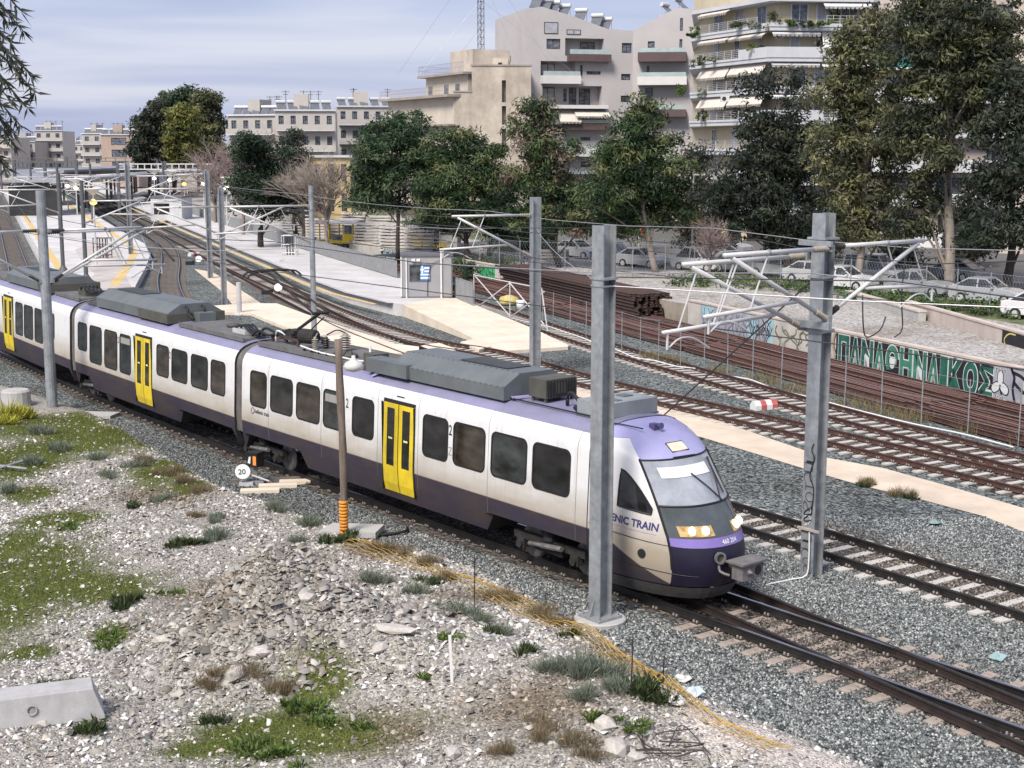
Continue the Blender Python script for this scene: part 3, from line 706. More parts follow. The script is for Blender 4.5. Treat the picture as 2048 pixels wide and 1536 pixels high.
def casing(name, parent, x0, x1, z0, z1, w, mat, slope=.22, louv=None, bev=.5):
    """chamfered roof box: sloped upper flanks"""
    mb = MB(); zc = z0 + (z1 - z0) * .52
    sec = [(-w, z0), (-w, zc), (-w * bev, z1), (w * bev, z1), (w, zc), (w, z0)]; k = 6
    for x, s in ((x0, 1), (x1, 1)): mb.v += [(x, t, z) for t, z in sec]
    mb.f += [(j, j + 1, j + 1 + k, j + k) for j in range(k - 1)] + [(5, 4, 3, 2, 1, 0), (6, 7, 8, 9, 10, 11)]; mb.m = [0] * len(mb.f)
    mb.f = [tuple(reversed(f)) for f in mb.f]
    o = obj(name, mb, mat, parent)
    r = MB()
    for t, z in ((-w, zc), (-w * bev, z1)):
        for x in np.arange(x0 + .1, x1, .22): r.box((x, t, z + .006), (.03, .03, .02))
    obj('rivets', r, mat, o, kind='stuff')
    if louv:
        a, b = louv; g = MB(); g.box(((a + b) / 2, 0, z1 + .008), (b - a, w * bev * 1.5, .02)); obj('fan_grille', g, m_blk, o)
        g = MB()
        for x in np.arange(a + .05, b, .12): g.box((x, 0, z1 + .025), (.03, w * bev * 1.45, .025))
        obj('grille_slats', g, mat, o, kind='stuff')
    return o
def deck(car, x0, x1):
    mb = MB(); mb.span((x0, -.86, 3.66), (x1, .86, 3.735)); obj('roof_deck', mb, m_deck, car)
    for s in (-1, 1):
        g = MB(); g.span((x0, s * .88 - .03, 3.64), (x1, s * .88 + .03, 3.77)); obj('roof_rail', g, m_deck, car)
def hose(car, pts, r, mat=None, name='cable'): 
    mb = MB(); mb.tube(catmull(pts, .12), r, 6); return obj(name, mb, mat or m_blk, car, smooth=True)
def insul(parent, x, t, z0, h, r=.13, n=5, mat=None, name='insulator'):
    pr_ = [(r * .5, 0)]
    for i in range(n): z = .04 + (h - .06) * i / n; dz = (h - .06) / n; pr_ += [(r * .55, z), (r, z + dz * .35), (r * .95, z + dz * .55), (r * .55, z + dz * .8)]
    pr_ += [(r * .5, h), (r * .3, h + .03)]
    mb = MB(); mb.lathe(pr_, (x, t, z0), 12); return obj(name, mb, mat or m_ins, parent, smooth=False)

# ---- leading car
NX = -1.9                                                  # where the moulded cab begins
car1 = body('carriage', -17.62, NX, [(-17.7, -14.0), (-5.6, -1.7)], m_liv, train, cap=(True, False))
for a, b in ((-17.13, -16.2), (-15.9, -14.67), (-14.39, -13.17), (-12.91, -11.96), (-11.41, -10.42), (-8.11, -7.11), (-6.82, -5.62), (-5.31, -4.06), (-3.78, -2.55)): window(car1, a, b)
door(car1, -9.89, -8.54)
for x in (-11.78, -7.03): on_side(car1, 'class_numeral', two_v, two_f, x - (.02 if x > -9 else 0), 2.62, m_txt)
zv, zf = text_polys('Z', .3, .0, .8); on_side(car1, 'scrawl', zv, zf, -7.05, 2.12, M('faded_scrawl', (.3, .3, .32), .7, 0))
tv, tf = text_polys('hellenic train', .17, .003); on_side(car1, 'lettering', tv, tf, -16.88, 1.72, m_txt)
mb = MB(); n_ = 20
for r0, r1 in ((.075, .10),):
    vs = [(-17.0 + rr * math.cos(2 * math.pi * i / n_), rr * math.sin(2 * math.pi * i / n_) + 1.77) for i in range(n_) for rr in (r0, r1)]
    mb.add([(x, -(side_t(z) + .006), z) for x, z in vs], [(2 * i, 2 * i + 1, (2 * i + 3) % (2 * n_), (2 * i + 2) % (2 * n_)) for i in range(n_)])
obj('logo', mb, m_navy, car1)
deck(car1, -17.5, -11.2)
mb = MB(); mb.tube([(-11.0, -.8, 3.72), (NX, -.8, 3.70)], .02, 5); obj('roof_seam', mb, m_blk, car1)
ac = casing('air_conditioner', car1, -10.1, -5.35, 3.66, 4.27, 1.0, m_grey, louv=(-7.9, -6.0))
mb = MB(); mb.box((-10.2, -.86, 3.86), (1.9, .5, .36)); obj('side_casing', mb, m_grey, ac)
mb = MB(); mb.box((-11.5, -.55, 3.86), (.5, .5, .4)); mb.box((-11.2, -.7, 3.78), (.7, .5, .16)); obj('junction_box', mb, m_grey2, car1)
mb = MB(); mb.beam((-10.6, -.98, 3.70), (-10.9, -1.04, 3.56), .14, .05); obj('bracket', mb, m_lav, car1)
res = MB(); res.box((-4.62, -.1, 4.02), (.62, .95, .44)); res.box((-4.30, -.12, 4.02), (.02, .3, .26))
for x in (-4.85, -4.4):
    for t in (-.5, .3): res.box((x, t, 3.76), (.06, .06, .14))
r_ = obj('brake_resistor', res, m_grey2, car1)
mb = MB()
for t in np.arange(-.52, .3, .09): mb.box((-4.29, t, 4.02), (.03, .02, .4))
obj('cooling_fin', mb, m_blk, r_)
mb = MB(); mb.beam((-5.3, -.8, 3.72), (-4.9, .3, 3.75), .12, .05); obj('roof_step', mb, m_lav, car1)
mb = MB(); mb.span((-2.98, -.78, 3.66), (-2.02, .78, 4.02)); fb = obj('roof_box', mb, M('pale_grey_casing', (.26, .28, .29), .6, .12, 1.6), car1)
mb = MB(); mb.span((-3.01, -.80, 3.66), (-1.99, .80, 3.70)); mb.box((-2.6, .3, 4.035), (.28, .28, .03)); mb.box((-2.3, -.25, 4.03), (.26, .18, .02)); obj('box_fittings', mb, m_grey, fb)
hose(car1, [(-3.75, -.4, 3.72), (-3.7, -.42, 3.98), (-3.5, -.44, 4.02), (-3.3, -.46, 3.9), (-3.0, -.5, 3.84)], .045)
hose(car1, [(-3.2, -.65, 3.78), (-3.05, -.66, 3.74), (-2.9, -.68, 3.74)], .06)
hose(car1, [(-2.0, -.95, 3.62), (-1.7, -.8, 3.66), (-1.1, -.55, 3.60)], .015)
for cr_, xs_ in ((car1, (-16.05, -13.05, -10.2, -8.35, -5.46, -2.3)),):
    for x in xs_: mb = MB(); mb.tube([(x, -(side_t(z) + .001), z) for z in (1.02, 1.38, 1.58, 3.06, 3.22, 3.36, 3.46)], .006, 4); obj('panel_seam', mb, m_grey, cr_)
# ---- pantograph and high-voltage gear over the articulation
pan = empty('pantograph', (-16.6, 0, 3.72)); pan.parent = train
mb = MB()
for s in (-1, 1):
    mb.beam((-.9, s * .42, .2), (.75, s * .42, .2), .07)
    for x in (-.85, .7): mb.tube([(x, s * .42, 0), (x, s * .42, .17)], .05, 8)
for x in (-.9, .1, .75): mb.beam((x, -.45, .2), (x, .45, .2), .07)
obj('base_frame', mb, M('rusty_dark_steel', (.075, .045, .038), .75, .3, 4), pan)
mb = MB(); mb.tube([(-.35, 0, .28), (1.28, 0, 1.05)], .05, 8); obj('lower_arm', mb, m_under, pan)
mb = MB(); mb.tube([(1.32, .24, 1.05), (-1.55, .12, 2.05)], .032, 8); mb.tube([(1.32, -.24, 1.05), (-1.55, -.12, 2.05)], .032, 8); mb.tube([(1.30, -.28, 1.05), (1.30, .28, 1.05)], .045, 8); obj('upper_arm', mb, m_under, pan)
mb = MB(); mb.tube([(.2, .1, .26), (1.42, .05, .93)], .02, 6); obj('control_rod', mb, m_under, pan)
mb = MB()
for x in (-1.72, -1.38):
    mb.tube(catmull([(x, -.95, 1.92), (x, -.75, 2.08), (x, -.3, 2.12), (x, .3, 2.12), (x, .75, 2.08), (x, .95, 1.92)], .1), .028, 6)
for t in (-.4, .4): mb.beam((-1.72, t, 2.08), (-1.38, t, 2.08), .03)
obj('contact_head', mb, m_under, pan)
mb = MB(); mb.lathe([(.05, 0), (.22, .03), (.22, .55), (.18, .60), (.05, .62)], (.95, -.45, .38), 14, axis=(1, .25, 0)); obj('drive_cylinder', mb, m_under, pan)
mb = MB(); mb.box((-.1, -.1, .34), (.55, .5, .16)); mb.tube(catmull([(-.3, -.4, .3), (.0, -.3, .46), (.3, -.35, .34)], .1), .035, 6); obj('spring_box', mb, m_under, pan)
insul(train, -14.35, .25, 3.74, .48, .17, 6); insul(train, -14.6, -.62, 3.74, .42, .10, 6); insul(train, -15.1, .05, 3.74, .32, .12, 4, m_ins_br)
for x, t in ((-13.7, -.3), (-13.1, -.38)):
    mb = MB(); mb.lathe([(.05, 0), (.2, .0), (.23, .05), (.22, .1), (.12, .14), (.02, .145)], (x, t, 3.735), 16); obj('roof_vent', mb, m_grey2, train, smooth=True)
mb = MB(); mb.tube([(-12.4, -.15, 3.72), (-12.42, -.15, 4.12)], .035, 8); obj('aerial', mb, m_wht, train)
hose(train, [(-15.3, -.7, 3.86), (-14.2, -.74, 3.80), (-13.2, -.76, 3.80), (-12.2, -.76, 3.80), (-11.4, -.7, 3.84)], .026, m_wht, 'busbar')
mb = MB()
for x in np.arange(-15.0, -11.5, .42): mb.box((x, -.75, 3.76), (.05, .06, .10))
obj('busbar_clamps', mb, m_blk, train, kind='stuff')
hose(train, [(-15.4, -.2, 4.0), (-15.0, -.3, 4.22), (-14.6, -.62, 4.16)], .02, m_wirel)
hose(train, [(-15.3, .2, 4.1), (-14.9, .3, 4.28), (-14.35, .25, 4.26)], .02)
hose(train, [(-18.6, -.5, 3.8), (-18.1, -.55, 4.02), (-17.6, -.5, 3.92), (-17.0, -.45, 4.0), (-16.6, -.4, 3.82)], .04)
hose(train, [(-18.6, -.3, 3.8), (-18.0, -.35, 4.08), (-17.4, -.3, 3.98), (-16.9, -.3, 4.02)], .04)
hose(train, [(-17.1, -.5, 3.75), (-17.05, -.52, 4.05), (-16.9, -.5, 4.12), (-16.7, -.4, 4.0)], .025, m_wht)

# ---- moulded cab: plan curves per height
SFZ = [(.30, .50), (.42, .72), (.55, .90), (.9, 1.02), (1.2, 1.0), (1.40, .93), (1.56, .86), (2.17, .42), (2.6, .06), (3.04, -.34), (3.2, -.55), (3.36, -.80), (3.5, -1.08), (3.6, -1.36), (3.66, -1.58), (3.70, -1.78)]
def s_front(z):
    for (za, a), (zb, b) in zip(SFZ[:-1], SFZ[1:]):
        if za <= z <= zb: return a + (b - a) * (z - za) / (zb - za)
    return SFZ[0][1] if z < SFZ[0][0] else NX + .02
NM, NN = 2.3, 2.5
def nose_w(z): return side_t(max(z, .52)) * (1 if z > .5 else .9)
def nose_t(x, z):
    L = s_front(z) - NX; q = min(1, max(0, (x - NX) / L)); return nose_w(z) * (1 - q ** NM) ** (1 / NN)
zs = [.52, .62, .75, .9, 1.05, 1.2, 1.38, 1.56, 1.75, 1.95, 2.17, 2.4, 2.65, 2.85, 3.04, 3.15, 3.25, 3.36, 3.44, 3.52, 3.58, 3.63, 3.67, 3.695]
BT = .74
taus = [-1, -.995, -.98, -.95, -.9, -.84, -.79, -BT, -.66, -.55, -.42, -.28, -.14, 0]; taus = taus + [-t for t in taus[-2::-1]]
def nose_pt(tau, z, off=0.0):
    w, L = nose_w(z) + off, s_front(z) - NX + off
    return (NX + L * max(0, 1 - abs(tau) ** NN) ** (1 / NM), w * tau, z + off * .3)
def nose_patch(name, t0, t1, z0, z1, mat, off=0.0, parent=None, fill_z=None, smooth=True):
    tt = [t for t in taus if t0 - 1e-6 <= t <= t1 + 1e-6]; zz = sorted({z for z in zs if z0 - 1e-6 <= z <= z1 + 1e-6} | {z0, z1}); mb = MB(); k = len(tt)
    for z in zz: mb.v += [nose_pt(t, z, off) for t in tt]
    mb.f = [(i * k + j, i * k + j + 1, (i + 1) * k + j + 1, (i + 1) * k + j) for i in range(len(zz) - 1) for j in range(k - 1)]; mb.m = [0] * len(mb.f)
    o = obj(name, mb, mat, parent or car1, smooth=smooth); return o
cab = nose_patch('cab_side', -1, -BT, .52, 3.44, m_livn)
nose_patch('cab_side', BT, 1, .52, 3.44, m_livn)
nose_patch('cab_roof', -1, 1, 3.44, 3.695, m_lav); rf = nose_patch('cab_roof', -BT, BT, 3.04, 3.44, m_lav)
ws = nose_patch('windscreen', -BT, BT, 2.17, 3.04, m_wsh)
bpn = nose_patch('front_panel', -BT, BT, 1.56, 2.17, m_black_panel)
nose_patch('purple_band', -BT, BT, 1.38, 1.56, m_purp, .004); nose_patch('coupler_bay', -BT, BT, .52, 1.38, m_dpurp)
mb = MB(); tt = [t for t in taus]; mb.v = [nose_pt(t, .52) for t in tt] + [(NX, 0, .52)]; mb.f = [(i + 1, i, len(tt)) for i in range(len(tt) - 1)]; mb.m = [0] * len(mb.f)
mb.v += []; obj('cab_floor', mb, m_under, car1)
mb = MB(); k = len(taus)
for z, g in ((.50, 0), (.36, -.10), (.24, -.22)): mb.v += [((nose_pt(t, .52)[0] + g * .6 if abs(t) < .97 else nose_pt(t, .52)[0]), nose_pt(t, .52)[1] * (1 + g * .25), z) for t in taus]
mb.f = [(i * k + j, i * k + j + 1, (i + 1) * k + j + 1, (i + 1) * k + j) for i in range(2) for j in range(k - 1)]; mb.m = [0] * len(mb.f)
obj('snow_plough', mb, M('dusty_black', (.04, .038, .036), .8, .3, 4), car1)
# seams, mirrors of the black surround
def nose_line(name, pts, r, mat, parent=None):
    mb = MB(); mb.tube([nose_pt(t, z, .004) for t, z in pts], r, 5); return obj(name, mb, mat, parent or car1)
for s in (-1, 1): nose_line('windscreen_frame', [(s * BT, z) for z in np.linspace(.9, 3.06, 24)], .028, m_blk, ws)
nose_line('windscreen_frame', [(t, 3.04) for t in np.linspace(-BT, BT, 24)], .022, m_blk, ws); nose_line('windscreen_frame', [(t, 2.17) for t in np.linspace(-BT, BT, 24)], .026, m_blk, ws)
for s in (-1,):
    mb = MB(); mb.tube([(NX, -(side_t(z) + .002), z) for z in (.6, .95, 1.38, 1.58, 3.06, 3.22, 3.36, 3.46, 3.56)], .012, 5); obj('panel_seam', mb, m_blk, car1)
    for zz, x1 in ((1.52, .55), (.93, .75)):
        mb = MB(); mb.tube([(x, -(nose_t(x, zz - .06 * (x + 1.9)) + .003), zz - .06 * (x + 1.9)) for x in np.linspace(-1.85, x1, 16)], .009, 5); obj('panel_seam', mb, m_blk, car1)
def cab_window(xa, xb, lo, hi):
    """glazed patch between two height curves, moulded to the cab side"""
    mb = MB(); xs_ = np.linspace(xa, xb, 12); k = 7
    for x in xs_:
        for j in range(k): z = lo(x) + (hi(x) - lo(x)) * j / (k - 1); mb.v.append((x, -(nose_t(x, z) + .010), z))
    mb.f = [(i * k + j, (i + 1) * k + j, (i + 1) * k + j + 1, i * k + j + 1) for i in range(11) for j in range(k - 1)]; mb.m = [0] * len(mb.f)
    w = obj('window', mb, m_win, car1, smooth=True); rim = [mb.v[i * k] for i in range(12)] + [mb.v[11 * k + j] for j in range(1, k)] + [mb.v[i * k + k - 1] for i in range(10, -1, -1)] + [mb.v[j] for j in range(k - 2, -1, -1)]
    g = MB(); g.tube(rim, .02, 5, cap=False); obj('window_frame', g, m_blk, w)
cab_window(-1.72, -1.28, lambda x: 2.02, lambda x: 2.86)
cab_window(-1.02, -.22, lambda x: 2.06 - .10 * (x + 1.02), lambda x: 2.84 - .76 * ((x + 1.02) / .8) ** 1.3 * .98)
def front_grid(name, y0, y1, z0, z1, off, mat, parent, skew=0.0):
    mb = MB(); n1, n2 = 9, 5
    for i in range(n1):
        for j in range(n2): y = y0 + (y1 - y0) * i / (n1 - 1); z = z0 + (z1 - z0) * j / (n2 - 1) + skew * (y - y0); mb.v.append(nose_pt(max(-.97, min(.97, y / nose_w(z))), z, off))
    mb.f = [(i * n2 + j, (i + 1) * n2 + j, (i + 1) * n2 + j + 1, i * n2 + j + 1) for i in range(n1 - 1) for j in range(n2 - 1)]; mb.m = [0] * len(mb.f); return obj(name, mb, mat, parent, smooth=True)
# lettering curves with the cab side
tv, tf = text_polys('HELLENIC TRAIN', .22, .006, .98); wd = max(v[0] for v in tv)
mb = MB(); mb.add([(-.02 - wd + a, -(nose_t(-.02 - wd + a, 1.74 - .05 * a + b) + .007), 1.74 - .05 * a + b) for a, b in tv], tf); obj('lettering', mb, m_navy, car1)
mb = MB(); mb.add([(x, -(nose_t(x, 1.64 - .05 * (x + 1.3) + d) + .006), 1.64 - .05 * (x + 1.3) + d) for x in np.linspace(-1.3, -.04, 14) for d in (0, .018)], [(2 * i, 2 * i + 2, 2 * i + 3, 2 * i + 1) for i in range(13)]); obj('lettering_underline', mb, M('mauve_lettering', (.45, .33, .42), .6, 0), car1)
tv, tf = text_polys('460 204', .13, .003); wd = max(v[0] for v in tv)
def front_pt(y, z, off): return nose_pt(max(-.9, min(.9, y / nose_w(z))), z, off)
mb = MB(); mb.add([front_pt(-.1 + a - wd / 2 + .15, 1.42 + b, .012) for a, b in tv], tf); obj('fleet_number', mb, m_wht, car1)
# round emergency socket, headlamps, wipers
x_, z_ = -.35, 1.14
mb = MB(); mb.lathe([(.10, 0), (.10, .012), (.02, .013)], (x_, -(nose_t(x_, z_) - .002), z_), 14, axis=(.25, -1, .05)); obj('socket', mb, m_blk, car1)
for s in (-1, 1):
    c0 = s * .50
    cl = front_grid('headlamp_cluster', c0 - s * .22, c0 + s * .40, 1.60, 1.80, .010, m_amber, car1)
    for dy in (-.05, .2):
        p = front_pt(c0 + s * dy, 1.71, .012); mb = MB(); mb.lathe([(.095, 0), (.09, .03), (.03, .045), (.005, .05)], p, 14, axis=(1, 0, .55)); obj('headlamp', mb, m_lamp, cl)
for y0, y1, z1_ in ((.25, .62, 2.95), (.30, -.15, 2.75)):
    mb = MB(); mb.tube([front_pt(y0, 2.2, .05), front_pt((y0 + y1) / 2, (2.2 + z1_) / 2, .06), front_pt(y1, z1_, .04)], .016, 5); obj('wiper', mb, m_blk, car1)
mb = MB(); mb.tube([front_pt(.58, 2.95, .035), front_pt(.50, 2.30, .035)], .022, 5); obj('wiper', mb, m_blk, car1)
mb = MB(); mb.tube([front_pt(-.35, 3.06, .03), front_pt(.25, 3.05, .03)], .02, 5); obj('wiper', mb, m_blk, car1)
front_grid('sun_blind', -.80, .45, 2.70, 2.90, .012, m_wht, ws)
mb = MB()
front_grid('destination_display', -.26, .22, 3.15, 3.30, .012, M('display_glass', (.72, .66, .5), .15, .1, 3), rf)
nose_line('display_frame', [(-.26 / 1.3, 3.30), (.22 / 1.3, 3.30), (.22 / 1.33, 3.15), (-.26 / 1.33, 3.15), (-.26 / 1.3, 3.30)], .016, m_blk, rf)
p = nose_pt(-.12, 3.52, .0); mb = MB(); mb.box((p[0] - .05, p[1], p[2] + .07), (.16, .16, .13)); mb.lathe([(.05, 0), (.07, .14), (.02, .14)], (p[0], p[1] + .04, p[2] + .09), 10, axis=(1, 0, .1)); obj('horn', mb, M('violet_horn', (.10, .08, .2), .5, .2, 3), car1)
# coupler
cp = empty('coupler', (.75, 0, .98)); cp.parent = train
mb = MB(); mb.tube([(0, 0, 0), (.55, 0, 0)], .09, 10); obj('drawbar', mb, m_under, cp)
mb = MB(); mb.box((.72, 0, 0), (.30, .62, .34)); mb.box((.70, 0, .19), (.46, .78, .04)); hd = obj('coupler_head', mb, M('coupler_steel', (.16, .15, .145), .6, .25, 5), cp)
mb = MB(); mb.lathe([(.09, 0), (.06, .02), (.02, .1)], (.872, -.12, 0), 12, axis=(1, 0, 0)); obj('coupler_cone', mb, m_steel, hd)
mb = MB(); mb.lathe([(.10, 0), (.10, .006)], (.872, .15, 0), 12, axis=(1, 0, 0)); obj('coupler_cup', mb, m_blk, hd)
mb = MB(); mb.lathe([(.13, 0), (.13, .06), (.09, .06), (.09, 0)], (.25, -.34, .2), 14, axis=(1, -.3, .1)); mb.tube(catmull([(.2, -.3, .1), (.35, -.42, -.05), (.5, -.3, -.12)], .08), .03, 6); obj('brake_hose', mb, m_steel, cp)

# ---- articulation bellows, middle and rear cars
def bellows(parent, x0, x1):
    mb = MB(); st = np.linspace(x0, x1, 9); sec = [(t * (.955), z * .985 + .03) for t, z in FULL if z > .9]; k = len(sec)
    for i, x in enumerate(st): g = 1 - (.022 if i % 2 else 0); mb.v += [(x, t * g, z * g + (1 - g) * 2) for t, z in sec]
    mb.f = [(i * k + j + 1, (i + 1) * k + j + 1, (i + 1) * k + j, i * k + j) for i in range(8) for j in range(k - 1)]; mb.m = [0] * len(mb.f)
    return obj('gangway_bellows', mb, M('bellows_fabric', (.14, .13, .125), .8, .2, 3, stain=(.05, .035, .03), stain_amt=.7), parent)
bellows(train, -18.25, -17.6)
p2 = (-17.95, 0, 0); a2 = R(-2.2)
car2 = body('carriage', -14.35, -.28, [(-14.4, -12.7), (-4.6, -.2)], m_liv, train, p2, a2)
for i, (a, b) in enumerate(((-13.99, -13.06), (-12.71, -11.51), (-11.17, -9.95), (-9.65, -8.65), (-6.25, -5.27), (-4.97, -3.75), (-3.39, -2.17), (-1.87, -.88))): window(car2, a, b, 1.62 if i in (1, 2, 3) else 1.96)
door(car2, -8.16, -6.74)
for x in (-9.86, -5.2): on_side(car2, 'class_numeral', two_v, two_f, x, 2.62, m_txt, .8, .9)
deck(car2, -5.4, -.5); deck(car2, -14.2, -13.2)
ac = casing('air_conditioner', car2, -12.9, -6.1, 3.66, 4.3, 1.0, m_grey, louv=(-12.3, -9.9))
mb = MB(); mb.span((-8.6, -1.06, 3.66), (-6.0, 1.06, 3.98)); obj('side_casing', mb, m_grey2, ac)
mb = MB(); mb.box((-5.75, .2, 3.86), (.5, .6, .3)); obj('junction_box', mb, m_grey, car2)
for t in (-.35, .25): hose(car2, [(-6.05, t, 4.2), (-5.9, t, 4.15), (-5.85, t, 3.95), (-5.6, t + .1, 3.8)], .045)
for x, t in ((-3.4, .15), (-2.5, .1)):
    mb = MB(); mb.lathe([(.05, 0), (.2, .0), (.23, .05), (.22, .1), (.12, .14), (.02, .145)], (x, t, 3.735), 16); obj('roof_vent', mb, m_grey2, car2, smooth=True)
mb = MB(); mb.span((-2.2, -.45, 3.74), (-1.3, .15, 3.88)); obj('equipment_tray', mb, m_galt, car2)
for q in range(4): hose(car2, [(-2.2 + q * .1, -.35 + q * .12, 3.86), (-1.6, -.4 + q * .12, 4.02), (-.9, -.42 + q * .1, 3.86), (-.4, -.4 + q * .1, 3.8)], .035)
c2m = Matrix.Translation(p2) @ Matrix.Rotation(a2, 4, 'Z'); p3v = c2m @ Vector((-14.68, 0, 0)); a3 = a2 + R(-2.2)
car3 = body('carriage', -15.5, -.3, [(-15.6, -13.2), (-3.0, -.25)], m_liv, train, p3v, a3)
b3 = bellows(train, -.36, .36); b3.location = p3v; b3.rotation_euler = (0, 0, (a2 + a3) / 2)
for a, b, z0 in ((-14.3, -13.2, 1.96), (-12.6, -11.9, 1.96), (-11.75, -11.2, 1.96), (-8.0, -6.9, 1.62), (-6.65, -5.35, 1.62), (-5.05, -3.9, 1.62), (-3.36, -2.3, 1.96)): window(car3, a, b, z0)
door(car3, -9.95, -8.45)
ac = casing('air_conditioner', car3, -10.6, -3.9, 3.66, 4.3, 1.0, m_grey, louv=(-9.6, -7.2))
mb = MB(); mb.span((-5.5, -1.06, 3.66), (-3.8, 1.06, 4.02)); obj('side_casing', mb, m_grey2, ac)
deck(car3, -3.6, -.4); deck(car3, -15.2, -10.9)
for x in (-12.4, -11.9, -11.4):
    mb = MB(); mb.lathe([(.05, 0), (.2, .0), (.23, .05), (.22, .1), (.12, .14), (.02, .145)], (x, -.1, 3.735), 16); obj('roof_vent', mb, m_grey2, car3, smooth=True)
mb = MB(); mb.span((-2.1, -.4, 3.74), (-1.2, .2, 3.95)); obj('equipment_tray', mb, m_grey2, car3)
for q in range(5): hose(car3, [(-1.9 + q * .15, -.35 + q * .12, 3.9), (-1.2, -.5 + q * .15, 4.15), (-.4, -.4 + q * .12, 3.95), (.3, -.35 + q * .1, 4.05), (.8, -.3 + q * .1, 3.8)], .035)
bogie(train, -3.55); bogie(train, -17.0, .02, a2 / 2); bogie(train, p3v.x + 1.2, p3v.y - .05, a2)
for i, (x0, x1) in enumerate(((-13.4, -6.3), (-1.0, .1))):
    mb = MB(); mb.span((x0, -.9, .42), (x1, .9, .75)); obj('underfloor_box', mb, m_under, car1)
mb = MB(); mb.span((-12.2, -1.05, .38), (-5.2, 1.05, .75)); obj('underfloor_box', mb, m_under, car2)
mb = MB(); mb.span((-13, -1.05, .38), (-3.4, 1.05, .75)); obj('underfloor_box', mb, m_under, car3)
# ================================================================== CATENARY MASTS
mh_cache = {}
def insulator_on(mb, a, b, r=.075, n=6):
    """ribbed porcelain between two points"""
    a, b = Vector(a), Vector(b); d = b - a; L = d.length; pr_ = [(r * .45, 0)]
    for i in range(n): z = L * (.06 + .88 * i / n); dz = L * .88 / n; pr_ += [(r * .6, z), (r, z + dz * .4), (r * .9, z + dz * .6), (r * .6, z + dz * .9)]
    pr_ += [(r * .45, L)]; mb.lathe(pr_, a, 10, axis=d)
def mast(base, top, w, label, rz=MRZ, section='H', plate=True, mat=None, group=None, depth=None):
    o = empty('catenary_mast', base, rz, label=label, cat='mast', group=group); h = top; mb = MB(); dp = depth or w
    if section == 'H':
        for s in (-1, 1): mb.box((0, s * (dp / 2 - .012), h / 2), (w, .024, h))
        mb.box((0, 0, h / 2), (.022, dp - .05, h))
    else: mb.tube([(0, 0, 0), (0, 0, h)], [w / 2, w / 2 * .86], 14)
    p = obj('post', mb, mat or m_gal, o)
    if plate:
        mb = MB(); mb.box((0, 0, .03), (w * 1.9, dp * 1.9, .05))
        for sx_ in (-1, 1):
            for sy_ in (-1, 1): mb.tube([(sx_ * w * .75, sy_ * dp * .75, .05), (sx_ * w * .75, sy_ * dp * .75, .14)], .02, 6)
        for s in (-1, 1): mb.add([(s * w * .02 - .012, s * dp * .5, .05), (s * w * .02 - .012, s * dp * .9, .05), (s * w * .02 - .012, s * dp * .5, .4), (s * w * .02 + .012, s * dp * .5, .05), (s * w * .02 + .012, s * dp * .9, .05), (s * w * .02 + .012, s * dp * .5, .4)], [(0, 1, 2), (5, 4, 3), (0, 3, 4, 1), (1, 4, 5, 2), (2, 5, 3, 0)])
        obj('base_plate', mb, mat or m_gal, o)
        mb = MB(); mb.lathe([(w * 1.5, -.5), (w * 1.6, -.02), (w * 1.5, .0)], (0, 0, .0), 18); obj('footing', mb, m_conc, o)
    return o
def cantilever(mst, off, reach, zt, zb, s=1, along=0.0, ins=m_ins, wreg=None, dip=0.0, drop=True):
    """tubular bracket reaching sideways (local y) from the mast; s = side"""
    c = empty('cantilever', (along, 0, 0)); c.parent = mst; y0 = s * off; ye = s * reach
    mb = MB(); mb.tube([(0, y0 + s * .55, zt), (0, ye + s * .15, zt - dip)], .05, 8); obj('top_tube', mb, m_galt, c, smooth=True)
    mb = MB(); insulator_on(mb, (0, y0, zt + .0), (0, y0 + s * .56, zt)); obj('insulator', mb, ins, c)
    mb = MB(); insulator_on(mb, (0, y0, zb), (0, y0 + s * .42, zb + .42 * (zt - zb) / max(.5, abs(ye - y0)))); obj('insulator', mb, ins, c)
    mb = MB(); sl = (zt - zb) / (abs(ye - y0) or 1); mb.tube([(0, y0 + s * .40, zb + .40 * sl), (0, ye - s * .1, zt - dip - .06)], .052, 8); obj('diagonal_tube', mb, m_galt, c, smooth=True)
    zr = zb + .5 if wreg is None else wreg
    yr = y0 + s * (zr + .15 - zb) / sl if sl > .01 else y0 + s * .8
    yr = s * min(abs(yr), abs(ye) - .4)
    mb = MB(); mb.tube([(0, yr, zr + .1), (0, ye + s * .7, zr - .02)], .044, 8); rg = obj('registration_tube', mb, m_galt, c, smooth=True)
    mb = MB(); mb.tube([(0, y0 + s * (abs(ye - y0) * .62), zt - .02), (0, y0 + s * (abs(ye - y0) * .78), zr + .05)], .02, 6); obj('strut', mb, m_galt, c)
    mb = MB(); mb.tube([(0, ye - s * .25, zt - .2), (0, ye + s * .25, zr)], .018, 6); obj('strut', mb, m_galt, c)
    if drop:
        mb = MB(); mb.tube([(0, ye + s * .55, zr), (0, ye + s * .55, zr - .38)], .03, 6); obj('drop_bracket', mb, m_galt, rg)
        mb = MB(); mb.tube(catmull([(0, ye + s * .5, zr - .34), (0, ye + s * .2, zr - .18), (0, ye - s * .2, zr - .2), (0, ye - s * .7, zr - .45)], .1), .02, 6); obj('steady_arm', mb, m_galt, rg)
    mb = MB(); mb.box((0, y0 - s * .02, zt), (.2, .12, .14)); mb.box((0, y0 - s * .02, zb), (.2, .12, .14))
    mb.lathe([(.065, -.04), (.065, .04)], (0, y0 + s * abs(ye - y0) * .62, zt), 8, axis=(0, 1, 0)); obj('clamp', mb, m_gal, c)
    return c
gC = G(1200, 1243); mC = mast(gC + Vector((0, 0, .1)), 8.1, .34, 'thick galvanised mast in front of the train cab', plate=True)
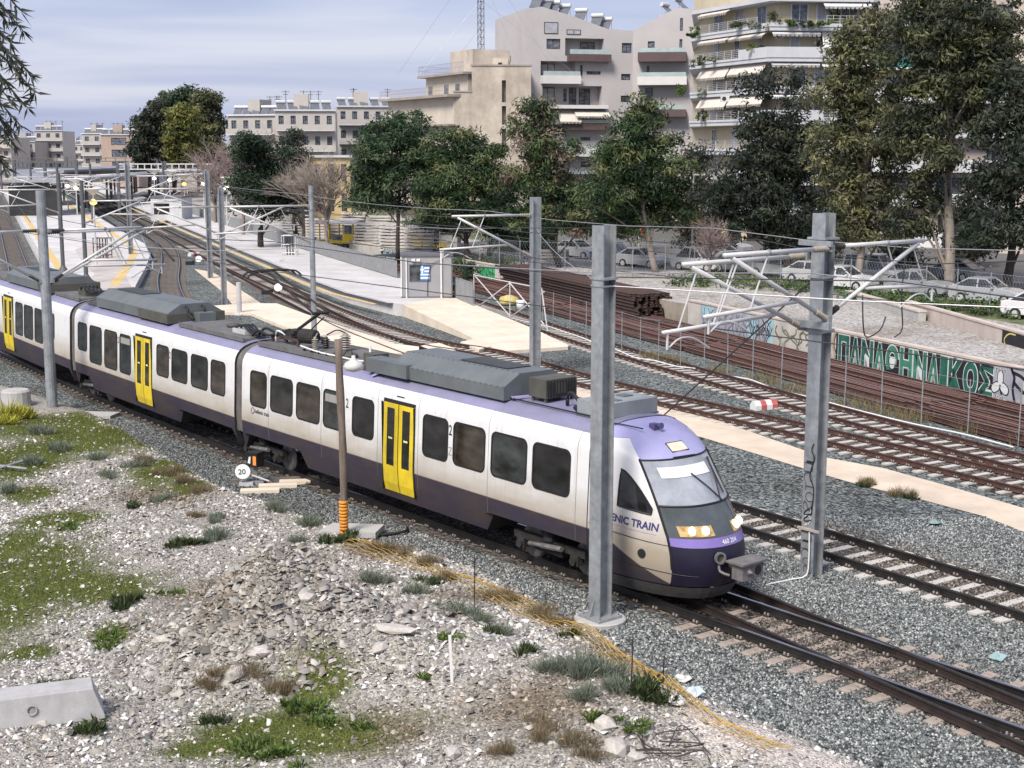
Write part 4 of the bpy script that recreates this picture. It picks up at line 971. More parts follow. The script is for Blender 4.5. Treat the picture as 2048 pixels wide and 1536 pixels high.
mb = MB(); mb.box((.0, 0, 7.05), (.42, .38, .05)); mb.box((0, 0, 6.9), (.38, .37, .03)); obj('collar', mb, m_gal, mC)
gR = G(1622, 1152); mR = mast(gR, 8.3, .36, 'thick graffiti tagged mast carrying double brackets right of the train', plate=False)
cantilever(mR, .2, 3.4, 7.55, 6.0, -1, .32, m_ins, 6.35); cantilever(mR, .2, 3.9, 7.35, 5.75, -1, -.35, m_ins, 6.0); cantilever(mR, .2, 3.6, 7.55, 6.0, 1, 0, m_ins_br, 6.45)
mb = MB(); mb.box((0, -.28, 5.85), (1.0, .10, .16)); mb.box((0, -.26, 7.65), (.9, .08, .12)); mb.box((0, 0, 7.75), (.5, .5, .05)); mb.box((0, 0, 5.7), (.46, .46, .08)); mb.box((0, 0, 6.9), (.46, .44, .05)); obj('bracket_plate', mb, m_gal, mR)
mb = MB(); mb.box((.05, -.22, 1.15), (.62, .06, .05)); obj('cross_bar', mb, M('weathered_bar', (.45, .38, .33), .8, .2, 4), mR)
# spray tags on the broad face
def tag_ribbon(parent, pts, w, x_face, mat):
    mb = MB(); P = catmull([Vector((a, x_face, z)) for a, z in pts], .02)
    for i, p in enumerate(P):
        a, b = P[max(i - 1, 0)], P[min(i + 1, len(P) - 1)]; d = (b - a).normalized(); n_ = Vector((-d.z, 0, d.x)) * w / 2; mb.v += [tuple(p + n_), tuple(p - n_)]
    mb.f = [(2 * i, 2 * i + 1, 2 * i + 3, 2 * i + 2) for i in range(len(P) - 1)]; mb.m = [0] * len(mb.f); return obj('spray_tag', mb, mat, parent)
def loops(z0, z1, n, w, ph=0):
    out = []
    for i in range(n * 8 + 1):
        t = i / 8; z = z1 + (z0 - z1) * t / n; out.append((w * math.sin(2 * math.pi * t + ph), z + .06 * math.cos(2 * math.pi * t * 1.0)))
    return out
for ch, z_, s_ in (('J', 2.82, .25), ('U', 2.60, .24), ('C', 2.38, .24), ('T', 2.16, .22), ('O', 1.92, .25), ('S', 1.70, .24), ('J', .95, .2), ('U', .78, .2), ('C', .60, .2), ('O', .40, .2), ('S', .22, .2)):
    vs, fs = text_polys(ch, 1.0, -.03, 1, 4); x0 = min(v[0] for v in vs); z0 = min(v[1] for v in vs); w_ = max(v[0] for v in vs) - x0; h_ = max(v[1] for v in vs) - z0
    mb = MB(); mb.add([(.12 - (b - z0) / h_ * .24 + .04 * math.sin(z_ * 7), -.1975, z_ + (1 - (a - x0) / w_) * s_ * .9 - s_ * .5) for a, b in vs], fs); obj('spray_tag', mb, m_txt, mR)
tag_ribbon(mR, [(.1, 3.15), (.05, 3.0), (.12, 2.8), (.02, 2.4), (.14, 2.1), (.1, 1.5)], .03, -.1985, m_txt); tag_ribbon(mR, loops(1.32, 1.62, 2, .11, 2), .026, -.197, m_txt)
tag_ribbon(mR, loops(1.2, 1.6, 2, .08, .5), .02, -.196, M('white_spray', (.6, .6, .6), .7, 0))
mb = MB(); mb.tube(catmull([(.1, -.24, 1.1), (.12, -.25, .5), (.1, -.3, .1), (-.05, -.6, .03), (-.15, -1.3, .03)], .1), .018, 6); obj('earth_cable', mb, m_wht, mR)
gL = G(105, 822); mL = mast(gL, 8.2, .40, 'round grey mast standing before the rear carriages at left', section='O', plate=False)
cantilever(mL, .2, 3.6, 6.75, 4.9, 1, .2, m_ins_br, 5.5); cantilever(mL, .2, 4.2, 6.65, 4.7, 1, -.3, m_ins_br, 5.25); cantilever(mL, .2, 3.3, 6.75, 4.9, -1, 0, m_ins_br, 5.5)
g = G(1070, 752); m1 = mast(g, 7.7, .38, 'galvanised mast beside the sandy path behind the train roof', rz=math.atan2(-PP.y, -PP.x), plate=False)
cantilever(m1, .2, 3.6, 6.95, 5.2, -1, 0, m_ins, 5.6)
g = G(629, 682); m2 = mast(g, 7.9, .30, 'slim mast rising behind the pantograph', rz=math.atan2(-PP.y, -PP.x), section='O', plate=False)
cantilever(m2, .17, 4.2, 6.9, 5.1, -1, 0, m_ins, 5.6)
yrz = math.atan2(-PP.y, -PP.x)
far_masts = [(449, 612, 7.4, .32, 'right hand mast of the close pair near the platform'), (421, 556, 8.2, .36, 'left hand mast of the close pair near the platform'),
             (262, 508, 8.6, .4, 'pale mast standing on the left platform edge'), (173, 566, 7.6, .30, 'dark mast right of the platform lamp on left platform'), (127, 548, 8.0, .30, 'dark mast with a flared foot on left platform'),
             (121, 470, 8.2, .34, 'thin dark mast further up the left platform'), (66, 430, 7.8, .34, 'thin dark mast at far end of left platform'), (186, 455, 8.0, .34, 'dark mast near the inner station track'), (330, 432, 8.0, .34, 'mast on the right platform below the gantry'), (318, 402, 8.0, .4, 'farthest mast on the right platform')]
m_darkmast = M('dark_mast_paint', (.10, .105, .115), .6, .15, 2)
for i, (px, py, h, w, lb) in enumerate(far_masts):
    zz = PZ if px in (330, 318) else (PAZ if px in (262, 173, 127, 121, 66) else 0)
    mm = mast(G(px, py, zz), h - zz, w, lb, yrz, 'H' if i in (0, 1, 2) else 'O', False, m_gal if i < 3 else m_darkmast)
    if i in (4, 3): mb = MB(); mb.lathe([(.55, 0), (.5, .06), (.22, .5), (.16, .6)], (0, 0, 0), 12); obj('flared_foot', mb, m_darkmast, mm)
    for s in ((-1, 1) if i in (0, 2, 5, 7) else ((-1,) if i in (1, 4) else (1,))): cantilever(mm, w / 2, 4.0 + .3 * (i % 3), h - 1.2 - zz - .2 * (i % 2), h - 2.9 - zz, s, 0, m_ins, h - 2.4 - zz)
# portal gantries over the far station
for px0, px1, py, D_, lb in ((235, 428, 328, 205, 'long pale lattice gantry over the right hand platform'), (28, 152, 325, 215, 'dark portal gantry over the far left tracks'), (0, 270, 316, 330, 'farthest portal gantry beyond the station roofs')):
    a, b = F(px0, py, D_), F(px1, py, D_ * .97); o = empty('gantry', (a.x, a.y, 0), label=lb, cat='gantry'); ml = m_galt if px0 == 235 else m_darkmast; A_ = Vector((a.x, a.y, 0))
    mb = MB(); n_ = 14
    for dz in (0, -.75): mb.beam(a - A_ + Vector((0, 0, dz)), b - A_ + Vector((0, 0, dz)), .16)
    for k_ in range(n_ + 1): q = a.lerp(b, k_ / n_) - A_; mb.beam(q, q + Vector((0, 0, -.75)), .14)
    obj('lattice_beam', mb, ml, o)
    for k_ in (0, .5, 1): q = a.lerp(b, k_) - A_; mb = MB(); mb.beam((q.x, q.y, 0), (q.x, q.y, q.z + .4), .4); obj('post', mb, m_darkmast, o)

# ================================================================== OVERHEAD WIRES
def wire(pts, label, r=.014, sag=0.0, mat=None):
    P = [Vector(p) for p in pts]; out = []
    for a, b in zip(P[:-1], P[1:]):
        n_ = max(3, int((b - a).length / 6))
        for i in range(n_): t = i / n_; q = a.lerp(b, t); q.z -= sag * 4 * t * (1 - t); out.append(q)
    out.append(P[-1]); o0 = out[0].copy(); mb = MB(); mb.tube([q - o0 for q in out], r, 5); return obj('overhead_wire', mb, mat or m_wire, loc=o0, label=label, cat='wire')
wire([train_line(-62) + Vector((0, 0, 6.0)), train_line(-44) + Vector((0, 0, 5.95)), train_line(-18) + Vector((0, 0, 5.98)), trk(4.5, .35, 6.0), trk(26, 0, 6.0)], 'contact wire stretched directly above the train', .013)
wire([train_line(-62) + Vector((0, 0, 7.4)), train_line(-44) + Vector((0, 0, 7.0)), train_line(-18) + Vector((0, 0, 6.9)), trk(4.5, .3, 7.3), trk(26, .2, 7.4)], 'carrier wire slung above the contact wire of the train', .013, .35)
wire([gL + Vector((.2, 0, 6.6)), trk(-20, 2.2, 6.5), gR + Vector((-.3, -.3, 7.0)), trk(26, 3.6, 7.2)], 'pale feeder wire from left mast to right mast', .012, .3, m_wirel)
t2c = [G(*p) for p in ((600, 780), (1190, 946), (1498, 1035), (2048, 1201))]
wire([p + Vector((0, 0, 6.2)) for p in t2c], 'contact wire over the black track behind the right mast', .012); wire([p + Vector((0, 0, 7.4)) for p in t2c], 'carrier wire over the black track behind the right mast', .012, .3)
t3c = [G(*p) for p in ((377, 489), (600, 592), (977, 704), (1420, 816), (2048, 963), (2230, 1007))]
wire([p + Vector((0, 0, 5.7)) for p in t3c], 'contact wire over the rusty track in mid yard', .014); wire([p + Vector((0, 0, 6.8)) for p in t3c], 'carrier wire over the rusty track in mid yard', .014, .2, m_wirel)
t5c = [G(*p) for p in ((130, 372), (262, 437), (421, 512), (629, 610), (900, 728), (1150, 840))]
wire([p + Vector((0, 0, 5.6)) for p in t5c], 'contact wire along the right platform turnout', .016); wire([p + Vector((0, 0, 6.7)) for p in t5c], 'carrier wire along the right platform turnout', .016, .2)
t6c = [G(*p) for p in ((-10, 390), (13, 460), (39, 545), (72, 640))]
wire([p + Vector((0, 0, 5.6)) for p in t6c], 'contact wire over the far left straight track', .018)
wire([gC + Vector((0, 0, 7.0)), gR + MD * 12 + Vector((1.5, 0, 7.0)), gR + MD * 22 + Vector((1.5, 0, 7.0))], 'pale wire running right from the cab side mast', .012, .1, m_wirel)
wire([G(1070, 752) + Vector((0, 0, 6.4)), gC + Vector((0, 0, 7.02))], 'pale wire joining the two central masts', .012, .25, m_wirel)
wire([G(629, 682) + Vector((0, 0, 6.2)), G(1070, 752) + Vector((0, 0, 6.4))], 'pale wire between slim mast and path side mast', .013, .2, m_wirel)
wire([gR + Vector((-.1, .1, 6.9)), gR - MD * 8.3 + Vector((0, .4, .1))], 'slanting guy cable from the tagged mast to the ground', .02)
wire([F(625, 420, 71), F(300, 395, 125)], 'thin wire leading from the slim mast toward the station', .016, .3)
# ---- jumper loops hanging near the right bracket
for lb, pts in (('dark looped jumper cable hanging left under the right bracket', [(0, 0, 0), (.05, .02, -.7), (.15, .05, -1.0), (.5, .2, -.85), (.65, .3, -.55)]), ('dark looped jumper cable hanging right under the right bracket', [(.8, .6, .9), (1.0, .75, 1.15), (1.2, .9, .85), (1.15, .85, -.1), (1.22, .9, -.9), (1.0, .75, -1.1)])):
    o0 = F(1725, 590, 32.4); mb = MB(); mb.tube(catmull(pts, .1), .018, 5); obj('jumper_cable', mb, m_wire, loc=o0, smooth=True, label=lb, cat='cable')

# ================================================================== WALLS WITH GRAFFITI
m_wallw = M('weathered_white_wall', (.55, .52, .47), .9, .12, .8, bump=.2, stain=(.33, .28, .22), stain_amt=.5)
def wall(name, a, b, h0, h1, th, mat, label):
    d = (b - a).normalized(); L = (b - a).length; rz = math.atan2(d.y, d.x); o = empty(name, a, rz, label=label, cat='wall')
    mb = MB(); mb.add([(0, 0, -.3), (L, 0, -.3), (L, th, -.3), (0, th, -.3), (0, 0, h0), (L, 0, h1), (L, th, h1), (0, th, h0)], [(0, 3, 2, 1), (4, 5, 6, 7), (0, 1, 5, 4), (1, 2, 6, 5), (2, 3, 7, 6), (3, 0, 4, 7)])
    obj('wall_body', mb, mat, o)
    mb = MB(); mb.add([(-.03, -.04, h0 - .06), (L + .03, -.04, h1 - .06), (L + .03, th + .04, h1 - .06), (-.03, th + .04, h0 - .06), (-.03, -.04, h0 + .03), (L + .03, -.04, h1 + .03), (L + .03, th + .04, h1 + .03), (-.03, th + .04, h0 + .03)], [(0, 3, 2, 1), (4, 5, 6, 7), (0, 1, 5, 4), (1, 2, 6, 5), (2, 3, 7, 6), (3, 0, 4, 7)])
    obj('coping', mb, M('pinkish_coping', (.58, .49, .42), .9, .12, 1), o); return o, L
wA, LA = wall('graffiti_wall', W1A, W1B, 1.62, 1.70, .25, m_wallw, 'long low wall covered with green football graffiti letters')
m_grn = M('green_spray', (.020, .125, .085), .75, .35, 1.6); m_grn2 = M('green_spray_light', (.05, .22, .14), .75, .3, 1.5); m_blks = M('black_spray', (.016, .016, .02), .8, .2, 3); m_whs = M('white_spray_line', (.68, .70, .69), .75, .08, 3); m_sil = M('silver_spray', (.40, .40, .45), .55, .25, 1.3)
m_ltb = M('pale_blue_spray', (.36, .56, .62), .75, .2, 1.5)
def wpanel(w, x0, x1, z0, z1, mat, y=-.004, name='spray_field', wob=0):
    mb = MB(); mb.add([(x0, y, z0), (x1, y, z0), (x1, y, z1), (x0, y, z1)], [(0, 1, 2, 3)]); return obj(name, mb, mat, w)
def wtext(w, txt, x, z, wd, ht, mat, y, grow=0.0, name='graffiti_letter', skew=0):
    vs, fs = text_polys(txt, 1.0, grow, 1, 4); x0 = min(v[0] for v in vs); x1 = max(v[0] for v in vs); z0 = min(v[1] for v in vs); z1 = max(v[1] for v in vs)
    mb = MB(); mb.add([(x + (a - x0) / (x1 - x0) * wd + skew * (b - z0), y, z + (b - z0) / (z1 - z0) * ht) for a, b in vs], fs); return obj(name, mb, mat, w)
def ribbon_on(w, pts, wd, mat, y, name='spray_line', step=.05):
    mb = MB(); P = catmull([Vector((a, y, z)) for a, z in pts], step)
    for i, p in enumerate(P):
        a, b = P[max(i - 1, 0)], P[min(i + 1, len(P) - 1)]; d = (b - a).normalized(); n_ = Vector((-d.z, 0, d.x)) * wd / 2; mb.v += [tuple(p + n_), tuple(p - n_)]
    mb.f = [(2 * i + 1, 2 * i, 2 * i + 2, 2 * i + 3) for i in range(len(P) - 1)]; mb.m = [0] * len(mb.f); return obj(name, mb, mat, w)
def wall_x(px, z=1.0):
    lo, hi = 0.0, LA
    dW = (W1B - W1A).normalized()
    for _ in range(50):
        m_ = (lo + hi) / 2; lo, hi = (m_, hi) if pix(W1A + dW * m_ + Vector((0, 0, z)))[0] < px else (lo, m_)
    return m_
xG0, xG1 = wall_x(1676), wall_x(1988)
wpanel(wA, xG0 - .15, xG1 + .1, .0, 1.52, m_blks)
LET = 'ΠΑΝΑΘΗΝΑΙΚΟΣ'; pxs = [1676, 1700, 1722, 1748, 1771, 1799, 1826, 1855, 1880, 1896, 1926, 1957, 1988]
for i, ch in enumerate(LET):
    a, b = wall_x(pxs[i]), wall_x(pxs[i + 1]); w_ = b - a
    wtext(wA, ch, a + .01, .13, w_ * .99, 1.42, m_whs, -.008, .075, 'graffiti_outline'); wtext(wA, ch, a + w_ * .05, .18, w_ * .90, 1.32, m_grn2 if i in (3, 4, 5, 6, 7) else m_grn, -.012, .045)
xc = wall_x(2001); wpanel(wA, xG1 - .05, wall_x(2046), .0, 1.55, m_sil, -.006)
for an in (90, 205, 335):                                     # three leaves on a stalk
    cx, cz = xc + .27 * math.cos(R(an)), .86 + .27 * math.sin(R(an)); lf = []
    for t in np.linspace(0, 2 * math.pi, 22, endpoint=False): rr = .215 * (1 + .22 * math.cos(2 * t)); lf.append((cx + rr * math.cos(t + R(an)) * .85, cz + rr * math.sin(t + R(an))))
    for g_, mt_, yy in ((1.25, m_blks, -.010), (1.0, m_whs, -.014)):
        mb = MB(); mb.add([(cx + (a - cx) * g_, yy, cz + (b - cz) * g_) for a, b in lf], [tuple(range(len(lf)))]); obj('emblem_leaf', mb, mt_, wA)
ribbon_on(wA, [(xc, .85), (xc + .05, .62), (xc + .12, .5)], .09, m_blks, -.012)
for dx, g_, mt_, yy in ((0, .05, m_blks, -.010), (0, .0, m_whs, -.014)): wtext(wA, 'ΠΑΟ', xc - .3, 1.32, .62, .2, mt_, yy, g_, 'graffiti_text'); wtext(wA, '1908', xc - .3, .22, .66, .25, mt_, yy, g_, 'graffiti_text')
for q, pts in enumerate(([(.55, 1.6), (.75, 1.25), (.7, .8), (.85, .3)], [(.7, 1.1), (1.1, .85), (1.5, .7)], [(.6, 1.45), (1.1, 1.35), (1.6, 1.1)])): ribbon_on(wA, [(xc + a, b) for a, b in pts], .13, m_blks, -.010)
# older throw-ups further along
rnd = random.Random(3)
x_a, x_b, x_c = wall_x(1388), wall_x(1545), wall_x(1668)
wpanel(wA, x_a + .8, x_b, .0, 1.5, m_sil); wpanel(wA, x_b - 2.4, x_b - 1.4, .0, 1.5, m_ltb, -.006); wpanel(wA, x_b - .5, x_b + .1, .0, 1.5, m_ltb, -.007); wpanel(wA, x_a + .9, x_a + 2.2, .9, 1.5, m_ltb, -.006)
def throwup(w, x0, x1, z0, z1, n, mat, y, wd=.06):
    for i in range(n):
        a = x0 + (x1 - x0) * i / n; ww = (x1 - x0) / n
        pts = [(a + ww * rnd.uniform(0, 1), z0 + (z1 - z0) * t) for t in (0, .25, .5, .75, 1)]; ribbon_on(w, pts, wd, mat, y)
        ribbon_on(w, [(a + ww * .1, z0 + (z1 - z0) * rnd.uniform(.2, .8)), (a + ww * .5, z0 + (z1 - z0) * rnd.uniform(.3, .9)), (a + ww * rnd.uniform(.9, 1.2), z0 + (z1 - z0) * rnd.uniform(.1, .9))], wd, mat, y)
throwup(wA, x_a + .9, x_b - .2, .2, 1.4, 15, M('grey_spray_line', (.15, .15, .19), .8, .2, 3), -.010, .07); throwup(wA, x_b - 2.2, x_b, .1, 1.45, 4, m_blks, -.012, .06)
throwup(wA, x_b + .2, x_c - .3, .3, 1.3, 7, M('olive_spray', (.20, .20, .13), .8, .2, 3), -.010, .09)
ribbon_on(wA, [(x_c - .15, 0), (x_c + .1, .5), (x_c - .1, 1.0), (x_c + .05, 1.5)], .16, M('ochre_spray', (.42, .33, .22), .8, .2, 3), -.010); ribbon_on(wA, [(x_c + .0, 0), (x_c + .22, .5), (x_c + .02, 1.0), (x_c + .15, 1.5)], .05, m_blks, -.012)
# far white wall with tags and a green piece
wB, LB = wall('graffiti_wall', W2A, W2B, 1.25, 1.3, .25, m_wallw, 'far white wall with a bright green piece behind the booth')
dWB = (W2B - W2A).normalized()
def wallb_x(px):
    lo, hi = 0.0, LB
    for _ in range(50):
        m_ = (lo + hi) / 2; lo, hi = (m_, hi) if pix(W2A + dWB * m_ + Vector((0, 0, .6)))[0] < px else (lo, m_)
    return m_
a, b = wallb_x(958), wallb_x(990); wpanel(wB, a, b, .05, 1.1, M('bright_green_spray', (.06, .42, .16), .75, .25, 2)); throwup(wB, a + .1, b - .1, .1, 1.05, 5, m_blks, -.008, .08)
a, b = wallb_x(762), wallb_x(800); throwup(wB, a, b, .2, 1.1, 12, m_blks, -.006, .1); throwup(wB, a, b, .3, 1.0, 5, m_ltb, -.004, .2); throwup(wB, wallb_x(803), wallb_x(880), .5, 1.15, 10, m_blks, -.006, .1); throwup(wB, wallb_x(895), wallb_x(925), .2, 1.1, 4, M('ochre_spray', (.42, .33, .22)), -.006, .12)
wpanel(wB, wallb_x(1000), wallb_x(1040), .1, 1.0, M('peach_patch', (.55, .40, .28), .9, .15, 1.5)); throwup(wB, wallb_x(1062), wallb_x(1100), .1, 1.1, 5, m_blks, -.006, .09); throwup(wB, wallb_x(1060), wallb_x(1098), .1, 1.0, 3, M('lime_spray', (.35, .5, .16), .8, .2, 2), -.004, .2)
# upper low wall on the terrace, far right
a, b = G(1812, 632, 1.0), G(2110, 716, 1.3); wC, LC = wall('retaining_wall', up(a, .95), up(b, 1.15), .85, 1.0, .25, M('pinkish_render', (.55, .47, .42), .9, .1, .8, stain=(.36, .29, .24), stain_amt=.5), 'pinkish low wall on the gravel terrace at right')
wpanel(wC, LC * .70, LC * .86, 0, .86, m_blks); ribbon_on(wC, [(LC * .73, .1), (LC * .715, .45), (LC * .74, .75), (LC * .78, .8)], .07, M('yellow_spray', (.65, .55, .15), .8, .1, 3), -.01); wpanel(wC, LC * .77, LC * .81, .08, .3, M('red_spray', (.5, .06, .08), .8, .2, 3), -.008)
a, b = G(1690, 588, 1.2), G(1836, 640, 1.2)
wD, LD = wall('retaining_wall', up(a, .9), up(b, .95), .5, .75, .4, m_conc, 'grey concrete slab edge crossing the gravel terrace')

# ================================================================== STORED RAILS
mb = rail_mesh([Vector((0, 0, 0)), Vector((0, 6, 0)), Vector((0, 12, 0)), Vector((0, 17.5, 0))], 1)
RAIL_LONG = mb.mesh('stored_rail', [m_rust, M('rust_top', (.19, .105, .085), .9, .25, 5)])
mb = rail_mesh([Vector((0, 0, 0)), Vector((0, 11, 0)), Vector((0, 22, 0))], 1); RAIL_SHORT = mb.mesh('stored_rail', [M('dark_rust', (.065, .04, .034), .85, .3, 6), M('rust_top2', (.13, .075, .06), .9, .25, 5)])
rzP = math.atan2(PP.y, PP.x) - math.pi / 2
def q_u(p): return p.dot(PP), p.dot(PQ)
uF, qF = q_u(G(1690, 805)); uW, qW = q_u(W1A)
u = 24.0; sec = 0
while u < 100:
    n_l = (21, 21, 21, 20, 17)[min(sec, 4)]
    for layer in range(2):
        for k_ in range(n_l - layer * 2):
            qq = qF + .65 + k_ * .17 + layer * .2 + random.uniform(-.02, .02) + (layer and (.6 if k_ > 10 else 0))
            put('stored_rail', RAIL_LONG, loc=yard(u + random.uniform(-.5, .5), qq, .06 + layer * .18 + (.05 if k_ % 7 == 3 else 0)), rz=rzP + random.uniform(-.006, .006), label='rusty rail lying in the long pile behind the wire fence', cat='rail', group='rails in the long pile')
    sec += 1; u += 17.9
uS, qS = q_u(G(1312, 648))
for layer in range(8):
    for k_ in range(13):
        put('stored_rail', RAIL_SHORT, loc=yard(uS + random.uniform(0, .6) + layer * .12, qS - .9 + k_ * .19, .1 + layer * .19), rz=rzP + random.uniform(-.008, .008), label='dark rail in the tall stack whose cut ends face right', cat='rail', group='rails in the tall stack')
# ---- fence of thin posts between the track and the rails
fence_line = [G(*p) for p in ((1085, 648), (1106, 655), (1140, 665), (1172, 677), (1207, 690), (1243, 702), (1280, 716), (1317, 723), (1361, 733), (1408, 740), (1455, 751), (1505, 760), (1562, 779), (1630, 797), (1689, 811), (1762, 832), (1842, 849), (1935, 870), (2036, 894))]
fo = empty('wire_fence', fence_line[0], label='wire fence of thin grey posts along the rail piles', cat='fence')
for p in fence_line: mb = MB(); mb.tube([(0, 0, 0), (random.uniform(-.03, .03), 0, 1.95)], .022, 6); obj('post', mb, m_gal, fo, p - fence_line[0])
for z in (.5, 1.0, 1.5, 1.9): mb = MB(); mb.tube([p - fence_line[0] + Vector((0, 0, z)) for p in fence_line], .006, 4); obj('strand', mb, m_wirel, fo)
mb = MB(); mb.tube(catmull([p + Vector((-.25, -.25, .05 + .04 * (i % 2))) - fence_line[0] for i, p in enumerate(fence_line)], .5), .03, 6); obj('cable_conduit', mb, m_wht, loc=fence_line[0], label='white plastic conduit lying along the fence foot', cat='conduit')
# ================================================================== BOOTH, GATE, RAILINGS ON THE PLATFORM
bl, br = G(803, 596, PZ), G(898, 592, PZ)
d_ = Vector((br.x - bl.x, br.y - bl.y, 0)); BW = 3.1; BH = 2.55; BDp = 2.2
booth = empty('booth', (bl.x, bl.y, PZ), R(4), label='grey panel guard booth on the platform with a striped flag curtain', cat='booth')
m_panel = M('grey_sandwich_panel', (.33, .325, .335), .55, .06, 1.2); m_trim = M('dark_grey_trim', (.13, .13, .14), .6, .1, 2)
WX0, WX1, WZ0, WZ1 = .55, 1.75, 1.05, 2.0
mb = MB()
for a, b in (((0, 0, .08), (WX0, .06, BH)), ((WX1, 0, .08), (BW, .06, BH)), ((WX0, 0, .08), (WX1, .06, WZ0)), ((WX0, 0, WZ1), (WX1, .06, BH))): mb.span(a, b)
mb.span((0, BDp - .06, .08), (BW, BDp, BH)); mb.span((BW - .06, .06, .08), (BW, BDp - .06, BH)); mb.span((0, .06, .08), (.06, BDp - .06, 1.0)); mb.span((0, .06, 2.0), (.06, BDp - .06, BH)); mb.span((0, 1.4, 1.0), (.06, BDp - .06, 2.0))
obj('wall_panel', mb, m_panel, booth)
mb = MB(); mb.span((-.06, -.08, BH), (BW + .08, BDp + .06, BH + .12)); obj('roof', mb, m_trim, booth)
mb = MB(); mb.span((-.02, -.02, -.02), (BW + .02, BDp, .08)); obj('base_frame', mb, m_trim, booth)
for x in (0, BW): mb = MB(); mb.box((x, .0, BH / 2 + .04), (.08, .08, BH - .1)); obj('corner_post', mb, m_trim if x else m_wht, booth)
wn_ = MB()
for a, b in (((WX0 - .06, -.02, WZ0 - .06), (WX1 + .06, .0, WZ0)), ((WX0 - .06, -.02, WZ1), (WX1 + .06, .0, WZ1 + .06)), ((WX0 - .06, -.02, WZ0), (WX0, .0, WZ1)), ((WX1, -.02, WZ0), (WX1 + .06, .0, WZ1))): wn_.span(a, b)
wnd = obj('window', wn_, m_trim, booth); mb = MB(); mb.span((WX0, .05, WZ0), (WX1, .06, WZ1)); obj('pane', mb, glass_dark('booth_glass', (.06, .065, .07), .05), wnd)
fl = MB(); fx0, fx1 = WX0 + .62, WX1 - .02; nstr = 9; sh = (WZ1 - WZ0 - .04) / nstr; m_fb = M('flag_blue', (.10, .28, .60), .85, .1, 3); m_fw = M('flag_white', (.78, .80, .84), .85, .05, 3)
for i in range(nstr): fl.mat(i % 2).span((fx0, .028, WZ1 - .02 - sh * (i + 1)), (fx1, .036, WZ1 - .02 - sh * i))
hx = fx0 + (fx1 - fx0) * .42; fl.mat(0).span((fx0, .022, WZ1 - .02 - sh * 5), (hx, .027, WZ1 - .02)); cxm = (fx0 + hx) / 2; czm = WZ1 - .02 - sh * 2.5
fl.mat(1).span((cxm - sh / 2, .017, czm - sh * 2.5), (cxm + sh / 2, .0215, czm + sh * 2.5)); fl.span((fx0, .016, czm - sh / 2), (hx, .0168, czm + sh / 2))
obj('flag_curtain', fl, [m_fb, m_fw], wnd)
mb = MB(); mb.tube([(.32, -.06, 0), (.32, -.06, BH - .1)], .05, 8); obj('drain_pipe', mb, m_wht, booth); mb = MB(); mb.tube([(2.45, -.07, -.05), (2.45, -.07, BH + .3)], .06, 8); obj('drain_pipe', mb, m_wht, booth)
mb = MB(); mb.tube(catmull([(1.6, -.05, .1), (1.62, -.05, 1.0), (1.85, -.06, 2.0), (2.4, -.08, 2.3)], .2), .018, 6); obj('cable', mb, m_blk, booth)
for x in (.75, 1.05): mb = MB(); mb.box((x, -.1, BH - .22), (.22, .16, .14)); obj('floodlight', mb, m_wht, booth)
mb = MB(); mb.box((BW + .2, .9, .55), (.34, .8, .6)); ac_ = obj('air_conditioner', mb, m_wht, booth); mb = MB(); mb.lathe([(.22, 0), (.22, .02)], (BW + .2, .49, .55), 14, axis=(0, -1, 0)); obj('fan_grille', mb, m_blk, ac_)
# ---- railings
m_mesh = M('grey_mesh_panel', (.27, .28, .29), .6, .12, 2)
def railing(pts, z, h, label, bars=.14, dense=True):
    o = empty('railing', up(pts[0], z), label=label, cat='railing'); o0 = up(pts[0], z)
    for a, b in zip(pts[:-1], pts[1:]):
        a, b = up(a, z) - o0, up(b, z) - o0; L = (b - a).length; mb = MB()
        mb.beam(a + Vector((0, 0, h)), b + Vector((0, 0, h)), .05); mb.beam(a + Vector((0, 0, .1)), b + Vector((0, 0, .1)), .05)
        n_ = int(L / bars)
        for i in range(n_): q = a.lerp(b, i / n_); mb.beam(q + Vector((0, 0, .1)), q + Vector((0, 0, h)), .045 if dense else .02, .03)
        obj('mesh_panel', mb, m_mesh, o); mb = MB(); mb.beam(a, a + Vector((0, 0, h + .08)), .08); obj('post', mb, m_gal, o)
    return o
bk = pb_back[1:6]; seg = []
for a, b in zip(bk[:-1], bk[1:]):
    n_ = max(1, int((b - a).length / 4)); seg += [a.lerp(b, i / n_) for i in range(n_)]
railing([p - PQ * .1 for p in seg + [bk[-1]]], PZ, 1.15, 'long grey mesh railing along the back of the right platform', .16)
railing([G(900, 590, PZ), G(922, 598, PZ), G(946, 606, PZ)], PZ - .1, 1.3, 'short grey mesh railing beside the guard booth', .1)
ga, gb = G(948, 608, .5), G(1100, 663, 0)
gt = empty('gate', up(ga, 0), label='braced white tubular gate frame at the end of the platform', cat='gate'); L = up(gb, 0) - up(ga, 0)
def gp_(t, z): return L * t + Vector((0, 0, z))
for nm, p, q in (('post', (0, .2), (0, 2.3)), ('post', (.5, .1), (.5, 2.3)), ('post', (.97, 0), (.9, 2.2)), ('rail', (0, 2.25), (.9, 2.25)), ('rail', (.5, .2), (.95, .2)), ('brace', (.06, .4), (.5, 2.2)), ('brace', (.02, 2.2), (.5, .3)), ('brace', (.5, .2), (.93, 2.1)), ('brace', (.5, 2.2), (.93, .3))):
    mb = MB(); mb.tube([gp_(*p), gp_(*q)], .035, 6); obj(nm, mb, m_galt, gt)
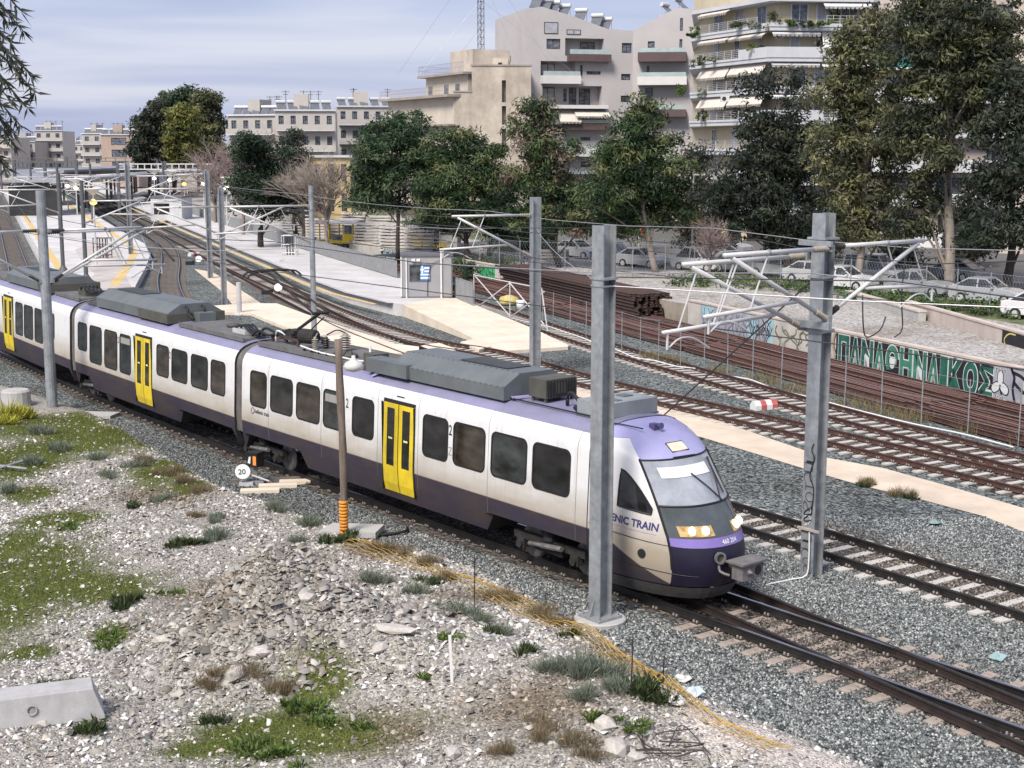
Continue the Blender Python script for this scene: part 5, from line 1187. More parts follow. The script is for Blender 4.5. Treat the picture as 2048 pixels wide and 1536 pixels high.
# yellow sack and white bucket by the gate
p = G(1019, 610); mb = MB(); mb.lathe([(.10, 0), (.55, .05), (.6, .25), (.45, .5), (.15, .62), (.02, .64)], (0, 0, 0), 12)
mb.v = [(x * 1.2 + .06 * math.sin(z * 9 + y * 5), y, z) for x, y, z in mb.v]; sk = obj('sack', mb, M('yellow_sack', (.55, .46, .16), .8, .2, 3), loc=p, smooth=True, label='yellow sack dumped beside the tubular gate', cat='sack')
p = G(1041, 621); mb = MB(); mb.lathe([(.02, .02), (.22, 0), (.27, .62), (.25, .62), (.20, .05)], (0, 0, 0), 14); obj('bucket', mb, m_wht, loc=p, smooth=True, label='white bucket standing by the tubular gate', cat='bucket')
# ---- tree guards on platforms (square cages)
for px, py, zz, lb, mt in ((580, 510, PZ, 'pale square tree guard cage on the right platform', m_galt), (206, 516, PAZ, 'rusty square tree guard cage on the left platform', m_rust)):
    p = G(px, py, zz); o = empty('tree_guard', p, label=lb, cat='tree guard'); s = .85
    for i in range(4):
        a0 = (i * 90 + 45); mb = MB(); x, y = s * math.cos(R(a0)), s * math.sin(R(a0)); mb.tube([(x, y, 0), (x, y, 1.75)], .04, 6); obj('post', mb, mt, o)
    for z in (.25, .95, 1.7):
        q = [(s * math.cos(R(i * 90 + 45)), s * math.sin(R(i * 90 + 45)), z) for i in range(5)]; mb = MB(); mb.tube(q, .028, 5); obj('hoop', mb, mt, o)
    for k_ in range(3): mb = MB(); mb.tube([(-.25 + .25 * k_, .1, 0), (-.25 + .25 * k_, .1, 1.65)], .06, 6); obj('stake', mb, M('dark_stake', (.05, .045, .045), .8, .2, 3), o)
# ---- platform lamps with funnel shades
def lamp(px, py, zz, top_py, lit, label):
    p = G(px, py, zz); t = F(px, top_py, p.y); H = max(3.0, t.z - zz); o = empty('platform_lamp', p, label=label, cat='lamp', group='platform lamps')
    mb = MB(); mb.tube([(0, 0, 0), (0, 0, H)], [.09, .07], 8); obj('pole', mb, m_galt, o)
    k_ = p.y / 111
    mb = MB(); mb.lathe([(.04, H - .2), (.12, H - .15), (.55 * k_, H + .25 * k_), (.72 * k_, H + .32 * k_), (.70 * k_, H + .36 * k_), (.05, H + .2 * k_)], (0, 0, 0), 14); obj('funnel_shade', mb, M('off_white_enamel', (.66, .65, .62), .5, .08, 2), o)
    mb = MB(); mb.lathe([(.08, H - .95), (.27, H - .85), (.30, H - .65), (.10, H - .5)], (0, 0, 0), 12)
    obj('lantern', mb, M('lantern_amber', (.8, .55, .15), .4, 0, emit=(1, .62, .15, 1.2)) if lit == 1 else M('lantern_white', (.9, .88, .8), .4, 0, emit=(1, .95, .8, 2.5)), o)
LAMPS = [(193, 530, PAZ, 386, 1, 'amber lamp nearest on the left platform'), (155, 432, PAZ, 366, 0, 'white lamp in the middle of the left platform, right one'), (137, 422, PAZ, 362, 0, 'white lamp in the middle of the left platform, left one'), (108, 407, PAZ, 349, 1, 'small amber lamp far up the left platform'),
         (89, 398, PAZ, 345, 0, 'small white lamp farthest up the left platform'), (455, 452, PZ, 363, 0, 'white lamp on the right platform just right of the paired masts'), (410, 445, PZ, 356, 0, 'white lamp on the right platform just left of the paired masts'), (342, 430, PZ, 350, 0, 'white lamp on the right platform below the long gantry'), (311, 420, PZ, 347, 0, 'white lamp farthest along the right platform'), (371, 438, PZ, 357, 1, 'unlit looking lamp between the others on the right platform')]
for a in LAMPS: lamp(*a)
# ---- station canopies
def canopy(x0, x1, y0, y1, z, label, cols=5, thick=.35, mat=None, curve=0):
    o = empty('station_canopy', (x0, y0, 0), label=label, cat='canopy'); mb = MB(); n_ = 10
    for i in range(n_ + 1):
        t = i / n_; x = (x1 - x0) * t; zz = z + curve * (2 * t - 1) ** 2
        for dy, dz in ((0, 0), (y1 - y0, 0), (y1 - y0, thick), (0, thick)): mb.v.append((x, dy, zz + dz))
    for i in range(n_):
        for j in range(4): mb.f.append((i * 4 + j, (i + 1) * 4 + j, (i + 1) * 4 + (j + 1) % 4, i * 4 + (j + 1) % 4)); mb.m.append(0)
    mb.f += [(3, 2, 1, 0), tuple(n_ * 4 + j for j in range(4))]; mb.m += [0, 0]; mb.f = [tuple(reversed(f)) for f in mb.f]
    obj('roof', mb, mat or M('grey_canopy_roof', (.30, .31, .33), .6, .1, .5), o)
    for i in range(cols):
        for dx in (.3, .7): mb = MB(); mb.beam(((x1 - x0) * dx, (y1 - y0) * (i + .3) / cols, .5), ((x1 - x0) * dx, (y1 - y0) * (i + .3) / cols, z), .3); obj('column', mb, m_trim, o)
    mb = MB(); mb.span((.5 if x1 > x0 else -.5, .8, .5), ((x1 - x0) * .9, 1.0, z - .6)); obj('back_wall', mb, M('dark_interior', (.03, .03, .032), .8, .2, 1), o)
pA, pB = F(20, 355, 235), F(140, 355, 235); canopy(pA.x, pB.x, 232, 330, pA.z - .3, 'wide curved grey canopy over the left platform', 6, curve=1.2)
pA, pB = F(190, 338, 240), F(285, 338, 240); canopy(pA.x, pB.x, 196, 330, 5.2, 'long dark canopy over the right platform', 10)
p = F(290, 400, 185); mb = MB(); mb.box((0, 0, 1.5), (4, 6, 3)); sb = obj('kiosk', mb, M('white_panel', (.6, .6, .6), .7, .08, 1), loc=(p.x + 3.5, p.y, PZ - .2), label='low white kiosk on the right platform under the gantry', cat='kiosk'); mb = MB(); mb.span((-2.1, -3.1, 3.0), (2.1, 3.1, 3.2)); obj('roof', mb, m_trim, sb); mb = MB(); mb.span((-1.6, -3.03, .9), (.4, -3.0, 2.3)); obj('window', mb, m_win, sb)

# ================================================================== FOREGROUND THINGS
# wooden pole with a hanging lamp
p = on_bank(687, 1072); wp = empty('wooden_pole', p, label='weathered wooden pole wrapped with orange tape before the train', cat='pole')
mb = MB(); rg_ = [(.095 + .008 * math.sin(z * 4), z) for z in np.linspace(-.2, 4.95, 16)]; mb.lathe(rg_, (0, 0, 0), 12); mb.v = [(x + .03 * math.sin(z * .9), y + .02 * math.sin(z * 1.3), z) for x, y, z in mb.v]; obj('shaft', mb, M('weathered_wood', (.20, .155, .125), .9, .3, (14, 14, 1.2), bump=.5, bscale=20, stain=(.09, .07, .06), stain_amt=.5, stain_scale=3), wp, smooth=True)
mb = MB()
for i in range(10): z = .06 + i * .085; mb.lathe([(.108, z), (.116, z + .02), (.116, z + .05), (.108, z + .068)], (.015, 0, 0), 12)
obj('orange_tape', mb, M('orange_tape', (.72, .29, .03), .6, .15, 8), wp, smooth=True)
mb = MB(); mb.tube(catmull([(.08, 0, 4.55), (.22, -.05, 4.72), (.30, -.06, 4.68), (.32, -.06, 4.5)], .06), .016, 6); ar = obj('lamp_arm', mb, m_wire, wp)
mb = MB(); mb.lathe([(.04, .12), (.06, .02), (.20, -.05), (.26, -.14), (.2, -.24), (.05, -.29), (.005, -.295)], (.34, -.06, 4.45), 16); obj('lamp_shade', mb, M('old_enamel', (.62, .60, .56), .4, .1, 3), ar, smooth=True)
mb = MB(); mb.prism([(-.75, -.2), (.7, -.35), (.85, .45), (-.5, .6)], -.1, .05); obj('concrete_slab', mb, m_conc, loc=p + Vector((.1, .35, .02)), label='flat concrete slab behind the foot of the wooden pole', cat='slab')
# points signal lantern, lever with white disc
p = G(512, 968); sg = empty('points_signal', p, label='black points lantern with an orange pane beside the train', cat='signal')
mb = MB(); mb.box((0, 0, .30), (.10, .10, .5)); mb.box((0, 0, .07), (.5, .3, .12)); obj('stand', mb, M('grey_cast_iron', (.25, .25, .25), .7, .2, 4), sg)
mb = MB(); mb.box((0, 0, .74), (.36, .36, .40)); mb.box((0, 0, .955), (.40, .40, .03)); bx_ = obj('lantern_box', mb, m_blk, sg, rz=R(-25)); mb = MB(); mb.box((.10, -.184, .74), (.10, .012, .26)); obj('orange_pane', mb, M('orange_pane', (.85, .22, .04), .4, .05, 4, emit=(1, .25, .05, .3)), bx_); mb = MB(); mb.add([(-.14, -.186, .66), (-.05, -.186, .64), (-.03, -.186, .86), (-.09, -.186, .84)], [(0, 1, 2, 3)]); obj('white_pane', mb, m_wht, bx_)
p = G(486, 972); lv = empty('points_lever', p, label='points lever with a round white counterweight disc', cat='lever')
mb = MB(); mb.lathe([(.02, 0), (.22, 0), (.22, .06), (.02, .06)], (0, 0, .42), 18, axis=(.25, -1, .45)); dk = obj('counterweight_disc', mb, m_wht, lv)
tv, tf = text_polys('20', .22, .004); mb = MB(); q = Vector((0, 0, 1)).rotation_difference(Vector((.25, -1, .45)).normalized()); ax_ = Vector((1, .25, 0)).normalized(); nz_ = Vector((.25, -1, .45)).normalized(); ay_ = nz_.cross(ax_); mb.add([Vector((0, 0, .42)) + nz_ * .067 + ax_ * (a - .13) + ay_ * (b - .08) for a, b in tv], tf); obj('disc_number', mb, m_txt, dk)
mb = MB(); mb.tube([(.02, .05, .40), (.75, .1, .12)], .03, 6); mb.box((.1, .1, .06), (.4, .3, .12)); obj('lever_arm', mb, m_galt, lv)
for i, (px, py, L_, a) in enumerate(((520, 985, 1.1, 8), (556, 975, 1.1, 8), (590, 967, .9, 8), (550, 962, 2.6, 12))):
    mb = MB(); mb.box((0, 0, .03), (L_, .32 if i < 3 else .12, .10)); obj('concrete_plank', mb, m_cream if i < 3 else m_slp_old, loc=G(px, py) + Vector((0, 0, .02)), rz=R(a), label=('left pale concrete plank below the points lantern', 'middle pale concrete plank below the points lantern', 'right pale concrete plank below the points lantern', 'dark timber lying between lantern and train')[i], cat='plank')
# big concrete block at bottom left
p = on_bank(70, 1440); cb = empty('concrete_block', p + Vector((-.15, 0, -.05)), R(20), label='large pale concrete block with a round hole at bottom left', cat='block')
mb = MB(); Lb, Wb, Hb = 2.3, .62, .52
vs = [(-Lb / 2, -Wb / 2 - .06, 0), (Lb / 2 + .10, -Wb / 2 - .06, 0), (Lb / 2 + .10, Wb / 2 + .06, 0), (-Lb / 2, Wb / 2 + .06, 0), (-Lb / 2, -Wb / 2 - .05, .07), (Lb / 2 + .09, -Wb / 2 - .05, .07), (Lb / 2 + .09, Wb / 2 + .05, .07), (-Lb / 2, Wb / 2 + .05, .07), (-Lb / 2, -Wb / 2 + .03, Hb), (Lb / 2 - .07, -Wb / 2 + .03, Hb), (Lb / 2 - .07, Wb / 2 - .03, Hb), (-Lb / 2, Wb / 2 - .03, Hb)]
fs = [(3, 2, 1, 0), (8, 9, 10, 11)]
for o_ in (0, 4): fs += [(o_, o_ + 1, o_ + 5, o_ + 4), (o_ + 1, o_ + 2, o_ + 6, o_ + 5), (o_ + 2, o_ + 3, o_ + 7, o_ + 6), (o_ + 3, o_, o_ + 4, o_ + 7)]
mb.add(vs, fs); bo = obj('block_body', mb, M('block_concrete', (.44, .43, .42), .85, .1, 2, bump=.25, bscale=40, stain=(.24, .23, .22), stain_amt=.5, stain_scale=2.5), cb)
bv = bo.modifiers.new('b', 'BEVEL'); bv.width = .015; bv.segments = 2
mb = MB(); mb.lathe([(.07, 0), (.07, .03), (.085, .031), (.085, 0)], (.1, -Wb / 2 - .02, .30), 16, axis=(0, -1, .12)); obj('hole_rim', mb, M('block_concrete'), cb); mb = MB(); mb.lathe([(.068, 0), (.001, .005)], (.1, -Wb / 2 - .005, .30), 16, axis=(0, -1, .12)); obj('hole', mb, m_blk, cb)
# concrete stub with yellow bush at far left
p = on_bank(33, 812); mb = MB(); mb.lathe([(.02, -.1), (.55, -.1), (.52, .55), (.45, .62), (.02, .62)], (0, 0, 0), 16); obj('concrete_stub', mb, m_conc, loc=p, label='round concrete stub behind the yellow flowering bush', cat='stub')
p = G(140, 832); mb = MB(); mb.prism([(-1.6, -.4), (1.7, -.5), (1.8, .3), (-1.5, .5)], 0, .12); obj('concrete_slab', mb, m_conc, loc=p, rz=R(-4), label='broken concrete slab at the foot of the left mast', cat='slab')
# red and white clearance marker
p = G(1528, 818); mb = MB(); mk = empty('clearance_marker', p, R(25), label='red and white painted marker stone between the tracks', cat='marker')
for i in range(4): mb = MB(); x0 = -.5 + i * .25; mb.extrude([(-.2, 0), (.2, 0), (.2, .18), (.08, .34), (-.08, .34), (-.2, .18)], (x0, 0, 0), (0, 1, 0), (0, 0, 1), (1, 0, 0), .249); obj('painted_segment', mb, M('marker_red', (.50, .12, .11), .8, .15, 4) if i % 2 else m_wht, mk)
p = G(388, 512); mk = empty('clearance_marker', p, R(60), label='faded red and white marker beside the curving rails', cat='marker')
for i in range(3): mb = MB(); x0 = -.6 + i * .4; mb.extrude([(-.2, 0), (.2, 0), (.2, .2), (.08, .36), (-.08, .36), (-.2, .2)], (x0, 0, 0), (0, 1, 0), (0, 0, 1), (1, 0, 0), .399); obj('painted_segment', mb, M('marker_red') if i % 2 else m_wht, mk)
# small white discs of far point levers, short grey post
for px, py, lb in ((557, 590, 'small far points lever with a white disc near mid yard'), (398, 530, 'tiny dark points lever by the curving rails')):
    p = G(px, py); o = empty('points_lever', p, label=lb, cat='lever'); mb = MB(); mb.lathe([(.02, 0), (.28, 0), (.28, .06), (.02, .06)], (0, 0, .5), 14, axis=(0, -1, .4)); obj('counterweight_disc', mb, m_wht, o); mb = MB(); mb.tube([(0, .1, .5), (-1.2, .3, .15)], .05, 6); mb.box((-.8, .2, .15), (.7, .4, .3)); obj('lever_arm', mb, m_blk, o)
p = G(479, 630); mb = MB(); mb.lathe([(.30, 0), (.30, .06), (.16, .07), (.15, 1.9), (.16, 1.92), (.05, 1.95)], (0, 0, 0), 12); obj('grey_bollard_post', mb, m_galt, loc=p, label='short grey post on the walkway behind the train roof', cat='post')
p = G(527, 541, 0); mb = MB(); mb.beam((0, 0, .05), (1.6, .6, .9), .18, .05); obj('leaning_board', mb, m_conc, loc=p, label='grey board leaning against the platform face', cat='board')
# fallen orange plastic netting held by thin rebar stakes
net_px = [(700, 1090), (800, 1120), (880, 1150), (950, 1175), (1040, 1215), (1130, 1262), (1180, 1285), (1260, 1332), (1340, 1388), (1400, 1428), (1480, 1470), (1560, 1505)]
NETP = [on_bank(*q) for q in net_px]; net_c = catmull(NETP, .12); o0 = NETP[0]; npt = len(net_c)
m_net = M('orange_netting', (.46, .29, .05), .6, .2, 4)
net = empty('plastic_netting', o0, label='sagging orange plastic safety netting along the ballast edge', cat='netting')
def net_at(i, j):
    p = net_c[i]; a, b = net_c[max(i - 1, 0)], net_c[min(i + 1, npt - 1)]; d = (b - a).normalized(); n_ = Vector((d.y, -d.x, 0)); t = i / npt
    wdt = .45 + .60 * (0.5 + .5 * math.sin(t * 19)) * (1 if t > .4 else .7); lift = .04 + .22 * max(0, math.sin(t * 23 + 1)) * (1 if t > .45 else .5)
    q = p + n_ * (-.5 * wdt + wdt * j / 7); return Vector((q.x, q.y, max(bank_z(q.x, q.y), 0) + .03 + lift * math.sin(math.pi * j / 7 * .9) + .02 * math.sin(i * 1.7 + j))) - o0
for j in range(8): mb = MB(); mb.tube([net_at(i, j) for i in range(0, npt)], .0065, 3, cap=False); obj('strand', mb, m_net, net)
mb = MB()
for i in range(0, npt): mb.tube([net_at(i, j) for j in range(0, 8)], .004, 3, cap=False)
obj('cross_strands', mb, m_net, net, kind='stuff')
for i, (px, py, h_) in enumerate(((948, 1220, 1.15), (1262, 1395, 1.05), (1325, 1385, .6))):
    mb = MB(); mb.tube([(0, 0, -.1), (.02, .02, h_)], .012, 5); obj('rebar_stake', mb, m_rail_side, loc=on_bank(px, py), label=('thin rebar stake standing nearest the train', 'tall rebar stake beside the dark green shrubs', 'short rebar stake behind the netting at lower right')[i], cat='stake')
mb = MB(); mb.box((0, 0, .4), (.05, .03, .9)); obj('white_stake', mb, m_wht, loc=on_bank(904, 1368), rot=(R(4), R(-2), 0), label='short white wooden stake in the gravel mound', cat='stake')
for px, py, c, lb in ((1388, 1392, (.55, .62, .72), 'pale blue plastic litter caught in the netting'), (1365, 1366, (.7, .7, .66), 'white paper litter above the blue plastic'), (1352, 1415, (.72, .72, .70), 'crumpled white bag beside the netting'), (1992, 1320, (.30, .42, .43), 'small turquoise litter on the ballast at right'), (1870, 1050, (.24, .33, .31), 'greenish rag lying near the sandy path')):
    p = on_bank(px, py) if px < 1700 else G(px, py); mb = MB(); rr = random.Random(px); mb.lathe([(.02, 0), (.13, .02), (.15, .06), (.08, .11), (.01, .12)], (0, 0, 0), 9); mb.v = [(x * rr.uniform(.6, 1.5), y * rr.uniform(.6, 1.4), z * rr.uniform(.5, 1.4) + .02) for x, y, z in mb.v]; obj('litter', mb, M('litter%d' % px, c, .6, .1, 6), loc=p, label=lb, cat='litter')
mb = MB(); mb.tube(catmull([G(815, 1062) - G(760, 1075) + Vector((0, 0, .08)), Vector((.6, .2, .1)), Vector((0, 0, .06)), Vector((-.5, -.25, .05))], .1), .04, 6); obj('black_pipe', mb, m_blk, loc=G(760, 1075), smooth=True, label='black flexible pipe on the ballast below the doors', cat='pipe')
mb = MB(); mb.tube([(0, 0, .1), (1.1, -.55, .12)], .04, 6); mb.tube([(.1, -.5, .08), (.7, .2, .2)], .035, 6); obj('scrap_bars', mb, m_gal, loc=on_bank(-5, 938), label='crossed scrap metal bars at the left edge', cat='scrap')
# ================================================================== BUILDINGS
class Face:
    """an upright facade plane: local x along it, y into the building, z up"""
    def __init__(s, p, ang): s.p = Vector((p[0], p[1], 0)); s.a = ang; s.d = Vector((math.cos(ang), math.sin(ang), 0)); s.n = Vector((-s.d.y, s.d.x, 0))
    def at(s, px, py):
        r = ray(px, py); k = s.p.dot(s.n) / r.dot(s.n); q = r * k + Vector((0, 0, CH)); return (q - s.p).dot(s.d), q.z
    def rect(s, x0, y0, x1, y1): a, zt = s.at(x0, y0); b, zb = s.at(x1, y1); return a, b, zb, zt
m_frame = M('dark_aluminium', (.035, .036, .04), .5, .1, 2); m_pane = glass_dark('facade_glass', (.09, .10, .12), .05); m_pane2 = M('curtained_glass', (.42, .43, .46), .15, .3, .8, spec=.6)
m_cglass = M('balcony_glass', (.42, .50, .49), .1, .1, 1, spec=.7)
def holed(parent, name, W, z0, z1, holes, mat, depth=.22, x0=0.0):
    """front wall with true openings; hole = (xa, xb, za, zb, reveal depth, back wall?)"""
    xs_ = sorted({x0, W, *[h[i] for h in holes for i in (0, 1)]}); zs_ = sorted({z0, z1, *[h[i] for h in holes for i in (2, 3)]})
    xs_ = [x for x in xs_ if x0 <= x <= W]; zs_ = [z for z in zs_ if z0 <= z <= z1]; mb = MB()
    for xa, xb in zip(xs_[:-1], xs_[1:]):
        for za, zb in zip(zs_[:-1], zs_[1:]):
            xm, zm = (xa + xb) / 2, (za + zb) / 2
            if any(h[0] < xm < h[1] and h[2] < zm < h[3] for h in holes): continue
            mb.add([(xa, 0, za), (xb, 0, za), (xb, 0, zb), (xa, 0, zb)], [(0, 1, 2, 3)])
    for h in holes:
        a, b, c, d = h[:4]; dp = h[4] if len(h) > 4 else depth
        mb.add([(a, 0, c), (b, 0, c), (b, 0, d), (a, 0, d), (a, dp, c), (b, dp, c), (b, dp, d), (a, dp, d)], [(0, 4, 5, 1), (1, 5, 6, 2), (2, 6, 7, 3), (3, 7, 4, 0)] + ([(4, 7, 6, 5)] if len(h) > 5 and h[5] else []))
    return obj(name, mb, mat, parent)
def win(parent, a, b, c, d, y=.16, fr=.07, mull=1, pane=None, fm=None):
    w = MB(); w.span((a, y, c), (b, y + .05, c + fr)); w.span((a, y, d - fr), (b, y + .05, d)); w.span((a, y, c + fr), (a + fr, y + .05, d - fr)); w.span((b - fr, y, c + fr), (b, y + .05, d - fr))
    for i in range(1, mull + 1): x = a + (b - a) * i / (mull + 1); w.span((x - fr / 2, y - .002, c + fr), (x + fr / 2, y + .048, d - fr))
    o = obj('window', w, fm or m_frame, parent); g = MB(); g.span((a + fr * .5, y + .02, c + fr * .5), (b - fr * .5, y + .035, d - fr * .5)); obj('pane', g, pane or m_pane, o); return o
def shell(parent, name, W, D_, z0, z1, mat, x0=0.0, front=False, roof=True):
    mb = MB(); v = [(x0, 0, z0), (W, 0, z0), (W, D_, z0), (x0, D_, z0), (x0, 0, z1), (W, 0, z1), (W, D_, z1), (x0, D_, z1)]
    f = [(1, 2, 6, 5), (2, 3, 7, 6), (3, 0, 4, 7)] + ([(4, 5, 6, 7)] if roof else []) + ([(0, 1, 5, 4)] if front else []); mb.add(v, f); return obj(name, mb, mat, parent)
# ---- grey modern block
fa = Face(F(1048, 300, 170), R(14)); gb_ = empty('apartment_building', fa.p, fa.a, label='modern grey apartment block with slanted roofline and brown balconies', cat='building')
m_gwall = M('grey_render', (.50, .47, .46), .85, .05, .3); m_gdark = M('grey_recess_render', (.39, .375, .37), .85, .05, .3); m_brn = M('brown_cladding', (.115, .075, .075), .6, .1, 1); m_whr = M('white_render', (.70, .68, .66), .8, .05, .5)
def c2(x, y): return 1040 + .17578 * x, .17578 * y
def fr2(x0, y0, x1, y1): return fa.rect(*c2(x0, y0), *c2(x1, y1))
WA_, _ = fa.at(1266, 100); ZL = fa.at(*c2(500, 425))[1]
holes = []
H1 = fr2(302, 440, 460, 560); L1 = fr2(515, 432, 952, 640); L2 = fr2(235, 692, 630, 900); N1 = fr2(683, 740, 712, 890); N2 = fr2(757, 810, 918, 850); L3 = fr2(255, 972, 930, 1215)
ST = [fr2(1160, 488, 1272, 605), fr2(1152, 840, 1258, 912), fr2(1147, 1088, 1252, 1163), fr2(1143, 1345, 1250, 1420), fr2(1143, 1600, 1250, 1680)]
LOW = [fr2(690, 1560, 800, 1600), fr2(300, 1560, 420, 1660), fr2(690, 1840, 800, 1900), fr2(300, 1840, 420, 1940)]
for h in [H1, N1, N2] + ST + LOW: holes.append((*h, .22))
for h in (L1, L2, L3): holes.append((*h, 1.5, True))
holed(gb_, 'facade', WA_, .9, ZL, holes, m_gwall); shell(gb_, 'side_walls', WA_, 15, .9, ZL, m_gwall, roof=False)
top = [(0, ZL), (WA_, ZL)] + [fa.at(*c2(*q)) for q in ((1275, 348), (1000, 330), (620, 190), (250, 75), (65, 100))]
top[2] = (WA_, top[2][1]); top[-1] = (0, top[-1][1]); mb = MB(); mb.extrude(top, (0, 0, 0), (1, 0, 0), (0, 0, 1), (0, 1, 0), 15); mb.f = [tuple(reversed(f)) for f in mb.f]; mb.f = [tuple(reversed(f)) for f in mb.f]; obj('gable_wall', mb, m_gwall, gb_)
for h in [H1, N1, N2] + ST + LOW: win(gb_, *h, mull=1 if h[1] - h[0] > 1 else 0, pane=m_pane)
for h in (fr2(275, 250, 432, 385), fr2(530, 335, 690, 395)): win(gb_, *h, y=-.06, mull=0 if h[3] - h[2] > 1 else 1, pane=m_pane2)
for h in (fr2(722, 470, 890, 625), fr2(272, 715, 430, 880), fr2(272, 990, 428, 1210), fr2(535, 1005, 567, 1150), fr2(597, 995, 678, 1210), fr2(712, 1005, 835, 1210)): win(gb_, *h, y=1.42, mull=1 if h[1] - h[0] > .9 else 0, pane=m_pane2 if h[0] < fr2(300, 0, 301, 1)[0] else m_pane)
def balcony(parent, h, out, mat, glass=None, zbot=None):
    a, b, c, d = h; mb = MB(); mb.span((a, -out, c), (b, -out + .15, d)); mb.span((a, -out + .15, c), (a + .15, .2, d)); mb.span((b - .15, -out + .15, c), (b, .2, d)); mb.span((a + .15, -out + .15, c), (b - .15, .2, c + .2)); o = obj('balcony', mb, mat, parent)
    if glass: g = MB(); g.span((a + .1, -out + .05, d + .01), (b - .1, -out + .08, d + glass)); obj('glass_rail', g, m_cglass, o)
    return o
balcony(gb_, fr2(535, 618, 1012, 708), 1.0, m_brn, .55); balcony(gb_, fr2(235, 860, 670, 958), 1.0, m_whr, .5); balcony(gb_, fr2(340, 1195, 975, 1240), 1.1, m_whr); balcony(gb_, fr2(440, 1400, 990, 1480), 1.1, m_brn, .4)
balcony(gb_, fr2(300, 1700, 990, 1780), 1.1, m_whr, .4); balcony(gb_, fr2(300, 1980, 990, 2060), 1.1, m_brn, .4)
def awning(parent, a, b, zt, zb, out, mat, y=0.0, name='awning'):
    mb = MB(); mb.add([(a, y - .1, zt), (b, y - .1, zt), (b, y - out, zb), (a, y - out, zb), (a, y - .1, zt + .05), (b, y - .1, zt + .05), (b, y - out, zb + .05), (a, y - out, zb + .05)], [(0, 1, 2, 3), (7, 6, 5, 4), (0, 4, 5, 1), (2, 6, 7, 3), (1, 5, 6, 2), (3, 7, 4, 0)])
    n_ = max(3, int((b - a) / .4))
    for i in range(n_): x = a + (b - a) * i / n_; w_ = (b - a) / n_; mb.add([(x, y - out, zb), (x + w_, y - out, zb), (x + w_ * .8, y - out, zb - .22), (x + w_ * .2, y - out, zb - .22)], [(0, 1, 2, 3), (3, 2, 1, 0)])
    return obj(name, mb, mat, parent)
m_awn = M('cream_awning', (.66, .60, .53), .85, .06, 1.2); m_awn2 = M('white_awning', (.74, .73, .71), .85, .05, 1.2)
h = fr2(600, 1245, 985, 1330); awning(gb_, h[0], h[1], h[3], h[2], 1.6, m_awn); h = fr2(420, 1245, 660, 1390); awning(gb_, h[0], h[1], h[3], h[2], 1.5, m_awn)
win(gb_, *fr2(670, 1345, 975, 1400), y=-.06, mull=3)
# right wing
fb2 = Face(fa.p + fa.d * WA_ + fa.n * .0, R(-9)); gw = empty('apartment_wing', fb2.p, fb2.a, label='right wing of the grey block with rising roof edge', cat='building')
def fw2(x0, y0, x1, y1): return fb2.rect(*c2(x0, y0), *c2(x1, y1))
WB_, _ = fb2.at(1392, 100); ZL2 = fb2.at(*c2(1500, 352))[1]
hs = [fw2(1455, 470, 1530, 625), fw2(1815, 445, 1845, 600), fw2(1443, 748, 1470, 880), fw2(1428, 998, 1510, 1190), fw2(1500, 1500, 1600, 1650)]
holed(gw, 'facade', WB_, .9, ZL2, [(*h, .22) for h in hs], m_gwall); shell(gw, 'side_walls', WB_, 14, .9, ZL2, m_gwall, roof=False)
for h in hs: win(gw, *h, mull=0)
top = [(0, ZL2), (WB_, ZL2), (WB_, fb2.at(*c2(1880, 105))[1]), fb2.at(*c2(1780, 90)), (0, fb2.at(*c2(1285, 348))[1])]; mb = MB(); mb.extrude(top, (0, 0, 0), (1, 0, 0), (0, 0, 1), (0, 1, 0), 14); obj('gable_wall', mb, m_gwall, gw)
balcony(gw, fw2(1350, 605, 1895, 705), 1.6, m_brn, .5); balcony(gw, fw2(1345, 880, 1900, 970), 1.6, m_whr, .5); balcony(gw, fw2(1400, 1250, 1890, 1330), 1.6, m_brn, .5)
win(gw, *fw2(1822, 205, 1850, 345), y=-.05, mull=0)
for c_ in list(gw.children): c_.parent = gb_; v_ = fb2.p - fa.p; v_.rotate(Matrix.Rotation(-fa.a, 3, 'Z')); c_.location = v_; c_.rotation_euler = (0, 0, fb2.a - fa.a)
bpy.data.objects.remove(gw)
# solar heaters on the slanted roof
SH = MB(); SH.mat(0).tube([(-.75, 0, 1.35), (.75, 0, 1.35)], .26, 12); SH.mat(1).add([(-.65, -1.3, .1), (.65, -1.3, .1), (.65, .1, 1.25), (-.65, .1, 1.25), (-.65, -1.24, .04), (.65, -1.24, .04), (.65, .16, 1.19), (-.65, .16, 1.19)], [(0, 1, 2, 3), (7, 6, 5, 4), (0, 4, 5, 1), (1, 5, 6, 2), (2, 6, 7, 3), (3, 7, 4, 0)])
SH.mat(0).tube([(-.6, .3, 0), (-.6, .1, 1.2)], .03, 5); SH.tube([(.6, .3, 0), (.6, .1, 1.2)], .03, 5); SH.tube([(-.6, -1.25, .0), (-.6, .3, .0)], .03, 5)
SHM = SH.mesh('solar_heater', [M('pale_tank', (.60, .60, .60), .4, .08, 2), M('solar_panel', (.14, .15, .17), .2, .2, 2)])
for i, (x, y) in enumerate(((235, 78), (345, 108), (430, 135), (550, 175), (740, 225), (925, 285), (1025, 325))):
    a, z = fa.at(*c2(x, y)); put('solar_heater', SHM, loc=fa.p + fa.d * a + fa.n * 1.5 + Vector((0, 0, z - .1)), rz=fa.a + R(-32), label='solar water heater on the slanted roof of the grey block', cat='solar heater', group='solar heaters on the grey block')
for x, y in ((1640, 150), (1790, 85)): a, z = fb2.at(*c2(x, y)); put('solar_heater', SHM, loc=fb2.p + fb2.d * a + fb2.n * 1.5 + Vector((0, 0, z - .2)), rz=fb2.a + R(60), label='solar water heater on the rising roof of the right wing', cat='solar heater', group='solar heaters on the right wing')
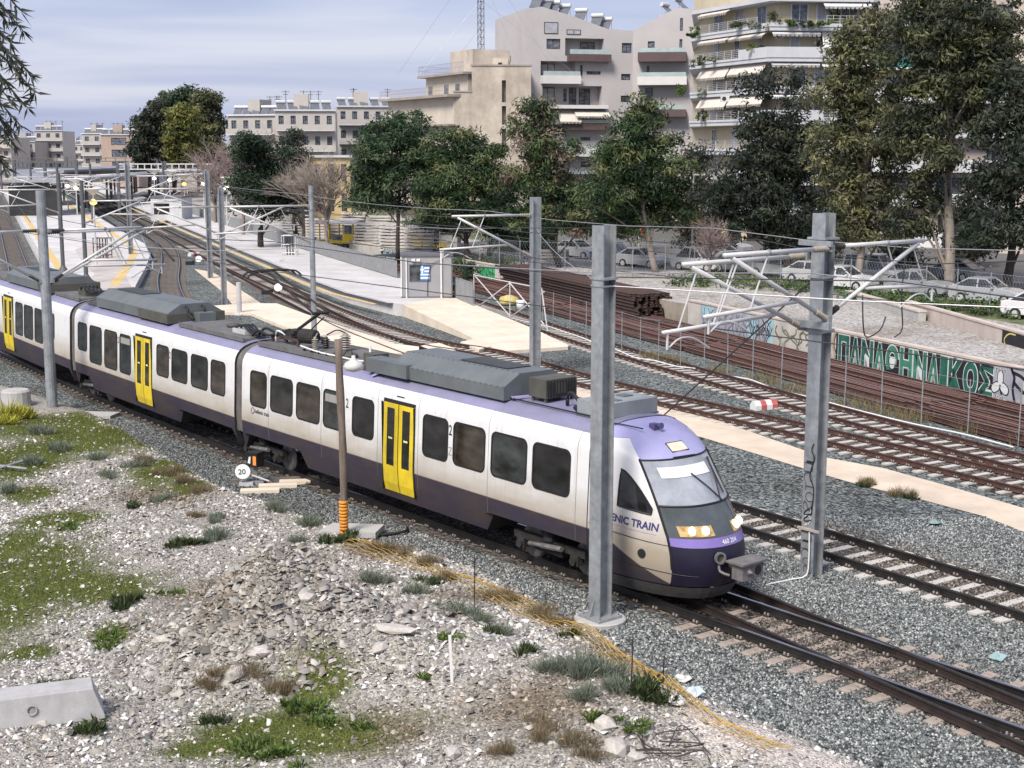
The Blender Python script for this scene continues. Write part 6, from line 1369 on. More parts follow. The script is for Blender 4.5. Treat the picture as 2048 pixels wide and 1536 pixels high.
# ---- old beige block with blank party wall
m_bei = M('stained_beige_render', (.55, .48, .40), .9, .16, .5, bump=.1, stain=(.22, .185, .15), stain_amt=.75, stain_scale=.35); m_bei2 = M('cream_old_render', (.58, .52, .44), .9, .08, .3, stain=(.38, .32, .26), stain_amt=.5, stain_scale=.4); m_cop = M('grey_parapet', (.34, .30, .26), .9, .15, .5)
fc = Face(F(908, 300, 160), 0.0); ob = empty('old_building', fc.p, fc.a, label='old beige block with a blank stained party wall and terraces', cat='building')
def c3(x, y): return 760 + .16602 * x, 90 + .16602 * y
def f3_(x0, y0, x1, y1): return fc.rect(*c3(x0, y0), *c3(x1, y1))
WC, _ = fc.at(1062, 200); xB, zB = fc.at(*c3(1105, 255)); zA = fc.at(*c3(950, 570))[1]
slot = [(*f3_(1468, 425, 1518, 690), .8, True), (*f3_(1468, 735, 1518, 960), .8, True), (*f3_(1468, 1010, 1518, 1240), .8, True)]
holed(ob, 'party_wall', WC, .9, zB, slot, m_bei, x0=xB); holed(ob, 'party_wall', xB, .9, zA, [], m_bei); shell(ob, 'upper_walls', WC, 16, .9, zB, m_bei, x0=xB)
mb = MB(); mb.span((xB - .1, -.08, zB), (WC + .1, .3, zB + .18)); mb.span((-.1, -.08, zA), (xB, .3, zA + .18)); obj('parapet_coping', mb, m_cop, ob)
mb = MB(); mb.span((xB, .02, .9), (xB + .01, 9, zB)); obj('upper_flank', mb, m_bei2, ob)
# window front running away to the left
fd = Face(fc.p, R(180 - 62)); L_low, _ = fd.at(777, 240); L_up, _ = fd.at(825, 200)
of = ob
def P_(face, x, y, z): q = face.p + face.d * x + face.n * y - fc.p; return (q.x, q.y, z)
def boxf(face, x0, x1, y0, y1, z0, z1): 
    mb = MB(); v = [P_(face, x, y, z) for z in (z0, z1) for x, y in ((x0, y0), (x1, y0), (x1, y1), (x0, y1))]; f = [(0, 3, 2, 1), (4, 5, 6, 7), (0, 1, 5, 4), (1, 2, 6, 5), (2, 3, 7, 6), (3, 0, 4, 7)]; mb.add(v, [tuple(reversed(q)) for q in f]); return mb
zt2 = fd.at(900, 190)[1]; zt1 = fc.at(*c3(1000, 345))[1]
inward = -1                                                   # building body lies on the -n side of this face
obj('lower_walls', boxf(fd, 0, L_low, 0, -9, .9, zA - .3), m_bei2, of); obj('top_storey', boxf(fd, 0, L_up, -1.8, -9, zA - .3, zt1), m_bei2, of)
obj('cornice', boxf(fd, -.4, L_low + .8, 1.0, -9, zA - .5, zA - .2), m_cop, of); obj('cornice', boxf(fd, -.4, L_up + .8, -1.0, -9.5, zt1, zt1 + .25), m_cop, of)
for k_ in range(4): obj('cornice', boxf(fd, -.2, L_low + .3, .9, -.1, zA - 3.7 - 3.2 * k_, zA - 3.5 - 3.2 * k_), m_cop, of)
for fl_ in range(5):
    for xx in (2.0, 5.0, 9.5, 13.5, 18.0):
        zt = zA - .9 - 3.2 * fl_ if fl_ else zt1 - .9; yy = .02 if fl_ else -1.78
        if fl_ == 0 and xx > L_up - 1.2: continue
        wf = obj('window', boxf(fd, xx, xx + 1.2, yy + .05, yy - .1, zt - 2.0, zt), M('window_surround', (.40, .34, .28), .8, .1, 1), of); obj('pane', boxf(fd, xx + .12, xx + 1.08, yy + .07, yy - .05, zt - 1.9, zt - .1), m_pane, wf)
def rail_line(parent, pts, h, mat, n_per=.35, name='railing', r=.03):
    mb = MB()
    for a, b in zip(pts[:-1], pts[1:]):
        a, b = Vector(a), Vector(b); L = (b - a).length
        for z in (h, h * .5): mb.beam(a + Vector((0, 0, z)), b + Vector((0, 0, z)), r)
        for i in range(int(L / n_per) + 1): q = a.lerp(b, min(1, i * n_per / L)); mb.beam(q, q + Vector((0, 0, h)), r * .8)
    return obj(name, mb, mat, parent)
m_blue = M('faded_blue_rail', (.25, .27, .36), .6, .1, 2)
rail_line(of, [P_(fd, -.3, .9, zA - .2), P_(fd, L_low + .6, .9, zA - .2)], .9, M('rusty_thin_rail', (.30, .24, .20), .8, .2, 2), .3)
rail_line(of, [P_(fd, -.3, -1.1, zt1 + .25), P_(fd, L_up + .6, -1.1, zt1 + .25), P_(fd, L_up + .6, -8, zt1 + .25)], 1.1, m_blue, .25)
ph = boxf(fd, 1.5, 7.5, -3.2, -8, zt1 + .25, zt1 + 2.9); obj('penthouse', ph, m_bei, of)
mb = MB(); q0 = f3_(1285, 130, 1545, 250); mb.span((q0[0], 4, zB - .5), (q0[1], 9, q0[3])); obj('stair_tower', mb, m_bei, ob); mb = MB(); q1 = f3_(1420, 185, 1465, 248); mb.span((q1[0], 3.95, q1[2]), (q1[1], 4.0, q1[3])); obj('tower_opening', mb, m_blk, ob)
mb = MB(); q1 = f3_(1498, 85, 1546, 135); mb.lathe([(.5, q1[2] - .3), (.5, q1[3])], ((q1[0] + q1[1]) / 2, 6, 0), 12); obj('chimney', mb, m_cop, ob)
# lattice radio mast
pm = F(962, 110, 166); H0 = 17.8; rm = empty('radio_mast', (pm.x, pm.y, H0), label='tall steel lattice radio mast with guy wires on the old block', cat='radio mast'); sz = .42; HH = 16
m_lat = M('mast_steel', (.12, .12, .14), .6, .15, 2); crn = [(sz * math.cos(R(a)), sz * math.sin(R(a))) for a in (-30, 90, 210)]
for x, y in crn: mb = MB(); mb.tube([(x, y, 0), (x, y, HH)], .045, 5); obj('leg', mb, m_lat, rm)
mb = MB()
for k_ in range(int(HH / .8)):
    for i in range(3):
        a, b = crn[i], crn[(i + 1) % 3]; z = k_ * .8; mb.tube([(a[0], a[1], z), (b[0], b[1], z + .8)], .025, 4); mb.tube([(a[0], a[1], z), (b[0], b[1], z)], .025, 4)
obj('lattice_bracing', mb, m_lat, rm, kind='stuff')
for i, (ex, ez) in enumerate(((-10, 0), (-7, 1), (9, 0), (11, 1), (-4.5, 2), (5, 2))): mb = MB(); mb.tube([(0, 0, (14, 9, 14, 9, 6, 12)[i]), (ex, (2, -2)[i % 2], .5)], .014, 4); obj('guy_wire', mb, m_wirel, rm)
# ---- cream balcony block on the right
m_cr = M('cream_render', (.60, .52, .37), .85, .06, .4); m_slab = M('white_grey_slab', (.58, .59, .61), .8, .06, .6, stain=(.42, .41, .40), stain_amt=.35)
A3, B3, C3, E3 = F(1378, 300, 143), F(1532, 300, 130), F(1735, 300, 131), F(1860, 300, 139)
plan = [Vector((v.x, v.y, 0)) for v in (A3, B3, C3, E3)]; back = [plan[3] + Vector((4, 16, 0)), plan[0] + Vector((2, 14, 0))]
cbd = empty('balcony_building', plan[1], label='cream apartment block wrapped in white balconies with awnings and plants', cat='building'); o3 = plan[1]
def inset(pts, d):
    out = []
    for i, p in enumerate(pts):
        a, b = pts[max(i - 1, 0)], pts[min(i + 1, len(pts) - 1)]; t = (b - a).normalized(); out.append(p + Vector((-t.y, t.x, 0)) * d)
    return out
wallp = inset(plan, 1.7); FZ = [3.9, 6.7, 9.5, 12.3, 15.1, 17.95, 20.7, 23.3]
mb = MB(); poly = [(p - o3)[:2] for p in wallp + back]; mb.prism(poly, 3.9, 23.2); obj('walls', mb, m_cr, cbd)
mb = MB(); gp2 = inset(plan, 3.2); mb.prism([(p - o3)[:2] for p in gp2 + back], .9, 3.9); obj('ground_floor', mb, M('ochre_garage_wall', (.42, .34, .20), .85, .12, .5), cbd)
for i in range(7): p = plan[0].lerp(plan[1], i / 4) if i < 4 else plan[1].lerp(plan[2], (i - 3) / 3); mb = MB(); mb.box((p - o3) + Vector((.2, .8, 2.4)), (.5, .5, 3.0)); obj('pillar', mb, m_cr, cbd)
mb = MB(); mb.prism([(p - o3)[:2] for p in inset(plan, 4.5) + [back[0] + Vector((0, -3, 0)), back[1]]], 23.3, 27.2); obj('setback_storey', mb, m_cr, cbd); mb = MB(); mb.prism([(p - o3)[:2] for p in inset(plan, 3.6) + back], 27.2, 27.5); obj('roof_slab', mb, m_slab, cbd)
leaf_plants = []
for k_, z in enumerate(FZ):
    sl = inset(plan, 0 if k_ not in (5,) else -.15); mb = MB(); mb.prism([(p - o3)[:2] for p in sl + back], z - .30, z + .05); s_ = obj('floor_slab', mb, m_slab, cbd)
    if k_ == 7: continue
    # solid parapet on the right run, bars on the left run
    q0, q1, q2, q3 = [p - o3 for p in sl]; cut = .35 if k_ % 2 else .15
    def par(a, b, h): mb = MB(); mb.beam(a + Vector((0, 0, z + h / 2 + .05)), b + Vector((0, 0, z + h / 2 + .05)), .14, h); obj('parapet', mb, m_slab, s_)
    par(q0.lerp(q1, 1 - cut), q1, .95 if k_ % 2 else .35); par(q1, q1.lerp(q2, .55), .95 if k_ % 2 else .35); par(q0, q0.lerp(q1, 1 - cut), .22); par(q1.lerp(q2, .55), q2, .3); par(q2, q3, .9)
    v0, v1 = q0 + Vector((0, 0, z + .1)), q0.lerp(q1, 1 - cut) + Vector((0, 0, z + .1)); mb = MB()
    for h_ in (.28, .45, .62, .79, .95): mb.beam(v0 + Vector((0, 0, h_)), v1 + Vector((0, 0, h_)), .03)
    for i in range(8): q = v0.lerp(v1, i / 7); mb.beam(q, q + Vector((0, 0, .97)), .045)
    obj('railing', mb, m_galt, s_); mb = MB()
    v2, v3 = q1.lerp(q2, .55) + Vector((0, 0, z + .1)), q2 + Vector((0, 0, z + .1))
    for h_ in (.45, .7, .95): mb.beam(v2 + Vector((0, 0, h_)), v3 + Vector((0, 0, h_)), .03)
    for i in range(8): q = v2.lerp(v3, i / 7); mb.beam(q, q + Vector((0, 0, .97)), .045)
    obj('railing', mb, m_galt, s_)
    # openings behind the balconies
    for (a, b), ts in (((wallp[0], wallp[1]), (.12, .42, .72)), ((wallp[1], wallp[2]), (.14, .45, .75)), ((wallp[2], wallp[3]), (.2, .6))):
        d = (b - a).normalized(); ang = math.atan2(d.y, d.x); L = (b - a).length
        for t in ts:
            wo = empty('window', a.lerp(b, t) - o3, ang); wo.parent = cbd; w_ = 1.7 if (k_ + int(t * 10)) % 3 else 1.0; hh = 2.15
            mb = MB(); mb.span((0, -.06, z + .1), (w_, .02, z + .1 + hh)); obj('frame', mb, m_whr, wo); mb = MB(); mb.span((.12, -.075, z + .2), (w_ / 2 - .04, -.055, z + hh)); mb.span((w_ / 2 + .04, -.075, z + .2), (w_ - .12, -.055, z + hh)); obj('pane', mb, m_pane if (k_ + int(t * 10)) % 2 else m_pane2, wo)
    # awnings
    if k_ in (3, 4, 5, 6):
        zt = FZ[k_ + 1] - .35
        for (a, b), (t0, t1), (dz, out), mt in (((plan[0], plan[1]), (.12, .50), (1.0 if k_ < 5 else .35, 1.3), m_awn), ((plan[0], plan[1]), (.52, .95), (.9 if k_ < 5 else .35, 1.2), m_awn), ((plan[1], plan[2]), (.03, .5), (.25, .8), m_awn2), ((plan[1], plan[2]), (.52, .98), (1.5 if k_ == 5 else .4, 1.1), m_awn2)):
            if k_ == 6 and not (t0 == .12 or t0 == .52 and b is plan[2]): continue
            d = (b - a).normalized(); L = (b - a).length; e_ = empty('awning_unit', a - o3 + Vector((0, 0, 0)), math.atan2(d.y, d.x)); e_.parent = cbd; awning(e_, L * t0, L * t1, zt, zt - dz, out * .6, mt, .45)
    for pt, tt in ((plan[0].lerp(plan[1], .55), 0), (plan[1].lerp(plan[2], .25), 1)): pass
for x, y, zf in ((1.2, .55, 5), (-3.5, 1.8, 3)):
    mb = MB(); mb.box((x, y + .9, FZ[zf] + 2.1), (.8, .35, .55)); acu = obj('air_conditioner', mb, m_whr, cbd); mb = MB(); mb.lathe([(.2, 0), (.2, .01)], (x - .1, y + .72, FZ[zf] + 2.1), 12, axis=(0, -1, 0)); obj('fan_grille', mb, m_frame, acu)
# ---- shops and flats hidden behind the right hand trees
fe = Face(F(1745, 300, 128), R(-16)); rb = empty('street_building', fe.p, fe.a, label='pale flats above dark shopfronts behind the right hand trees', cat='building'); WE, _ = fe.at(2200, 400)
hs = []
for k_ in range(6):
    for i in range(6): x = 1.5 + i * 4.2; z = 5.2 + k_ * 3.0; hs.append((x, x + 2.2, z, z + 2.0, .25))
sf = [(x, x + 4.4, 1.0, 3.9, .5, True) for x in np.arange(.8, WE - 4, 5.2)]
holed(rb, 'facade', WE, .9, 23, hs + sf, M('pinkish_flat_render', (.50, .43, .39), .85, .08, .4)); shell(rb, 'side_walls', WE, 12, .9, 23, m_bei2)
for h in hs: win(rb, *h[:4])
for h in sf: win(rb, h[0] + .1, h[1] - .1, h[2], h[3] - .1, y=.35, mull=2)
for k_ in range(6): mb = MB(); z = 4.9 + 3.0 * k_; mb.span((0, -1.4, z - .2), (WE, 0, z)); s_ = obj('balcony_slab', mb, m_slab, rb); mb = MB(); mb.span((0, -1.4, z), (WE, -1.3, z + .9)); obj('parapet', mb, m_slab if k_ != 4 else M('teal_balcony_screen', (.05, .30, .28), .8, .15, 1), s_)
x0, z0 = fe.at(1760, 494); x1, z1 = fe.at(1885, 462); sgn = MB(); sgn.span((x0, -1.62, z0), (x1, -1.45, z1 + .1)); sg_ = obj('shop_sign', sgn, m_whr, rb)
for tx, px, py, sz_ in (('RCODE', 1792, 474, .9), ('X I', 1806, 490, .85)):
    vs, fs = text_polys(tx, sz_, .01, 1.2); xx, zz = fe.at(px, py + 4); mb = MB(); mb.add([(xx + a, -1.64, zz + b) for a, b in vs], fs); obj('sign_lettering', mb, m_txt, sg_)
fe2 = Face(F(2010, 300, 118), R(-30)); rb2 = empty('corner_building', fe2.p, fe2.a, label='rough pinkish tower block at the top right corner', cat='building'); holed(rb2, 'facade', 14, .9, 30, [(2 + 4 * i, 3.6 + 4 * i, 5 + 3 * k_, 7 + 3 * k_, .25) for i in range(3) for k_ in range(8)], m_bei); shell(rb2, 'side_walls', 14, 10, .9, 30, m_bei)
for i in range(3):
    for k_ in range(8): win(rb2, 2 + 4 * i, 3.6 + 4 * i, 5 + 3 * k_, 7 + 3 * k_)
# ---- background blocks
def block(px0, px1, pyt, D_, ang, dep, mat, label, floors=5, cols=5, balc=True, roofbits=True, zb=0.0):
    f_ = Face(F(px0, 300, D_), ang); W, _ = f_.at(px1, 300); H = f_.at(px0, pyt)[1]; o = empty('distant_building', f_.p, f_.a, label=label, cat='building'); fh = 3.1; hs = []
    for k_ in range(floors):
        for i in range(cols): x = W * (i + .28) / cols; hs.append((x, x + W / cols * .42, H - 2.6 - k_ * fh, H - .7 - k_ * fh, .25))
    hs = [h for h in hs if h[2] > .5]
    holed(o, 'facade', W, zb, H, hs, mat); shell(o, 'side_walls', W, dep, zb, H, mat)
    for h in hs: win(o, *h[:4], fr=.1)
    if balc:
        for k_ in range(floors): z = H - 2.85 - k_ * fh; mb = MB(); mb.span((W * .02, -1.2, z - .15), (W * .98, 0, z)); b_ = obj('balcony_slab', mb, m_slab, o); mb = MB(); mb.span((W * .02, -1.2, z), (W * .98, -1.12, z + .85)); obj('parapet', mb, mat, b_)
    mb = MB(); mb.span((-.15, -.3, H), (W + .15, .2, H + .25)); obj('cornice', mb, m_slab, o)
    if roofbits:
        mb = MB(); mb.span((W * .3, 2, H), (W * .55, 6, H + 2.6)); obj('stair_tower', mb, mat, o)
        rr = random.Random(int(px0 * 7 + pyt))
        for i in range(4):
            x = W * rr.uniform(.08, .95); mb = MB(); mb.tube([(x, 3, H), (x, 3, H + 3.2)], .05, 4); mb.tube([(x - .6, 3, H + 3.0), (x + .6, 3, H + 3.0)], .04, 4); mb.tube([(x - .4, 3, H + 2.6), (x + .4, 3, H + 2.6)], .04, 4); obj('aerial', mb, m_lat, o)
        for i in range(5): q = put('solar_panel', SHM, o, (W * (.08 + .19 * i), 2.5, H + .1), R(10))
    return o
m_w1 = M('white_block_render', (.50, .465, .43), .85, .07, .3, stain=(.45, .41, .37), stain_amt=.35); m_w2 = M('greyish_block_render', (.43, .405, .375), .85, .08, .3, stain=(.33, .3, .27), stain_amt=.4); m_w3 = M('tan_block_render', (.40, .31, .25), .88, .1, .3)
block(552, 672, 222, 215, R(6), 14, m_w1, 'white block of flats with rooftop heaters right of the eucalyptus', 6, 5)
block(458, 553, 232, 225, R(-18), 12, m_w2, 'pale block with a yellow roof turret behind the bare tree', 5, 4)
block(676, 792, 214, 235, R(10), 14, m_w1, 'white flats seen just left of the old beige block', 6, 5)
block(622, 700, 315, 150, R(8), 10, M('yellow_house_render', (.62, .47, .24), .85, .08, .4, stain=(.5, .38, .22), stain_amt=.4), 'small yellow house behind the bare branches', 3, 3, False, False)
block(70, 126, 262, 430, R(4), 16, m_w1, 'small distant white tower at far left', 6, 3)
block(20, 70, 284, 420, R(-4), 16, m_w2, 'distant grey white flats behind the hanging leaves', 5, 3)
block(-60, 22, 275, 400, R(0), 16, m_w1, 'distant pale flats at the left edge', 6, 4)
block(165, 205, 268, 400, R(-12), 16, m_w2, 'distant grey tower left of the tan gable', 6, 2)
block(203, 275, 270, 370, R(4), 14, m_w3, 'distant tan gable end near the eucalyptus clump', 5, 1, False)
block(128, 168, 290, 520, R(0), 20, m_w1, 'farthest pale houses closing the track vista', 4, 4)
block(255, 300, 262, 420, R(2), 18, m_w1, 'distant white flats above the tan gable', 5, 3)

# ================================================================== SLEEPER STACKS AND YARD VEHICLES
SST = MB(); L_ = 2.6
for a in (-1, 1): pass
SST.v = [(x, y, z) for x in (-L_ / 2, -.6, .6, L_ / 2) for (y, z) in ((-.15, 0), (-.11, .2 if abs(x) > 1 else .165), (.11, .2 if abs(x) > 1 else .165), (.15, 0))]
for i in range(3): o_ = i * 4; SST.f += [(o_, o_ + 1, o_ + 5, o_ + 4), (o_ + 1, o_ + 2, o_ + 6, o_ + 5), (o_ + 2, o_ + 3, o_ + 7, o_ + 6), (o_ + 3, o_, o_ + 4, o_ + 7)]
SST.f += [(3, 2, 1, 0), (12, 13, 14, 15)]; SST.f = [tuple(reversed(f)) for f in SST.f]; SST.m = [0] * len(SST.f)
SSTM = SST.mesh('stacked_sleeper', [M('stacked_concrete', (.47, .44, .405), .9, .18, 2, stain=(.30, .26, .22), stain_amt=.45)])
stk = []
for px, py, n in ((582, 466, 7), (634, 474, 7), (684, 484, 8), (734, 492, 8), (786, 502, 9), (840, 510, 9), (600, 452, 8), (652, 458, 8), (704, 466, 8), (756, 474, 8), (808, 482, 8), (860, 490, 8)): stk.append((px, py, n))
for si, (px, py, n) in enumerate(stk):
    p = G(px, py, .85); rz = R(-8 + 5 * math.sin(si))
    for k_ in range(n):
        for row in (0, 1, 2):
            q = Vector((random.uniform(-.12, .12) + .02 * k_, row * .36, k_ * .285)); q.rotate(Matrix.Rotation(rz, 3, 'Z'))
            put('stacked_sleeper', SSTM, loc=p + q, rz=rz + random.uniform(-.03, .03), label='concrete sleeper stored in the stacks behind the platform railing', cat='sleeper', group='sleepers in the storage stacks')
        mb = None
p = G(1105, 524, .9)
for k_ in range(4):
    for row in range(3): put('stacked_sleeper', SSTM, loc=p + Vector((0, row * .34, .05 + k_ * .24)), rz=R(-6), label='pale sleeper in the small pile beside the mast', cat='sleeper', group='sleepers in the small pile')
m_yv = M('yellow_machine_paint', (.70, .50, .03), .5, .1, 2, stain=(.45, .33, .06), stain_amt=.3); m_wv = M('dirty_white_roof', (.64, .60, .54), .7, .1, 1.5)
def wheel(parent, x, y, z, r, w=.2, axis=(0, 1, 0)):
    mb = MB(); mb.lathe([(r * .3, -w / 2), (r, -w / 2), (r, w / 2), (r * .3, w / 2)], (0, 0, 0), 14, axis=axis); o = obj('wheel', mb, m_blk, parent, (x, y, z)); return o
def trolley(px, py, label, s=1.0):
    p = G(px, py, .55); o = empty('rail_trolley', p, R(-28), label=label, cat='trolley')
    mb = MB(); mb.span((-2.2 * s, -.9, .4), (2.2 * s, .9, .65)); obj('chassis', mb, m_yv, o); mb = MB(); mb.span((.9 * s, -.9, .65), (2.2 * s, .9, 1.3)); obj('bonnet', mb, m_yv, o)
    for x in (-2.1, -.9, .9, 2.1):
        for y in (-.85, .85): mb = MB(); mb.beam((x * s, y, .6), (x * s, y, 2.2), .09); obj('pillar', mb, m_yv, o)
    mb = MB(); n_ = 8
    for i in range(n_ + 1): t = -1 + 2 * i / n_; zz = 2.25 + .28 * (1 - t * t); mb.v += [(-2.5 * s, t * 1.1, zz), (2.5 * s, t * 1.1, zz), (2.5 * s, t * 1.1, zz + .07), (-2.5 * s, t * 1.1, zz + .07)]
    for i in range(n_): o_ = i * 4; mb.f += [(o_ + j, o_ + (j + 1) % 4, o_ + 4 + (j + 1) % 4, o_ + 4 + j) for j in range(4)]
    mb.f += [(3, 2, 1, 0), (n_ * 4, n_ * 4 + 1, n_ * 4 + 2, n_ * 4 + 3)]; mb.m = [0] * len(mb.f); obj('roof', mb, m_wv, o)
    mb = MB(); mb.span((1.0 * s, -.80, 1.3), (2.1 * s, -.78, 2.1)); mb.span((-.8 * s, -.4, .65), (.8 * s, .5, 1.2)); obj('cab_glass', mb, m_pane, o)
    for x in (-1.5, 1.5):
        for y in (-.75, .75): wheel(o, x * s, y, .35, .35, .12)
trolley(683, 494, 'yellow works trolley with a white curved roof behind the railing', .9); trolley(603, 470, 'farther works trolley with a pale roof behind the railing', .8)
p = G(868, 508, .55); o = empty('compressor_trailer', p, R(-10), label='yellow and white compressor trailer by the far wall', cat='trailer'); mb = MB(); mb.span((-2.2, -.9, .55), (1.3, .9, 1.7)); obj('body', mb, m_yv, o); mb = MB(); mb.span((-.3, -.92, 1.1), (1.9, -.90, 1.75)); mb.span((1.3, -.85, .6), (2.3, .85, 1.5)); obj('side_panel', mb, m_wv, o)
for x in (-1.2, .8): wheel(o, x, -.85, .35, .36)
mb = MB()
for x in (-4.2, -3.3, -2.6, -1.8): mb.tube([(x, -1, .1), (x, -1, 2.6)], .04, 5)
mb.tube([(-4.2, -1, 2.6), (-1.8, -1, 2.6)], .04, 5); obj('pipe_frame', mb, m_whr, o)

# ================================================================== PARKED CARS
def car_meshes(L=4.2, H=1.45, hatch=True, van=False):
    prof = [(-L / 2, .45), (-L / 2 + .05, .85), (-L / 2 + .35, .95), (-L * .18, 1.0), (-L * .02, H), (L * .22, H), (L * .40, 1.02 if not van else H - .05), (L / 2 - .05, .95 if not van else H - .15), (L / 2, .5), (L / 2 - .1, .28), (-L / 2 + .1, .28)]
    low = [(-L / 2, .40), (-L / 2 + .04, .72), (-L / 2 + .55, .88), (-L * .20, .95), (L * .42, 1.0), (L / 2 - .02, .92), (L / 2, .45), (L / 2 - .12, .25), (-L / 2 + .12, .25)]
    mb = MB(); hw = .86; k = len(low)
    for y, g in ((-hw, .97), (-hw + .05, 1), (hw - .05, 1), (hw, .97)): mb.v += [(x * g, y, .25 + (z - .25) * (1 if g == 1 else .96)) for x, z in low]
    for r in range(3): mb.f += [(r * k + j, r * k + (j + 1) % k, (r + 1) * k + (j + 1) % k, (r + 1) * k + j) for j in range(k)]
    mb.f += [tuple(range(k - 1, -1, -1)), tuple(3 * k + j for j in range(k))]; mb.m = [0] * len(mb.f)
    cab = [(-L * .20, .93), (-L * .03, H - .03), (L * .22, H), (L * .40 if not van else L * .47, 1.0 if not van else 1.0)]; gl = MB(); rf_ = MB(); hw2 = .80
    if van: cab = [(-L * .22, .93), (-L * .08, H - .03), (L * .44, H), (L * .48, 1.0)]
    gl.v = [(x, s * (hw2 if i in (0, 3) else hw2 - .14), z) for s in (-1, 1) for i, (x, z) in enumerate(cab)]
    gl.f = [(0, 3, 2, 1), (4, 5, 6, 7), (0, 1, 5, 4), (2, 3, 7, 6)]; gl.m = [0] * 4; gl.f = [tuple(f) for f in gl.f]
    a, b = cab[1], cab[2]; rf_.span((a[0] - .03, -.69, a[1] - .02), (b[0] + .03, .69, b[1] + .035))
    for s in (-1, 1):
        for p, q in ((cab[0], cab[1]), (cab[2], cab[3])): rf_.beam((p[0], s * (hw2 if p in (cab[0], cab[3]) else hw2 - .14), p[1]), (q[0], s * (hw2 if q in (cab[0], cab[3]) else hw2 - .14), q[1]), .07)
        rf_.beam((L * .08, s * hw2, .95), (L * .08, s * (hw2 - .13), H - .02), .08)
    return mb, gl, rf_
m_carg = glass_dark('car_glass', (.03, .033, .037), .05); CARM = {}
def car(px, py, col, label, L=4.2, H=1.45, van=False, flip=False, roff=0.0):
    p = G(px, py, STZ + .02); o = empty('parked_car', p, math.atan2(SDIR.y, SDIR.x) + (math.pi if not flip else 0) + roff, label=label, cat='car', group='cars parked along the street')
    key = (L, H, van)
    if key not in CARM: a, b, c = car_meshes(*key[:2], True, van); CARM[key] = (a, b.mesh('glasshouse', [m_carg]), c)
    a, g, c = CARM[key]; mt = M('car_paint_%s' % '_'.join(str(int(v * 100)) for v in col), col, .35, .04, 1, spec=.6, coat=.5)
    smooth_by_angle(obj('car_body', a, mt, o), 30); put('glasshouse', g, o); obj('roof', c, mt, o)
    for x in (-L * .31, L * .30):
        for y in (-.80, .80):
            w = wheel(o, x, y, .31, .31, .2); mb = MB(); mb.lathe([(.02, -.11), (.19, -.11), (.19, .11), (.02, .11)], (0, 0, 0), 10, axis=(0, 1, 0)); obj('rim', mb, m_galt, w)
    for s in (-1, 1): mb = MB(); mb.box((-L / 2 + .08, s * .62, .68), (.12, .3, .14)); obj('headlight', mb, m_wht, o); mb = MB(); mb.box((L / 2 - .03, s * .68, .78), (.08, .22, .16)); obj('tail_light', mb, M('tail_red', (.35, .02, .02), .4, .1, 3), o)
    for s in (-1, 1): mb = MB(); mb.box((-L * .14, s * .93, .98), (.14, .14, .1)); obj('mirror', mb, mt, o)
SILV, WHT, GRY, BLK, BLU = (.42, .43, .45), (.70, .70, .69), (.20, .21, .22), (.02, .021, .023), (.08, .14, .28)
car(1975, 606, SILV, 'silver saloon between the two right hand trunks'); car(1838, 590, (.30, .31, .32), 'grey hatchback left of the thick trunk', 4.0, 1.5); car(1752, 566, (.60, .60, .59), 'white van parked behind the tagged mast', 4.4, 1.9, True, roff=.05); car(1690, 578, WHT, 'white hatchback just right of the tagged mast', 3.9)
car(1628, 566, (.50, .50, .50), 'pale car partly hidden left of the tagged mast', 4.0); car(1556, 553, SILV, 'silver car under the crossing bracket tubes', 4.2); car(1480, 545, GRY, 'dark grey car behind the leafy weeds', 4.2); car(1398, 541, WHT, 'white jeep beside the parking entrance', 4.0, 1.7); car(1285, 534, SILV, 'silver car left of the leaning pine trunk', 4.1); car(1232, 528, BLU, 'blue covered car behind the pines', 4.0, 1.6)
car(1155, 516, (.55, .55, .54), 'white car half hidden by the path side mast', 4.2); car(1455, 508, (.5, .5, .5), 'car inside the parking entrance of the cream block', 4.1); car(1900, 560, GRY, 'dark car parked on the far side of the street', 4.2, flip=True); car(1425, 524, SILV, 'pale estate car at the far kerb by the pillars', 4.3, flip=True); car(2090, 640, WHT, 'white car cut off at the right edge', 4.2)
# ---- street fence in front of the cars
sfp = [G(px, py, STZ) for px, py in ((880, 520), (960, 533), (1040, 545), (1130, 548), (1200, 550), (1330, 554), (1450, 568), (1560, 580), (1700, 594), (1850, 612), (2048, 640), (2150, 655))]
fo = empty('street_fence', sfp[0], label='tall grey chain link fence between the yard and the street', cat='fence')
allp = []
for a, b in zip(sfp[:-1], sfp[1:]):
    n_ = max(1, round((b - a).length / 2.6)); allp += [a.lerp(b, i / n_) for i in range(n_)]
for i, p in enumerate(allp): mb = MB(); mb.tube([(0, 0, 0), (0, 0, 2.3), (-.15, -.25, 2.65)], .035, 5); obj('post', mb, m_gal, fo, p - sfp[0])
mb = MB()
for a, b in zip(allp[:-1], allp[1:]):
    a, b = a - sfp[0], b - sfp[0]; L = (b - a).length
    for z in (.15, 1.2, 2.25): mb.beam(a + Vector((0, 0, z)), b + Vector((0, 0, z)), .018)
    n_ = int(L / .22)
    for i in range(n_): t0, t1 = i / n_, (i + 5) / n_; mb.beam(a.lerp(b, t0) + Vector((0, 0, .15 if 1 else 0)), a.lerp(b, min(1, t1)) + Vector((0, 0, .15 + 2.1 * min(1, (1 - t0) / (t1 - t0)))), .007); mb.beam(a.lerp(b, t0) + Vector((0, 0, 2.25)), a.lerp(b, min(1, t1)) + Vector((0, 0, 2.25 - 2.1 * min(1, (1 - t0) / (t1 - t0)))), .007)
obj('chain_link', mb, m_gal, fo, kind='stuff')
